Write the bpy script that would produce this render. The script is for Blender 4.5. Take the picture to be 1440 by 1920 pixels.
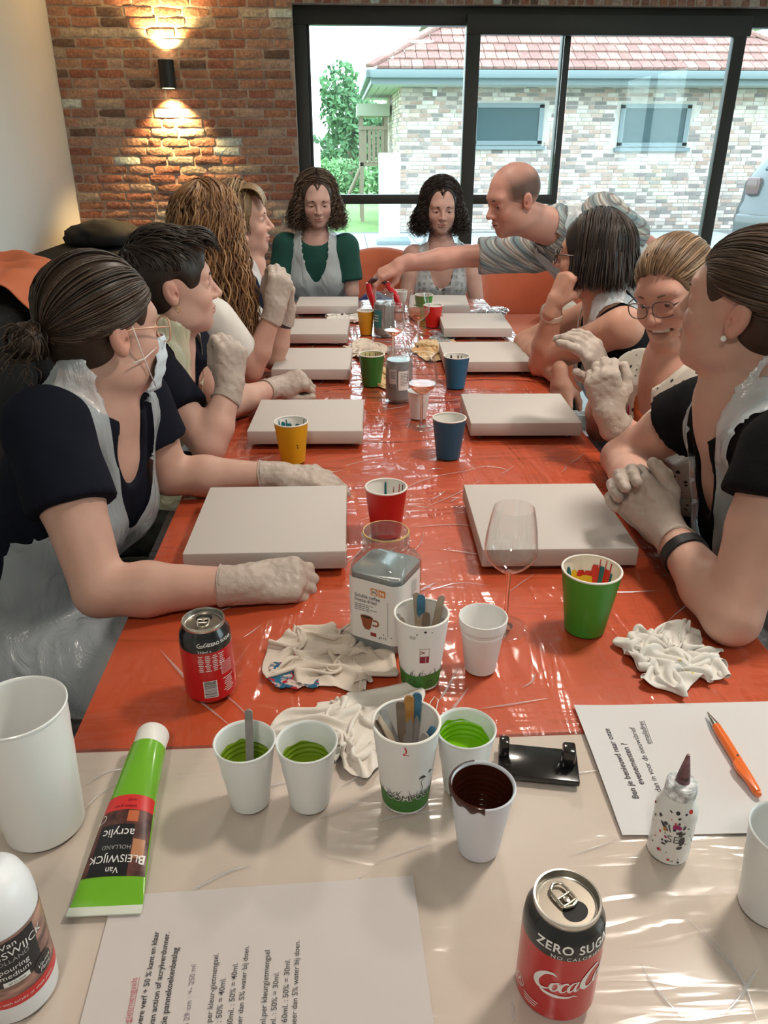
import bpy, bmesh, math, random
import numpy as np
from mathutils import Vector, Matrix, Quaternion, noise as mnoise

for _o in list(bpy.data.objects):
    bpy.data.objects.remove(_o)
scene = bpy.context.scene
COL = scene.collection

# ------------------------------------------------------------------ camera
FPX = 1440.0
PITCH = math.radians(25.53)
YAW = math.radians(3.0)
CAM = np.array([0.0, 0.0, 1.41])
cam_data = bpy.data.cameras.new('camera')
cam_data.sensor_fit = 'HORIZONTAL'
cam_data.sensor_width = 36.0
cam_data.lens = 36.0 * FPX / 1440.0
cam_data.clip_start = 0.02
cam_data.clip_end = 400
cam = bpy.data.objects.new('camera', cam_data)
COL.objects.link(cam)
cam.location = CAM
cam.rotation_euler = (math.pi / 2 - PITCH, 0, -YAW)
scene.camera = cam

# ------------------------------------------------------------------ world (overcast daylight)
world = bpy.data.worlds.new('overcast_sky')
scene.world = world
world.use_nodes = True
_n = world.node_tree.nodes
_bg = _n['Background']
_tc = _n.new('ShaderNodeTexCoord')
_sep = _n.new('ShaderNodeSeparateXYZ')
_ramp = _n.new('ShaderNodeValToRGB')
world.node_tree.links.new(_tc.outputs['Generated'], _sep.inputs[0])
world.node_tree.links.new(_sep.outputs['Z'], _ramp.inputs[0])
_ramp.color_ramp.elements[0].position = 0.0
_ramp.color_ramp.elements[0].color = (0.86, 0.93, 0.95, 1)
_ramp.color_ramp.elements[1].position = 0.6
_ramp.color_ramp.elements[1].color = (0.80, 0.90, 1.0, 1)
world.node_tree.links.new(_ramp.outputs[0], _bg.inputs['Color'])
_bg.inputs['Strength'].default_value = 7.6

# daylight through far and added side window: portals only guide the sky's light
def portal(name, loc, rot, sx, sy):
    l = bpy.data.lights.new(name, 'AREA')
    l.shape = 'RECTANGLE'; l.size = sx; l.size_y = sy
    l.cycles.is_portal = True
    o = bpy.data.objects.new(name, l)
    o.location = loc; o.rotation_euler = rot
    COL.objects.link(o)
portal('daylight_far_window', (2.1, 6.12, 1.1), (-math.pi / 2, 0, 0), 4.8, 2.2)
portal('daylight_added_window', (4.03, 0.9, 1.5), (0, math.pi / 2, 0), 1.6, 2.6)

# view
scene.view_settings.view_transform = 'Standard'
scene.view_settings.look = 'None'
scene.view_settings.gamma = 1.0
scene.view_settings.use_curve_mapping = False
scene.view_settings.exposure = -0.12
scene.cycles.max_bounces = 10
scene.cycles.transparent_max_bounces = 24
scene.cycles.diffuse_bounces = 4
scene.cycles.glossy_bounces = 4
scene.cycles.transmission_bounces = 8
scene.cycles.sample_clamp_indirect = 6.0
scene.cycles.caustics_reflective = False
scene.cycles.caustics_refractive = False
scene.cycles.use_denoising = True

# ------------------------------------------------------------------ measuring: a sight line of the photograph met with a plane of the room
_fh = np.array([math.sin(YAW), math.cos(YAW), 0.0])
_RT = np.array([math.cos(YAW), -math.sin(YAW), 0.0])
_FW = _fh * math.cos(PITCH) + np.array([0, 0, -math.sin(PITCH)])
_UP = np.cross(_RT, _FW)
def _ray(px, py):
    return _FW + _RT * ((px - 720) / FPX) + _UP * ((960 - py) / FPX)
def U(px, py, z):
    d = _ray(px, py); return Vector(CAM + d * ((z - CAM[2]) / d[2]))
def UY(px, py, Y):
    d = _ray(px, py); return Vector(CAM + d * (Y / d[1]))
def UX(px, py, X):
    d = _ray(px, py); return Vector(CAM + d * (X / d[0]))

# ------------------------------------------------------------------ helpers
rnd = random.Random(7)
PI = math.pi

def link(name, mesh, mat=None, parent=None):
    o = bpy.data.objects.new(name, mesh)
    COL.objects.link(o)
    if mat is not None and mesh is not None:
        if not mesh.materials:
            for m in (mat if isinstance(mat, (list, tuple)) else [mat]):
                mesh.materials.append(m)
    if parent is not None:
        o.parent = parent
    return o

def tag(o, label=None, cat=None, group=None, kind=None):
    if label: o['label'] = label
    if cat: o['category'] = cat
    if group: o['group'] = group
    if kind: o['kind'] = kind
    return o

def empty(name, loc=(0, 0, 0), rz=0.0):
    o = bpy.data.objects.new(name, None)
    o.empty_display_size = 0.05
    o.location = loc
    o.rotation_euler = (0, 0, rz)
    COL.objects.link(o)
    return o

def mesh_from(name, verts, faces, smooth=False, sharp=None):
    me = bpy.data.meshes.new(name)
    me.from_pydata([tuple(v) for v in verts], [], [tuple(f) for f in faces])
    me.update()
    if smooth:
        me.polygons.foreach_set('use_smooth', [True] * len(me.polygons))
        if sharp is not None:
            me.set_sharp_from_angle(angle=math.radians(sharp))
    return me

def bm_mesh(name, bm, smooth=False, sharp=None):
    me = bpy.data.meshes.new(name)
    bm.normal_update()
    bm.to_mesh(me); bm.free()
    if smooth:
        me.polygons.foreach_set('use_smooth', [True] * len(me.polygons))
        if sharp is not None:
            me.set_sharp_from_angle(angle=math.radians(sharp))
    return me

def box_bm(lo, hi, bevel=0.0, seg=2, bm=None):
    own = bm is None
    if own: bm = bmesh.new()
    M = Matrix.Translation([(a + b) / 2 for a, b in zip(lo, hi)]) @ Matrix.Diagonal([max(b - a, 1e-5) for a, b in zip(lo, hi)] + [1])
    r = bmesh.ops.create_cube(bm, size=1.0, matrix=M)
    if bevel > 0:
        es = list({e for v in r['verts'] for e in v.link_edges})
        bmesh.ops.bevel(bm, geom=es, offset=bevel, segments=seg, profile=0.5, affect='EDGES', clamp_overlap=True)
    return bm

def box(name, lo, hi, mat, parent=None, bevel=0.0, seg=2):
    return link(name, bm_mesh(name, box_bm(lo, hi, bevel, seg), bevel > 0, 40), mat, parent)

def lathe_data(profile, n=48, cx=0.0, cy=0.0, close_start=True, close_end=True):
    """profile: list of (r, z); returns verts, faces"""
    V = []; Fc = []; rings = []
    for (r, z) in profile:
        if r < 1e-6:
            rings.append([len(V)]); V.append((cx, cy, z))
        else:
            rings.append(list(range(len(V), len(V) + n)))
            for k in range(n):
                a = 2 * PI * k / n
                V.append((cx + r * math.cos(a), cy + r * math.sin(a), z))
    for a, b in zip(rings[:-1], rings[1:]):
        if len(a) == 1 and len(b) == 1: continue
        for k in range(n):
            k2 = (k + 1) % n
            if len(a) == 1: Fc.append((a[0], b[k2], b[k]))
            elif len(b) == 1: Fc.append((a[k], a[k2], b[0]))
            else: Fc.append((a[k], a[k2], b[k2], b[k]))
    return V, Fc

def lathe(name, profile, mat, parent=None, n=48, sharp=35):
    V, Fc = lathe_data(profile, n)
    return link(name, mesh_from(name, V, Fc, True, sharp), mat, parent)

def tube_data(pts, radii, n=8, caps=True, V=None, Fc=None):
    """a tube along a polyline"""
    if V is None: V = []
    if Fc is None: Fc = []
    P = [Vector(p) for p in pts]
    if not hasattr(radii, '__len__'): radii = [radii] * len(P)
    t0 = (P[1] - P[0]).normalized()
    ref = Vector((0, 0, 1)) if abs(t0.z) < 0.9 else Vector((1, 0, 0))
    u = t0.cross(ref).normalized()
    prev = None
    for i, p in enumerate(P):
        if i == 0: t = (P[1] - P[0])
        elif i == len(P) - 1: t = (P[-1] - P[-2])
        else: t = (P[i + 1] - P[i - 1])
        t = t.normalized() if t.length > 1e-9 else t0
        u = (u - t * u.dot(t))
        u = u.normalized() if u.length > 1e-6 else t.orthogonal().normalized()
        w = t.cross(u)
        ring = list(range(len(V), len(V) + n))
        for k in range(n):
            a = 2 * PI * k / n
            q = p + (u * math.cos(a) + w * math.sin(a)) * radii[i]
            V.append((q.x, q.y, q.z))
        if prev:
            for k in range(n):
                k2 = (k + 1) % n
                Fc.append((prev[k], prev[k2], ring[k2], ring[k]))
        elif caps:
            Fc.append(tuple(reversed(ring)))
        prev = ring
    if caps: Fc.append(tuple(prev))
    return V, Fc

def tube(name, pts, radii, mat, parent=None, n=10):
    V, Fc = tube_data(pts, radii, n)
    return link(name, mesh_from(name, V, Fc, True, 50), mat, parent)

def smoothpts(pts, m=8):
    """Catmull-Rom through points"""
    P = [Vector(p) for p in pts]
    P = [P[0] * 2 - P[1]] + P + [P[-1] * 2 - P[-2]]
    out = []
    for i in range(1, len(P) - 2):
        for k in range(m):
            t = k / m
            a, b, c, d = P[i - 1], P[i], P[i + 1], P[i + 2]
            out.append(0.5 * ((2 * b) + (c - a) * t + (2 * a - 5 * b + 4 * c - d) * t * t + (3 * b - a - 3 * c + d) * t ** 3))
    out.append(P[-2])
    return out

def prism(name, outline, z0, z1, mat, parent=None, bevel=0.0):
    bm = bmesh.new()
    vs = [bm.verts.new((x, y, z0)) for x, y in outline]
    f = bm.faces.new(vs)
    r = bmesh.ops.extrude_face_region(bm, geom=[f])
    for v in r['geom']:
        if isinstance(v, bmesh.types.BMVert): v.co.z = z1
    bmesh.ops.recalc_face_normals(bm, faces=bm.faces)
    if bevel > 0:
        bmesh.ops.bevel(bm, geom=list(bm.edges), offset=bevel, segments=2, profile=0.5, affect='EDGES', clamp_overlap=True)
    return link(name, bm_mesh(name, bm, bevel > 0, 40), mat, parent)

# ------------------------------------------------------------------ materials
def nd(nt, t, **kw):
    n = nt.nodes.new(t)
    for k, v in kw.items():
        if k in ('x', 'y'): continue
        setattr(n, k, v)
    return n

def pmat(name, col, rough=0.5, metal=0.0, spec=0.5, bump=None, var=None, coat=0.0, sss=0.0, trans=0.0, ior=1.45,
         alpha=1.0, emit=None, attr=None, coord='Object', sheen=0.0, objrand=None, stretch=None):
    """bump=(scale,strength,detail); var=(scale,amount) brightness variation; attr: colour attribute multiplies col"""
    m = bpy.data.materials.new(name); m.use_nodes = True
    nt = m.node_tree; L = nt.links
    b = nt.nodes['Principled BSDF']
    b.inputs['Roughness'].default_value = rough
    b.inputs['Metallic'].default_value = metal
    b.inputs['Specular IOR Level'].default_value = spec
    b.inputs['IOR'].default_value = ior
    b.inputs['Coat Weight'].default_value = coat
    b.inputs['Coat Roughness'].default_value = 0.08
    b.inputs['Transmission Weight'].default_value = trans
    b.inputs['Alpha'].default_value = alpha
    b.inputs['Sheen Weight'].default_value = sheen
    if sss > 0:
        b.inputs['Subsurface Weight'].default_value = sss
        b.inputs['Subsurface Radius'].default_value = (0.012, 0.005, 0.003)
        b.inputs['Subsurface Scale'].default_value = 1.0
    c4 = (*col, 1.0)
    out = None
    if attr:
        a = nd(nt, 'ShaderNodeVertexColor', layer_name=attr)
        out = a.outputs['Color']
    tcn = nd(nt, 'ShaderNodeTexCoord')
    co = tcn.outputs[coord]
    if stretch:
        mp = nd(nt, 'ShaderNodeMapping'); mp.inputs['Scale'].default_value = stretch
        L.new(co, mp.inputs[0]); co = mp.outputs[0]
    if var:
        nz = nd(nt, 'ShaderNodeTexNoise'); nz.inputs['Scale'].default_value = var[0]; nz.inputs['Detail'].default_value = 4
        L.new(co, nz.inputs['Vector'])
        mr = nd(nt, 'ShaderNodeMapRange'); mr.inputs[1].default_value = 0.25; mr.inputs[2].default_value = 0.75
        mr.inputs[3].default_value = 1 - var[1]; mr.inputs[4].default_value = 1 + var[1]
        L.new(nz.outputs[0], mr.inputs[0])
        mx = nd(nt, 'ShaderNodeVectorMath', operation='MULTIPLY')
        if out is not None: L.new(out, mx.inputs[0])
        else: mx.inputs[0].default_value = col
        L.new(mr.outputs[0], mx.inputs[1])
        out = mx.outputs[0]
    if objrand:
        oi = nd(nt, 'ShaderNodeObjectInfo')
        rp = nd(nt, 'ShaderNodeValToRGB')
        rp.color_ramp.interpolation = 'CONSTANT'
        for i, c in enumerate(objrand):
            e = rp.color_ramp.elements[0] if i == 0 else (rp.color_ramp.elements[1] if i == 1 else rp.color_ramp.elements.new(i / len(objrand)))
            e.position = i / len(objrand); e.color = (*c, 1)
        L.new(oi.outputs['Random'], rp.inputs[0])
        if out is not None:
            mx = nd(nt, 'ShaderNodeVectorMath', operation='MULTIPLY')
            L.new(out, mx.inputs[0]); L.new(rp.outputs[0], mx.inputs[1]); out = mx.outputs[0]
        else: out = rp.outputs[0]
    if out is not None: L.new(out, b.inputs['Base Color'])
    else: b.inputs['Base Color'].default_value = c4
    if bump:
        nz = nd(nt, 'ShaderNodeTexNoise'); nz.inputs['Scale'].default_value = bump[0]
        nz.inputs['Detail'].default_value = bump[2] if len(bump) > 2 else 3
        L.new(co, nz.inputs['Vector'])
        bp = nd(nt, 'ShaderNodeBump'); bp.inputs['Strength'].default_value = bump[1]
        bp.inputs['Distance'].default_value = bump[3] if len(bump) > 3 else 0.005
        L.new(nz.outputs[0], bp.inputs['Height'])
        L.new(bp.outputs[0], b.inputs['Normal'])
    if emit:
        b.inputs['Emission Color'].default_value = (*emit[0], 1)
        b.inputs['Emission Strength'].default_value = emit[1]
    return m

def thin_glass(name, tint=(1, 1, 1), rough=0.0, ior=1.5, haze=0.0, hazecol=(0.8, 0.85, 0.86), bump=None, strength=1.0, stretch=None):
    """thin clear sheet: see-through, reflecting by Fresnel, with an optional milky share"""
    m = bpy.data.materials.new(name); m.use_nodes = True
    nt = m.node_tree; L = nt.links
    for n in list(nt.nodes):
        if n.type != 'OUTPUT_MATERIAL': nt.nodes.remove(n)
    o = [n for n in nt.nodes if n.type == 'OUTPUT_MATERIAL'][0]
    tr = nd(nt, 'ShaderNodeBsdfTransparent'); tr.inputs[0].default_value = (*tint, 1)
    gl = nd(nt, 'ShaderNodeBsdfGlossy'); gl.inputs['Roughness'].default_value = rough
    geo = nd(nt, 'ShaderNodeNewGeometry')
    dt = nd(nt, 'ShaderNodeVectorMath', operation='DOT_PRODUCT')
    L.new(geo.outputs['Incoming'], dt.inputs[0]); L.new(geo.outputs['Normal'], dt.inputs[1])
    ab = nd(nt, 'ShaderNodeMath', operation='ABSOLUTE'); L.new(dt.outputs['Value'], ab.inputs[0])
    om = nd(nt, 'ShaderNodeMath', operation='SUBTRACT'); om.inputs[0].default_value = 1.0; om.use_clamp = True; L.new(ab.outputs[0], om.inputs[1])
    pw = nd(nt, 'ShaderNodeMath', operation='POWER'); pw.inputs[1].default_value = 5.0; L.new(om.outputs[0], pw.inputs[0])
    f0 = ((ior - 1) / (ior + 1)) ** 2
    fr = nd(nt, 'ShaderNodeMath', operation='MULTIPLY_ADD'); fr.inputs[1].default_value = 1 - f0; fr.inputs[2].default_value = f0; L.new(pw.outputs[0], fr.inputs[0])
    base = tr.outputs[0]
    if haze > 0:
        df = nd(nt, 'ShaderNodeBsdfDiffuse'); df.inputs[0].default_value = (*hazecol, 1)
        mh = nd(nt, 'ShaderNodeMixShader'); mh.inputs[0].default_value = haze
        L.new(base, mh.inputs[1]); L.new(df.outputs[0], mh.inputs[2]); base = mh.outputs[0]
    if bump:
        tcn = nd(nt, 'ShaderNodeTexCoord'); co = tcn.outputs['Object']
        h = None
        for bb_ in bump:
            (sc, st, rot, dist) = bb_[:4]
            mp = nd(nt, 'ShaderNodeMapping'); mp.inputs['Scale'].default_value = st; mp.inputs['Rotation'].default_value = (0, 0, rot)
            L.new(co, mp.inputs[0])
            nz = nd(nt, 'ShaderNodeTexNoise'); nz.inputs['Scale'].default_value = sc; nz.inputs['Detail'].default_value = 3
            nz.inputs['Distortion'].default_value = 0.6
            L.new(mp.outputs[0], nz.inputs['Vector'])
            ma = nd(nt, 'ShaderNodeMath', operation='MULTIPLY'); ma.inputs[1].default_value = dist
            src = nz.outputs[0]
            if len(bb_) > 4:
                sb_ = nd(nt, 'ShaderNodeMath', operation='SUBTRACT'); sb_.inputs[1].default_value = 0.5; L.new(src, sb_.inputs[0])
                aa_ = nd(nt, 'ShaderNodeMath', operation='ABSOLUTE'); L.new(sb_.outputs[0], aa_.inputs[0])
                mm_ = nd(nt, 'ShaderNodeMath', operation='MINIMUM'); mm_.inputs[1].default_value = bb_[4]; L.new(aa_.outputs[0], mm_.inputs[0]); src = mm_.outputs[0]
            L.new(src, ma.inputs[0])
            if h is None: h = ma.outputs[0]
            else:
                ad = nd(nt, 'ShaderNodeMath', operation='ADD'); L.new(h, ad.inputs[0]); L.new(ma.outputs[0], ad.inputs[1]); h = ad.outputs[0]
        bp = nd(nt, 'ShaderNodeBump'); bp.inputs['Strength'].default_value = 1.0; bp.inputs['Distance'].default_value = 1.0
        L.new(h, bp.inputs['Height'])
        L.new(bp.outputs[0], gl.inputs['Normal']); L.new(bp.outputs[0], dt.inputs[1])
    fm = nd(nt, 'ShaderNodeMath', operation='MULTIPLY'); fm.inputs[1].default_value = strength; fm.use_clamp = True
    L.new(fr.outputs[0], fm.inputs[0])
    mx = nd(nt, 'ShaderNodeMixShader')
    L.new(fm.outputs[0], mx.inputs[0]); L.new(base, mx.inputs[1]); L.new(gl.outputs[0], mx.inputs[2])
    L.new(mx.outputs[0], o.inputs[0])
    return m

# ------------------------------------------------------------------ lettering
_text_cache = {}
def text_data(s, size=0.01, bold=0.0, align='CENTER', spacing=1.0, shear=0.0, narrow=1.0):
    key = (s, size, bold, align, spacing, shear, narrow)
    if key not in _text_cache:
        cu = bpy.data.curves.new('lettering', 'FONT')
        cu.body = s; cu.size = 1.0; cu.align_x = align; cu.align_y = 'CENTER'
        cu.space_character = spacing; cu.offset = bold; cu.shear = shear; cu.resolution_u = 3
        cu.fill_mode = 'FRONT'
        o = bpy.data.objects.new('lettering', cu)
        COL.objects.link(o)
        dg = bpy.context.evaluated_depsgraph_get()
        me = o.evaluated_get(dg).to_mesh()
        V = [(v.co.x * size * narrow, v.co.y * size) for v in me.vertices]
        Fc = [tuple(p.vertices) for p in me.polygons]
        o.evaluated_get(dg).to_mesh_clear()
        bpy.data.objects.remove(o); bpy.data.curves.remove(cu)
        _text_cache[key] = (V, Fc)
    return _text_cache[key]

def subdiv_flat(V, Fc, maxlen):
    bm = bmesh.new()
    vs = [bm.verts.new((x, y, 0)) for x, y in V]
    for f in Fc:
        try: bm.faces.new([vs[i] for i in f])
        except ValueError: pass
    bmesh.ops.triangulate(bm, faces=bm.faces)
    for _ in range(3):
        es = [e for e in bm.edges if abs(e.verts[0].co.x - e.verts[1].co.x) > maxlen]
        if not es: break
        bmesh.ops.subdivide_edges(bm, edges=es, cuts=1)
        bmesh.ops.triangulate(bm, faces=bm.faces)
    bm.verts.index_update()
    V2 = [(v.co.x, v.co.y) for v in bm.verts]; F2 = [tuple(v.index for v in f.verts) for f in bm.faces]
    bm.free()
    return V2, F2

def flat_text(name, s, size, mat, parent, x, y, z, rot=0.0, **kw):
    V, Fc = text_data(s, size, **kw)
    c, sn = math.cos(rot), math.sin(rot)
    return link(name, mesh_from(name, [(x + c * a - sn * b, y + sn * a + c * b, z) for a, b in V], Fc), mat, parent)

def wrap_text(name, s, size, mat, parent, radius, z, ang, tilt=0.0, off=0.0004, **kw):
    """lettering bent round a cylinder; ang = direction (rad) of the text's middle; radius may be a function of z"""
    V, Fc = text_data(s, size, **kw)
    V, Fc = subdiv_flat(V, Fc, 0.004)
    return wrap_shape(name, V, Fc, mat, parent, radius, z, ang, tilt, off)

def wrap_shape(name, V, Fc, mat, parent, radius, z, ang, tilt=0.0, off=0.0004):
    rf = radius if callable(radius) else (lambda zz: radius)
    c, sn = math.cos(tilt), math.sin(tilt)
    W = []
    for a, b in V:
        x, y = c * a - sn * b, sn * a + c * b
        r = rf(z + y) + off
        t = ang + x / max(rf(z), 1e-4)
        W.append((r * math.cos(t), r * math.sin(t), z + y))
    return link(name, mesh_from(name, W, Fc), mat, parent)

def rect_shape(w, h, nx=12, ny=2):
    V = [(-w / 2 + w * i / nx, -h / 2 + h * j / ny) for j in range(ny + 1) for i in range(nx + 1)]
    Fc = [(j * (nx + 1) + i, j * (nx + 1) + i + 1, (j + 1) * (nx + 1) + i + 1, (j + 1) * (nx + 1) + i) for j in range(ny) for i in range(nx)]
    return V, Fc

def stroke_shape(pts, widths, m=6):
    """a flat brush stroke through points with changing width"""
    P = smoothpts([(x, y, 0) for x, y in pts], m)
    n = len(P)
    wi = np.interp(np.linspace(0, 1, n), np.linspace(0, 1, len(widths)), widths)
    V = []; Fc = []
    for i, p in enumerate(P):
        t = (P[min(i + 1, n - 1)] - P[max(i - 1, 0)]).normalized()
        nn = Vector((-t.y, t.x, 0))
        a, b = p + nn * wi[i] / 2, p - nn * wi[i] / 2
        V += [(a.x, a.y), (b.x, b.y)]
        if i: Fc.append((2 * i - 2, 2 * i - 1, 2 * i + 1, 2 * i))
    return V, Fc

def join_shapes(shapes):
    V = []; Fc = []
    for v, f in shapes:
        o = len(V); V += list(v); Fc += [tuple(i + o for i in q) for q in f]
    return V, Fc
# ================================================================== ROOM SHELL
WX = -1.876          # white wall on the left
WY = 6.0             # brick wall with the sliding window
def struct(name, mesh, mat, parent=None):
    o = link(name, mesh, mat, parent)
    if parent is None: o['kind'] = 'structure'
    return o
def sbox(name, lo, hi, mat, parent=None, bevel=0.0):
    o = box(name, lo, hi, mat, parent, bevel)
    if parent is None: o['kind'] = 'structure'
    return o

M_white_wall = pmat('white_plaster', (0.78, 0.765, 0.74), 0.85, bump=(180, 0.12), var=(2.5, 0.03))
M_mortar = pmat('mortar', (0.40, 0.325, 0.28), 0.95, bump=(90, 0.6), var=(30, 0.25))
M_floor = pmat('grey_floor', (0.22, 0.21, 0.20), 0.45, var=(3, 0.12), bump=(60, 0.1))
M_ceiling = pmat('ceiling_paint', (0.80, 0.79, 0.77), 0.9)
M_frame = pmat('anthracite_frame', (0.035, 0.036, 0.034), 0.45, spec=0.4)
M_glass = thin_glass('window_glass', (0.90, 0.985, 0.985), 0.0, 1.5, haze=0.04, hazecol=(0.75, 0.9, 0.92))

# floor, ceiling, plain walls (side wall opening added to light the near end)
sbox('floor', (WX, -2.6, -0.1), (4.0, 6.35, 0.0), M_floor)
sbox('ceiling', (WX - 0.2, -2.8, 2.62), (4.2, 6.4, 2.75), M_ceiling)
sbox('wall_left', (WX - 0.2, -2.8, 0), (WX, 6.4, 2.62), M_white_wall)
sbox('wall_right', (4.0, 2.2, 0), (4.2, 6.4, 2.62), M_white_wall)
sbox('wall_right_front', (4.0, -2.8, 0), (4.2, -0.4, 2.62), M_white_wall)
sbox('wall_right_sill', (4.0, -0.4, 0), (4.2, 2.2, 0.7), M_white_wall)
sbox('wall_right_lintel', (4.0, -0.4, 2.3), (4.2, 2.2, 2.62), M_white_wall)
sbox('wall_rear', (WX, -2.8, 0), (4.0, -2.6, 2.62), M_white_wall)

# brick wall: mortar body with every brick proud of it
bm = bmesh.new()
WL = -0.292          # left edge of the window opening
WT = 2.252           # top of the window opening
box_bm((WX, WY + 0.010, 0), (WL, WY + 0.34, 2.62), bm=bm)
box_bm((WL, WY + 0.010, WT), (4.0, WY + 0.34, 2.62), bm=bm)
wall_back = struct('wall_back', bm_mesh('wall_back', bm), M_mortar)

def brick_material(name, palette, scale=1.0, pale=0.35):
    m = pmat(name, (1, 1, 1), 0.9, spec=0.2, objrand=palette)
    nt = m.node_tree; L = nt.links
    b = nt.nodes['Principled BSDF']
    src = b.inputs['Base Color'].links[0].from_socket
    geo = nd(nt, 'ShaderNodeNewGeometry')
    n1 = nd(nt, 'ShaderNodeTexNoise'); n1.inputs['Scale'].default_value = 14 * scale; n1.inputs['Detail'].default_value = 6; n1.inputs['Roughness'].default_value = 0.7
    L.new(geo.outputs['Position'], n1.inputs['Vector'])
    r1 = nd(nt, 'ShaderNodeMapRange'); r1.inputs[1].default_value = 0.52; r1.inputs[2].default_value = 0.78; r1.inputs[3].default_value = 0; r1.inputs[4].default_value = pale
    L.new(n1.outputs[0], r1.inputs[0])
    mx = nd(nt, 'ShaderNodeMix', data_type='RGBA'); L.new(r1.outputs[0], mx.inputs[0])
    L.new(src, mx.inputs[6]); mx.inputs[7].default_value = (0.46, 0.37, 0.31, 1)
    n2 = nd(nt, 'ShaderNodeTexNoise'); n2.inputs['Scale'].default_value = 55 * scale; n2.inputs['Detail'].default_value = 5
    L.new(geo.outputs['Position'], n2.inputs['Vector'])
    r2 = nd(nt, 'ShaderNodeMapRange'); r2.inputs[1].default_value = 0.3; r2.inputs[2].default_value = 0.7; r2.inputs[3].default_value = 0.62; r2.inputs[4].default_value = 1.25
    L.new(n2.outputs[0], r2.inputs[0])
    ml = nd(nt, 'ShaderNodeVectorMath', operation='MULTIPLY'); L.new(mx.outputs[2], ml.inputs[0]); L.new(r2.outputs[0], ml.inputs[1])
    L.new(ml.outputs[0], b.inputs['Base Color'])
    bp = nd(nt, 'ShaderNodeBump'); bp.inputs['Strength'].default_value = 0.7; bp.inputs['Distance'].default_value = 0.006
    L.new(n2.outputs[0], bp.inputs['Height']); L.new(bp.outputs[0], b.inputs['Normal'])
    return m
BRICKS = [(0.331, 0.148, 0.104), (0.368, 0.188, 0.122), (0.285, 0.125, 0.091), (0.405, 0.251, 0.189), (0.331, 0.177, 0.128), (0.396, 0.319, 0.256), (0.258, 0.137, 0.104), (0.35, 0.188, 0.14), (0.405, 0.296, 0.244), (0.313, 0.142, 0.104), (0.432, 0.376, 0.317), (0.156, 0.103, 0.085), (0.368, 0.228, 0.177), (0.285, 0.16, 0.128), (0.57, 0.65, 0.622), (0.35, 0.205, 0.159), (0.386, 0.239, 0.183), (0.322, 0.165, 0.116)]
M_brick = brick_material('old_brick', BRICKS)

def brick_variant(i, l, h, d):
    r = random.Random(100 + i)
    bm = bmesh.new()
    bmesh.ops.create_cube(bm, size=1.0)
    bmesh.ops.subdivide_edges(bm, edges=[e for e in bm.edges if abs((e.verts[0].co - e.verts[1].co).x) > 0.5], cuts=3)
    bmesh.ops.subdivide_edges(bm, edges=[e for e in bm.edges if abs((e.verts[0].co - e.verts[1].co).z) > 0.5], cuts=1)
    for v in bm.verts:
        c = v.co
        fx = 1 - 0.02 * r.random(); 
        c.x *= l * fx; c.z *= h; c.y *= d
        edge = (abs(c.z) > 0.3 * h)
        c.z += r.uniform(-1, 1) * 0.0022 * (1 if edge else 0.4)
        if c.y < 0:
            c.y += r.uniform(-0.002, 0.004) + (0.004 if edge else 0) + (0.003 if abs(c.x) > 0.45 * l else 0)
            c.x *= 0.985
    me = bm_mesh('brick', bm, True, 50)
    me.materials.append(M_brick)
    return me
BL, BH, BD = 0.187, 0.0588, 0.05
stretchers = [brick_variant(i, BL - 0.012, BH - 0.011, BD) for i in range(7)]
headers = [brick_variant(20 + i, 0.080, BH - 0.011, BD) for i in range(4)]
soldiers = [brick_variant(40 + i, 0.052, 0.172, BD) for i in range(4)]
rb = random.Random(11)
z = 0.46
row = 0
while z < 2.36:
    x = WX + rb.uniform(-0.10, 0.0) - (0.09 if row % 2 else 0)
    while x < WL - 0.01:
        hd = rb.random() < 0.13
        l = 0.080 if hd else BL - 0.012
        a, b = max(x, WX + 0.002), min(x + l, WL - 0.001)
        if b - a > 0.03:
            o = link('brick', rb.choice(headers if hd else stretchers), None, wall_back)
            o.location = ((a + b) / 2, WY + 0.025 + rb.uniform(-0.003, 0.003), z + BH / 2)
            o.scale = ((b - a) / l, 1, 1)
            o.rotation_euler = (0, rb.uniform(-0.006, 0.006), 0)
        x += l + 0.011
    z += BH; row += 1
x = WL + 0.02
while x < 3.9:                                   # soldier course over the window
    o = link('brick', rb.choice(soldiers), None, wall_back)
    o.location = (x + 0.026, WY + 0.025 + rb.uniform(-0.003, 0.003), WT + 0.003 + 0.086)
    x += 0.0625
z = WT - 0.20
while z > 0.5:                                   # return of the brickwork at the window jamb
    o = link('brick', rb.choice(headers), None, wall_back)
    o.location = (WL - 0.024, WY + 0.09, z); o.rotation_euler = (0, 0, PI / 2); o.scale = (1.2, 1, 1)
    z -= BH

# ------------------------------------------------------------------ window: outer frame, fixed pane, sliding panels, rails
GY = 6.13
window_1 = tag(empty('window_1', (0.6, GY, 0)), None, None, None, 'structure')
def fr(name, x0, x1, z0, z1, y0=GY - 0.04, y1=GY + 0.04, parent=None):
    o = box(name, (x0, y0, z0), (x1, y1, z1), M_frame, None, 0.004)
    o.parent = parent or window_1
    o.matrix_parent_inverse = Matrix.Translation(-Vector((parent or window_1).location))
    return o
fr('head_frame', WL - 0.005, 4.0, 2.142, WT)
fr('side_frame', WL - 0.005, -0.207, 0.0, 2.142)
fr('glazing_bead', -0.207, -0.186, 0.0, 2.142, GY - 0.02, GY + 0.03)
fr('sill_frame', -0.207, 4.0, 0.0, 0.08)
fr('transom', -0.207, 0.885, 1.018, 1.082)
fr('top_rail', 0.875, 2.84, 2.085, 2.205, GY - 0.10, GY - 0.042)
fr('stile', 0.875, 0.972, 0.06, 2.085, GY - 0.10, GY - 0.042)
fr('stile', 1.552, 1.612, 0.06, 2.142, GY - 0.03, GY + 0.04)
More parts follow.
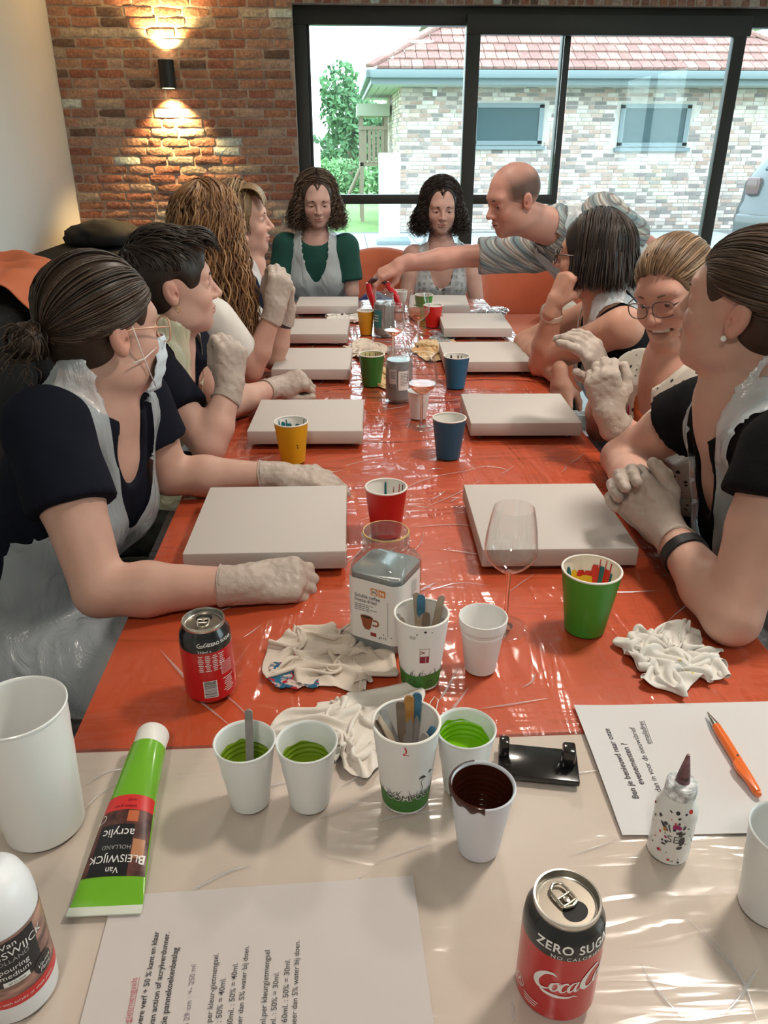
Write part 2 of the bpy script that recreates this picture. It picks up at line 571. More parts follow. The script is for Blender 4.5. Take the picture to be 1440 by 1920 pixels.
fr('stile', 2.725, 2.815, 0.06, 2.085, GY - 0.10, GY - 0.042)
fr('transom', 0.972, 1.552, 1.018, 1.082, GY - 0.085, GY - 0.05)
def pane(x0, x1, z0, z1, y):
    o = box('pane', (x0, y - 0.004, z0), (x1, y + 0.004, z1), M_glass, None)
    o.parent = window_1; o.matrix_parent_inverse = Matrix.Translation(-Vector(window_1.location))
pane(-0.19, 0.88, 1.08, 2.145, GY + 0.01)
pane(-0.19, 0.88, 0.08, 1.02, GY + 0.01)
pane(0.97, 1.555, 1.08, 2.09, GY - 0.07)
pane(0.97, 1.555, 0.08, 1.02, GY - 0.07)
pane(1.61, 2.73, 0.08, 2.09, GY - 0.07)
pane(2.81, 3.99, 0.08, 2.145, GY + 0.01)

# unseen side window, added to light the near end of the room
added_window = tag(empty('added_window', (4.1, 0.9, 0.7)), None, None, None, 'structure')
def fr2(name, lo, hi, mat):
    o = box(name, lo, hi, mat, None, 0.004); o.parent = added_window; o.matrix_parent_inverse = Matrix.Translation(-Vector(added_window.location))
for (y0, y1, z0, z1) in ((-0.4, 2.2, 0.7, 0.76), (-0.4, 2.2, 2.24, 2.3), (-0.4, -0.34, 0.76, 2.24), (2.14, 2.2, 0.76, 2.24), (0.87, 0.93, 0.76, 2.24)):
    fr2('frame', (4.06, y0, z0), (4.14, y1, z1), M_frame)
fr2('pane', (4.097, -0.34, 0.76), (4.103, 0.87, 2.24), M_glass); fr2('pane', (4.097, 0.93, 0.76), (4.103, 2.14, 2.24), M_glass)

# ------------------------------------------------------------------ wall lamp shining up and down
M_black = pmat('black_metal', (0.012, 0.012, 0.013), 0.4)
M_lens = pmat('lamp_lens', (1, 0.85, 0.6), 0.3, emit=((1.0, 0.72, 0.36), 14.0))
LX, LZ = -1.134, 1.838
lamp = tag(empty('wall_lamp', (LX, WY - 0.07, LZ - 0.085)), 'black cylinder wall lamp shining up and down the brick wall', 'lamp')
lathe('housing', [(0, 0.004), (0.044, 0.004), (0.044, 0.0), (0.052, 0.0), (0.052, 0.165), (0.044, 0.165), (0.044, 0.161), (0, 0.161)], M_black, lamp, 32)
box('bracket', (-0.028, 0.03, 0.055), (0.028, 0.071, 0.115), M_black, lamp, 0.003)
lathe('lens', [(0, 0.1635), (0.042, 0.1635)], M_lens, lamp, 24)
lathe('lens', [(0.042, 0.0015), (0, 0.0015)], M_lens, lamp, 24)
for s in (1, -1):
    sp = bpy.data.lights.new('wall_lamp_beam', 'SPOT')
    sp.energy = 150; sp.color = (1.0, 0.66, 0.27); sp.spot_size = math.radians(108); sp.spot_blend = 0.75; sp.shadow_soft_size = 0.02
    o = bpy.data.objects.new('beam', sp); COL.objects.link(o)
    o.parent = lamp
    o.location = (0, 0, 0.175 if s > 0 else -0.01)
    o.rotation_euler = (PI if s > 0 else 0, 0, 0)

# ------------------------------------------------------------------ ceiling lamps over the table and a pendant behind (warm, in the room's own light)
M_bulb = pmat('lamp_diffuser', (1, 0.95, 0.85), 0.4, emit=((1.0, 0.86, 0.68), 9.0))
def ceiling_lamp(x, y, power, label):
    e = tag(empty('ceiling_lamp', (x, y, 2.62)), label, 'lamp', 'round ceiling lamps')
    lathe('housing', [(0, 0), (0.17, 0), (0.17, -0.05), (0.155, -0.05), (0.155, -0.045), (0, -0.045)], M_black, e, 36)
    lathe('diffuser', [(0.154, -0.046), (0, -0.046)], M_bulb, e, 36)
    l = bpy.data.lights.new('ceiling_glow', 'AREA'); l.shape = 'DISK'; l.size = 0.30; l.energy = power; l.color = (1.0, 0.90, 0.79)
    o = bpy.data.objects.new('glow', l); COL.objects.link(o); o.parent = e; o.location = (0, 0, -0.055)
ceiling_lamp(1.05, 1.25, 30, 'round ceiling lamp above the chairs beside the table')
ceiling_lamp(0.30, 2.9, 18, 'round ceiling lamp above the middle of the table')
ceiling_lamp(2.2, 3.4, 16, 'round ceiling lamp beside the sliding window')
ceiling_lamp(-0.2, -0.7, 16, 'round ceiling lamp behind the near end of the table')

# ------------------------------------------------------------------ long dark sofa along the white wall
M_sofa = pmat('charcoal_upholstery', (0.020, 0.019, 0.019), 0.9, spec=0.15, bump=(400, 0.25), var=(6, 0.15))
sofa = tag(empty('sofa', (-1.2, 3.6, 0)), 'long charcoal upholstered sofa along the white wall', 'sofa')
def part_w(o, parent):
    o.parent = parent; o.matrix_parent_inverse = Matrix.Translation(-Vector(parent.location)); return o
for i in range(4):
    y0 = 0.95 + i * 1.24
    part_w(box('back_cushion', (-1.70, y0 + 0.01, 0.42), (-1.34, y0 + 1.23, 0.80 + 0.01 * (i % 2)), M_sofa, None, 0.07, 4), sofa)
    part_w(box('seat_cushion', (-1.36, y0 + 0.01, 0.26), (-0.47, y0 + 1.23, 0.43), M_sofa, None, 0.04, 4), sofa)
part_w(box('back_frame', (-1.86, 0.9, 0.06), (-1.62, 5.95, 0.83), M_sofa, None, 0.05, 4), sofa)
part_w(box('base', (-1.70, 0.95, 0.06), (-0.50, 5.93, 0.27), M_sofa, None, 0.02), sofa)
for (x, y) in ((-1.8, 1.0), (-0.6, 1.0), (-1.8, 5.85), (-0.6, 5.85)):
    part_w(box('foot', (x - 0.03, y - 0.03, 0.0), (x + 0.03, y + 0.03, 0.065), M_black, None), sofa)
# ================================================================== OUTSIDE
M_grass = pmat('lawn', (0.16, 0.30, 0.09), 0.95, var=(1.5, 0.25), bump=(60, 0.5))
M_paving = pmat('terrace_paving', (0.34, 0.36, 0.37), 0.55, var=(1.2, 0.1))
M_field = pmat('meadow', (0.22, 0.34, 0.14), 0.95, var=(0.3, 0.3))
sbox('floor_lawn', (-60, -60, -0.2), (80, 160, -0.11), M_grass)
# terrace of separate slabs
terrace = struct('floor_terrace', bm_mesh('terrace', box_bm((-0.4, 6.36, -0.12), (12, 14.98, -0.035))), pmat('terrace_joint', (0.16, 0.16, 0.16), 0.9))
slab = bm_mesh('slab', box_bm((-0.395, -0.395, 0), (0.395, 0.395, 0.03), 0.006, 1)); slab.materials.append(M_paving)
for i in range(9):
    for j in range(10):
        x, y = -0.0 + 0.8 * i, 6.8 + 0.8 * j
        o = link('slab', slab, None, terrace); o.location = (x, y, -0.032); 

# neighbouring brick house
HX0, HX1, HY, HZ = 1.08, 7.85, 15.0, 2.50
house = tag(empty('brick_house', (HX0, HY, 0)), 'pale brick house with a tiled hip roof beyond the window', 'house')
M_hm = pmat('house_mortar', (0.52, 0.47, 0.43), 0.95, var=(8, 0.15))
part_w(box('wall', (HX0, HY + 0.012, -0.1), (HX1, 21, HZ), M_hm, None), house)
M_hb = pmat('house_brick', (1, 1, 1), 0.9, attr='Col', var=(9, 0.2), coord='Object')
rh = random.Random(5)
V = []; Fc = []; Cc = []
HP = [(0.46, 0.33, 0.28), (0.55, 0.43, 0.37), (0.30, 0.24, 0.22), (0.60, 0.51, 0.45), (0.42, 0.28, 0.23), (0.50, 0.40, 0.36), (0.62, 0.55, 0.50), (0.24, 0.20, 0.19), (0.56, 0.47, 0.42)]
WINS = [(2.37, 3.56, 1.43, 2.05), (4.99, 6.19, 1.40, 2.045)]
def add_brick(x0, x1, z0, z1, axis):
    if axis == 'f':
        for (a, b, c, d) in WINS:
            if x1 > a - 0.06 and x0 < b + 0.06 and z1 > c - 0.09 and z0 < d + 0.03: return
        y0 = HY + rh.uniform(-0.003, 0.003)
        q = [(x0, y0, z0), (x1, y0, z0), (x1, y0, z1), (x0, y0, z1), (x0, HY + 0.03, z0), (x1, HY + 0.03, z0), (x1, HY + 0.03, z1), (x0, HY + 0.03, z1)]
    else:
        X = HX0 - 0.012
        q = [(X, x1, z0), (X, x0, z0), (X, x0, z1), (X, x1, z1), (HX0 + 0.01, x1, z0), (HX0 + 0.01, x0, z0), (HX0 + 0.01, x0, z1), (HX0 + 0.01, x1, z1)]
    k = len(V); V.extend(q)
    Fc.extend([(k, k + 1, k + 2, k + 3), (k + 1, k + 5, k + 6, k + 2), (k + 4, k, k + 3, k + 7), (k + 3, k + 2, k + 6, k + 7), (k, k + 4, k + 5, k + 1)])
    c = rh.choice(HP); s = rh.uniform(0.85, 1.15)
    Cc.extend([(c[0] * s, c[1] * s, c[2] * s, 1)] * 8)
z = 0.0; r = 0
while z < HZ - 0.05:
    x = HX0 - rh.uniform(0, 0.2)
    while x < 7.6:
        l = rh.choice([0.19, 0.19, 0.19, 0.09])
        add_brick(max(x, HX0), x + l, z, z + 0.052, 'f'); x += l + 0.012
    y = HY
    while y < 19:
        add_brick(y, y + 0.19, z, z + 0.052, 's'); y += 0.202
    z += 0.064; r += 1
me = mesh_from('brickwork', V, Fc)
ca = me.color_attributes.new('Col', 'FLOAT_COLOR', 'POINT'); ca.data.foreach_set('color', np.array(Cc, dtype=np.float32).ravel())
o = link('brickwork', me, M_hb); o['kind'] = 'stuff'; part_w(o, house)
M_hf = pmat('grey_blue_trim', (0.16, 0.20, 0.215), 0.5)
M_dark_glass = pmat('house_window_glass', (0.035, 0.07, 0.08), 0.25, spec=0.25)
M_curtain = pmat('house_curtain', (0.5, 0.52, 0.52), 0.9)
for (a, b, c, d) in WINS:
    w = part_w(box('window', (a, HY - 0.004, c), (b, HY + 0.06, d), M_dark_glass, None), house)
    for (p, q, s_, t) in ((a - 0.03, b + 0.03, d - 0.05, d + 0.02), (a - 0.03, b + 0.03, c - 0.02, c + 0.05), (a - 0.03, a + 0.05, c, d), (b - 0.05, b + 0.03, c, d)):
        f = box('frame', (p, HY - 0.03, s_), (q, HY + 0.03, t), M_hf, None); f.parent = w; f.matrix_parent_inverse = Matrix.Translation(-Vector(w.location)) @ Matrix.Identity(4)
        f.matrix_parent_inverse = w.matrix_world.inverted()
    part_w(box('sill', (a - 0.08, HY - 0.09, c - 0.09), (b + 0.08, HY + 0.02, c - 0.03), M_hf, None), house)
# eaves: soffit boards, fascia, gutter
EX0, EX1, EY = 0.52, 8.35, 14.35
M_soffit = pmat('soffit_boards', (0.46, 0.50, 0.47), 0.6)
for k in range(5):
    y0 = EY + 0.06 + k * 0.14
    part_w(box('soffit_board', (EX0 + 0.06, y0, 2.315), (EX1, y0 + 0.13, 2.34), M_soffit, None, 0.004, 1), house)
for k in range(4):
    x0 = EX0 + 0.06 + k * 0.14
    part_w(box('soffit_board', (x0, EY + 0.76, 2.315), (x0 + 0.13, 19.5, 2.34), M_soffit, None, 0.004, 1), house)
part_w(box('fascia', (EX0 + 0.04, EY + 0.03, 2.315), (EX1, EY + 0.06, 2.50), M_hf, None), house)
part_w(box('fascia', (EX0 + 0.02, EY + 0.03, 2.315), (EX0 + 0.05, 19.5, 2.50), M_hf, None), house)
part_w(box('gutter', (EX0 - 0.06, EY - 0.08, 2.40), (EX1, EY + 0.03, 2.52), M_hf, None, 0.012), house)
part_w(box('gutter', (EX0 - 0.06, EY - 0.08, 2.40), (EX0 + 0.02, 19.5, 2.52), M_hf, None, 0.012), house)
# hip roof with single tiles on the slope that faces the window
SL = math.tan(math.radians(30))
def roofz(y): return 2.50 + (y - EY) * SL
M_under = pmat('roof_underlay', (0.13, 0.07, 0.06), 0.9)  # darkened to stand in for shadow lines between the tile rows
RD = 2.6
bm = bmesh.new()
vs = [bm.verts.new(p) for p in [(EX0, EY, 2.48), (EX1, EY, 2.48), (EX1 - RD, EY + RD, 2.48 + RD * SL), (EX0 + RD, EY + RD, 2.48 + RD * SL), (EX0, 19.5, 2.48), (EX0 + RD, 19.5, 2.48 + RD * SL), (EX1, 19.5, 2.48), (EX1 - RD, 19.5, 2.48 + RD * SL)]]
for f in ((0, 1, 2, 3), (4, 0, 3, 5), (1, 6, 7, 2), (3, 2, 7, 5), (4, 6, 1, 0), (5, 7, 6, 4)): bm.faces.new([vs[i] for i in f])
bmesh.ops.recalc_face_normals(bm, faces=bm.faces)
part_w(link('roof', bm_mesh('roof', bm), M_under), house)
M_tile = brick_material('roof_tile_clay', [(0.30, 0.16, 0.14), (0.34, 0.19, 0.165), (0.27, 0.14, 0.125), (0.36, 0.215, 0.19), (0.31, 0.175, 0.155)], 0.6, 0.3)
TW, TL = 0.19, 0.275
bm = box_bm((-TW / 2 + 0.004, 0, 0), (TW / 2 - 0.004, TL + 0.05, 0.040), 0.004, 1)
for v in bm.verts:
    if abs(v.co.x) > 0.075 and v.co.z > 0.01: v.co.z += 0.006
tile = bm_mesh('roof_tile', bm); tile.materials.append(M_tile)
ang = math.atan(SL)
for k in range(7):
    s = k * TL
    y = EY + s * math.cos(ang); zz = 2.50 + s * math.sin(ang)
    x0, x1 = EX0 + (y - EY) + 0.12, min(EX1 - (y - EY) - 0.12, 7.6)
    x = x0 + TW / 2 + (TW / 2 if k % 2 else 0) * 0.5
    while x < x1 - TW / 3:
        o = link('roof_tile', tile, None); o.location = (x, y - 0.02, zz + 0.03); o.rotation_euler = (ang - 0.10, 0, 0); part_w(o, house)
        x += TW
hip = bm_mesh('hip_tile', box_bm((-0.10, 0, -0.02), (0.10, 0.38, 0.045), 0.02, 2)); hip.materials.append(M_tile)
for side in (0, 1):
    for k in range(9):
        s = k * 0.36 * math.cos(math.atan(SL / math.sqrt(2))) / math.sqrt(2)
        x = EX0 + s if side == 0 else EX1 - s
        o = link('hip_tile', hip, None); o.location = (x, EY + s, 2.56 + s * SL)
        o.rotation_euler = (math.atan(SL / math.sqrt(2)), 0, -PI / 4 if side == 0 else PI / 4); part_w(o, house)
part_w(box('outdoor_light', (1.62, HY - 0.06, 2.17), (1.70, HY, 2.28), pmat('white_plastic_fitting', (0.8, 0.8, 0.78), 0.4), None, 0.02), house)
# roof overhang of the part of the house behind
part_w(box('rear_eave', (1.75, 17.6, 3.62), (9, 19.4, 3.80), M_soffit, None), house)
part_w(box('rear_fascia', (1.68, 17.5, 3.70), (9, 17.6, 4.05), M_hf, None), house)

# garden: white pillar wall, hedge, trees, play tower
M_whitewall = pmat('white_render', (0.78, 0.78, 0.76), 0.8)
pil = tag(box('garden_pillar', (0.62, 13.2, -0.03), (0.95, 13.5, 1.30), M_whitewall, None, 0.01), 'white rendered garden pillar at the corner of the lawn', 'pillar')
pl = tag(box('garden_wall', (-1.6, 24.0, -0.1), (-0.55, 24.3, 1.45), M_whitewall, None, 0.01), 'low white garden wall in front of the hedge', 'wall')
bk = tag(box('plant_trough', (0.55, 12.6, -0.03), (1.08, 13.1, 0.07), M_hf, None, 0.02), 'low grey trough at the foot of the pillar', 'trough')
def leaf_cloud(name, pts_radii, n, size, mat, parent, seed):
    r = random.Random(seed); V = []; Fc = []
    tot = sum(q[1] ** 2 for q in pts_radii)
    for (c, rad, sq) in pts_radii:
        m = int(n * rad * rad / tot)
        for _ in range(m):
            v = Vector((r.gauss(0, 1), r.gauss(0, 1), r.gauss(0, 1))).normalized() * (rad * r.uniform(0.55, 1.0))
            p = Vector(c) + Vector((v.x, v.y, v.z * sq))
            a = Vector((r.gauss(0, 1), r.gauss(0, 1), r.gauss(0, 1))).normalized()
            b = a.orthogonal().normalized()
            s = size * r.uniform(0.6, 1.3)
            k = len(V)
            V += [p - a * s, p + b * s * 0.5, p + a * s, p - b * s * 0.5]
            Fc.append((k, k + 1, k + 2, k + 3))
    o = link(name, mesh_from(name, V, Fc), mat, parent); o['kind'] = 'stuff'
    return o
M_leaf = pmat('tree_leaves', (0.09, 0.20, 0.085), 0.8, var=(0.7, 0.35))
M_leaf2 = pmat('hedge_leaves', (0.13, 0.27, 0.10), 0.8, var=(1.5, 0.35))
M_bark = pmat('bark', (0.16, 0.12, 0.09), 0.9)
tree = tag(empty('tree', (0.6, 46, -0.1)), 'tall leafy tree standing at the end of the garden', 'tree')
tube('trunk', [(0, 0, 0), (0.05, 0, 1.5), (0, 0.1, 3.4)], [0.25, 0.2, 0.1], M_bark, tree)
leaf_cloud('crown', [((-0.5, 0, 4.2), 1.1, 1.2), ((-0.2, 0, 3.2), 1.4, 1.0), ((0.8, 0, 2.6), 1.3, 0.9), ((0.4, 0.2, 1.9), 1.6, 0.8), ((1.7, 0, 1.7), 1.2, 0.8)], 2600, 0.22, M_leaf, tree, 3)
tree2 = tag(empty('tree', (-6.0, 80, -0.1)), 'low distant tree line beyond the meadow', 'tree')
tube('trunk', [(0, 0, 0), (0, 0, 1.5)], [0.2, 0.1], M_bark, tree2)
leaf_cloud('crown', [((i * 1.8 - 5, 0, 1.4 + 0.5 * math.sin(i * 2.1)), 1.6, 0.8) for i in range(7)], 2000, 0.3, M_leaf, tree2, 4)
hedge = tag(empty('hedge', (0.5, 27.5, -0.1)), 'clipped green hedge along the end of the lawn', 'hedge')
V = []
leaf_cloud('foliage', [((-4.5 + i * 0.55, 0, 0.55), 0.62, 1.0) for i in range(18)], 5000, 0.10, M_leaf2, hedge, 6)
tube('stem', [(0, 0, 0), (0, 0, 0.9)], 0.05, M_bark, hedge)
M_wood = pmat('grey_timber', (0.25, 0.20, 0.15), 0.85)
tower = tag(empty('play_tower', (0.42, 17.4, -0.06)), 'timber play tower with pitched cover beside the house', 'play tower')
for (x, y) in ((0, 0), (0.50, 0), (0, 0.9), (0.50, 0.9)): box('post', (x, y, 0), (x + 0.07, y + 0.07, 2.2), M_wood, tower)
for k in range(5): box('slat', (0.07 + k * 0.09, -0.02, 1.15), (0.135 + k * 0.09, 0.0, 1.75), M_wood, tower)
box('rail', (-0.02, -0.04, 1.75), (0.58, 0.0, 1.82), M_wood, tower)
box('deck', (0, 0, 1.08), (0.57, 0.98, 1.15), M_wood, tower)
box('cover', (-0.05, -0.1, 2.0), (0.60, 1.1, 2.22), pmat('tower_cover', (0.33, 0.35, 0.28), 0.8), tower)
tube('swing_leg', [(-0.5, 0.4, 0.0), (0.05, 0.4, 1.1)], 0.04, M_wood, tower)

# parked car
M_car = pmat('grey_car_paint', (0.045, 0.05, 0.052), 0.35, metal=0.2, coat=0.8)
M_tyre = pmat('tyre_rubber', (0.012, 0.012, 0.012), 0.8)
M_plate = pmat('number_plate', (0.78, 0.78, 0.74), 0.4)
car = tag(empty('car', UY(1372, 440, 11.2)), 'grey hatchback parked with its tail towards the house wall', 'car')
car.location.z = -0.002
prof = [(-0.10, 0.30), (-0.14, 0.48), (-0.10, 0.62), (-0.02, 0.72), (0.02, 0.95), (0.10, 1.05), (0.42, 1.42), (0.70, 1.50), (2.0, 1.50), (2.5, 1.36), (3.1, 0.98), (4.0, 0.86), (4.25, 0.70), (4.3, 0.40), (4.2, 0.25), (0.0, 0.22)]
bm = bmesh.new()
rings = []
for (fx, ins) in ((0.0, 0.10), (0.10, 0.02), (0.4, 0.0), (1.35, 0.0), (1.65, 0.02), (1.75, 0.10)):
    ring = []
    for (l, zz) in prof:
        tl = max(0, (zz - 0.95)) * 0.30
        xx = fx + (tl if fx < 0.87 else -tl)
        ll = l + (0.10 if ins > 0.05 else ins) * (1 if l < 1 else -1)
        ring.append(bm.verts.new((xx, ll, zz)))
    rings.append(ring)
for a, b in zip(rings[:-1], rings[1:]):
    for k in range(len(prof)):
        bm.faces.new((a[k], b[k], b[(k + 1) % len(prof)], a[(k + 1) % len(prof)]))
bm.faces.new(rings[0]); bm.faces.new(list(reversed(rings[-1])))
bmesh.ops.recalc_face_normals(bm, faces=bm.faces)
body = link('body', bm_mesh('body', bm, True, 35), M_car, car)
bm = bmesh.new()
vs = [bm.verts.new(p) for p in [(0.26, 0.105, 1.10), (1.50, 0.105, 1.10), (1.40, 0.36, 1.41), (0.36, 0.36, 1.41)]]
f = bm.faces.new(vs); r_ = bmesh.ops.extrude_face_region(bm, geom=[f]); bmesh.ops.translate(bm, verts=[v for v in r_['geom'] if isinstance(v, bmesh.types.BMVert)], vec=(0, -0.03, 0.02))
bmesh.ops.recalc_face_normals(bm, faces=bm.faces)
link('rear_window', bm_mesh('rear_window', bm), M_dark_glass, car)
box('number_plate', (0.60, -0.075, 0.66), (1.12, -0.045, 0.78), M_plate, car, 0.004)
box('plate_strip', (0.60, -0.078, 0.66), (0.65, -0.044, 0.78), pmat('plate_blue', (0.03, 0.08, 0.35), 0.5), car, 0.003)
box('bumper', (0.06, -0.17, 0.30), (1.69, -0.05, 0.56), M_car, car, 0.04, 3)
M_tail = pmat('tail_light', (0.10, 0.05, 0.05), 0.2, coat=0.4)
box('tail_light', (0.08, -0.03, 0.80), (0.26, 0.10, 1.02), M_tail, car, 0.03, 3)
box('tail_light', (1.49, -0.03, 0.80), (1.67, 0.10, 1.02), M_tail, car, 0.03, 3)
for (x, y) in ((0.02, 0.75), (1.55, 0.75), (0.02, 3.4), (1.55, 3.4)):
    w = lathe('wheel', [(0, 0), (0.16, 0), (0.18, -0.01), (0.30, -0.01), (0.315, 0.02), (0.315, 0.16), (0.30, 0.19), (0.18, 0.19), (0, 0.17)], M_tyre, car, 28)
    w.rotation_euler = (0, PI / 2, 0); w.location = (x, y, 0.315)
car.rotation_euler = (0, 0, math.radians(-52))
# ================================================================== TABLES
TZ = 0.75
T = 0.7545       # things stand on the plastic film
M_orange = pmat('orange_tabletop', (0.63, 0.080, 0.012), 0.42, var=(5, 0.10), spec=0.4)
M_cream = pmat('cream_tabletop', (0.68, 0.58, 0.50), 0.5, var=(4, 0.05))
M_leg = pmat('table_leg_steel', (0.05, 0.05, 0.052), 0.4, metal=0.6)
TX0, TX1 = -0.345, 0.605
def make_table(name, y0, y1, x0, x1, mat, label):
    e = tag(empty(name, ((x0 + x1) / 2, (y0 + y1) / 2, 0)), label, 'table')
    part_w(box('tabletop', (x0, y0, TZ - 0.035), (x1, y1, TZ), mat, None, 0.004), e)
    for x in (x0 + 0.06, x1 - 0.10):
        for y in (y0 + 0.06, y1 - 0.10):
            part_w(box('leg', (x, y, 0), (x + 0.04, y + 0.04, TZ - 0.035), M_leg, None, 0.003), e)
    return e
make_table('dining_table', 0.733, 2.20, TX0, TX1, M_orange, 'orange-topped table carrying the coffee jar and the front canvases')
make_table('dining_table', 2.203, 3.68, TX0 + 0.012, TX1 + 0.05, M_orange, 'orange-topped table at the far end by the window')
make_table('side_table', -0.10, 0.730, -0.62, 0.80, M_cream, 'cream-topped table holding the paint cups and printed sheets')

# clear plastic film over the tables: thin sheets, wrinkled
def film(name, x0, x1, y0, y1, z, mat, label, amp=0.0016, seed=0, drop=0.0, step=0.014):
    nx, ny = int((x1 - x0) / step), int((y1 - y0) / step)
    V = []
    for j in range(ny + 1):
        for i in range(nx + 1):
            x = x0 + (x1 - x0) * i / nx; y = y0 + (y1 - y0) * j / ny
            n = mnoise.noise(Vector((x * 9 + seed, y * 4, 0.3))) + 0.6 * mnoise.noise(Vector((x * 26 + y * 12, y * 9 - x * 7, seed)))
            n = abs(n)
            V.append((x, y, z + amp * n))
    Fc = [(j * (nx + 1) + i, j * (nx + 1) + i + 1, (j + 1) * (nx + 1) + i + 1, (j + 1) * (nx + 1) + i) for j in range(ny) for i in range(nx)]
    o = link(name, mesh_from(name, V, Fc, True), mat)
    return tag(o, label, 'plastic film')
M_film = thin_glass('clear_film', (0.97, 0.97, 0.97), 0.16, 1.5, haze=0.022, hazecol=(0.85, 0.82, 0.86), strength=1.6,
    bump=[(6, (1.0, 0.35, 1), 0.5, 0.012), (8, (1.6, 0.30, 1), -0.6, 0.016, 0.12), (6, (0.30, 1.4, 1), 0.25, 0.016, 0.12), (20, (1, 0.4, 1), 0.9, 0.0025, 0.15)])
M_film2 = thin_glass('clear_film_cream', (0.97, 0.97, 0.97), 0.16, 1.5, haze=0.05, hazecol=(0.85, 0.83, 0.84), strength=1.1,
    bump=[(4, (0.35, 1.2, 1), -0.5, 0.020, 0.06), (7, (0.3, 1.4, 1), 0.5, 0.012, 0.06), (14, (0.4, 1.2, 1), 0.1, 0.004, 0.1)])
film('plastic_sheet', TX0 - 0.01, TX1 + 0.01, 0.728, 2.21, TZ + 0.0006, M_film, 'clear wrinkled plastic sheet over the orange table with the front canvases', 0.0022, 1)
film('plastic_sheet', TX0, TX1 + 0.06, 2.205, 3.70, TZ + 0.0008, M_film, 'clear wrinkled plastic sheet over the orange table by the window', 0.0022, 4)
film('plastic_sheet', -0.62, 0.80, -0.10, 0.732, TZ + 0.0005, M_film2, 'clear plastic sheet over the cream table', 0.0012, 8)

def creases(parent, segs, seed, n_rand=0, area=None, direction=0.0, w=0.0022, h=0.0011, mat=None):
    r = random.Random(seed); V = []; Fc = []
    L_ = list(segs)
    for _ in range(n_rand):
        x, y = r.uniform(area[0], area[1]), r.uniform(area[2], area[3]); a = direction + r.gauss(0, 0.35); l = r.uniform(0.03, 0.12)
        L_.append([(x, y), (x + l / 2 * math.cos(a) + r.gauss(0, 0.004), y + l / 2 * math.sin(a)), (x + l * math.cos(a), y + l * math.sin(a) + r.gauss(0, 0.006))])
    for pts in L_:
        P = smoothpts([(a, b, 0) for a, b in pts], 6); n = len(P); ww = w * r.uniform(0.5, 1.3)
        for i, p in enumerate(P):
            t = (P[min(i + 1, n - 1)] - P[max(i - 1, 0)]).normalized(); nn = Vector((-t.y, t.x, 0)); f = math.sin(PI * (i + 0.15) / (n - 0.7)) 
            k = len(V)
            for s_, z_ in ((-1, 0), (-0.35, 0.8), (0.1, 1.0), (1, 0)): 
                q = p + nn * ww * s_ * f; V.append((q.x, q.y, TZ + 0.0022 + h * z_ * f))
            if i:
                for j in range(3): Fc.append((k - 4 + j, k - 3 + j, k + 1 + j, k + j))
    o = link('creases', mesh_from('creases', V, Fc, True), mat); o['kind'] = 'stuff'; o.parent = parent
    return o
_sheets = sorted([o for o in bpy.data.objects if o.name.startswith('plastic_sheet')], key=lambda o: o.data.vertices[0].co.y)
M_crease = thin_glass('film_crease', (0.93, 0.93, 0.94), 0.12, 1.5, haze=0.30, hazecol=(0.9, 0.88, 0.9), strength=3.0)
def px_line(*pts): return [U(a, b, TZ).to_2d()[:] for a, b in pts]
creases(_sheets[0], [px_line((1280, 1720), (1340, 1780), (1390, 1840), (1420, 1920)), px_line((1300, 1730), (1365, 1800), (1410, 1880)), px_line((1200, 1810), (1240, 1870), (1290, 1920)), px_line((1060, 1610), (1120, 1590), (1160, 1575)),
    px_line((150, 1530), (190, 1490), (240, 1460)), px_line((150, 1480), (200, 1450), (250, 1440)), px_line((960, 1880), (965, 1920)), px_line((640, 1560), (760, 1530), (860, 1520)), px_line((700, 1620), (790, 1590), (830, 1580)), px_line((330, 1690), (420, 1640), (470, 1625))], 3, 14, (-0.3, 0.55, 0.30, 0.70), 0.3, mat=M_crease, w=0.0018)
creases(_sheets[1], [px_line((690, 950), (800, 900), (900, 880)), px_line((780, 960), (850, 930), (905, 900)), px_line((770, 990), (850, 985), (900, 990)), px_line((800, 1110), (860, 1095), (920, 1100)), px_line((340, 1290), (380, 1320), (440, 1370)), px_line((380, 1270), (440, 1320), (470, 1350)), px_line((300, 1220), (345, 1270), (370, 1300)), px_line((860, 1250), (840, 1290), (820, 1320)), px_line((880, 1290), (850, 1330), (840, 1350))], 5, 70, (-0.30, 0.55, 0.76, 2.1), 0.5, mat=M_crease, w=0.0020)
creases(_sheets[2], [], 7, 40, (-0.2, 0.55, 2.25, 3.6), 0.6, mat=M_crease, w=0.003)

# ================================================================== CANVASES
M_canvas = pmat('primed_canvas', (0.57, 0.53, 0.505), 0.85, spec=0.2, bump=(900, 0.25, 2, 0.001))
M_pin = pmat('pin_plastic', (0.03, 0.03, 0.035), 0.4)
CZ = T + 0.009
def canvas(x, y, w, d, rz, label, h=0.034):
    e = tag(empty('canvas', (x, y, T), rz), label, 'canvas', 'blank stretched canvases')
    bm = box_bm((-w / 2, -d / 2, 0.009), (w / 2, d / 2, 0.009 + h), 0.003, 2)
    link('cloth', bm_mesh('cloth', bm, True, 40), M_canvas, e)
    for sx in (-1, 1):
        for sy in (-1, 1):
            pn = lathe('pin', [(0, 0), (0.0045, 0), (0.0035, 0.004), (0.0045, 0.0105), (0, 0.0105)], M_pin, e, 12)
            pn.location = (sx * (w / 2 - 0.025), sy * (d / 2 - 0.018), 0)
    fold = box('corner_fold', (w / 2 - 0.0005, -d / 2 + 0.006, 0.012), (w / 2 + 0.0012, -d / 2 + 0.030, 0.009 + h - 0.004), M_canvas, e)
    return e
CT = CZ + 0.034
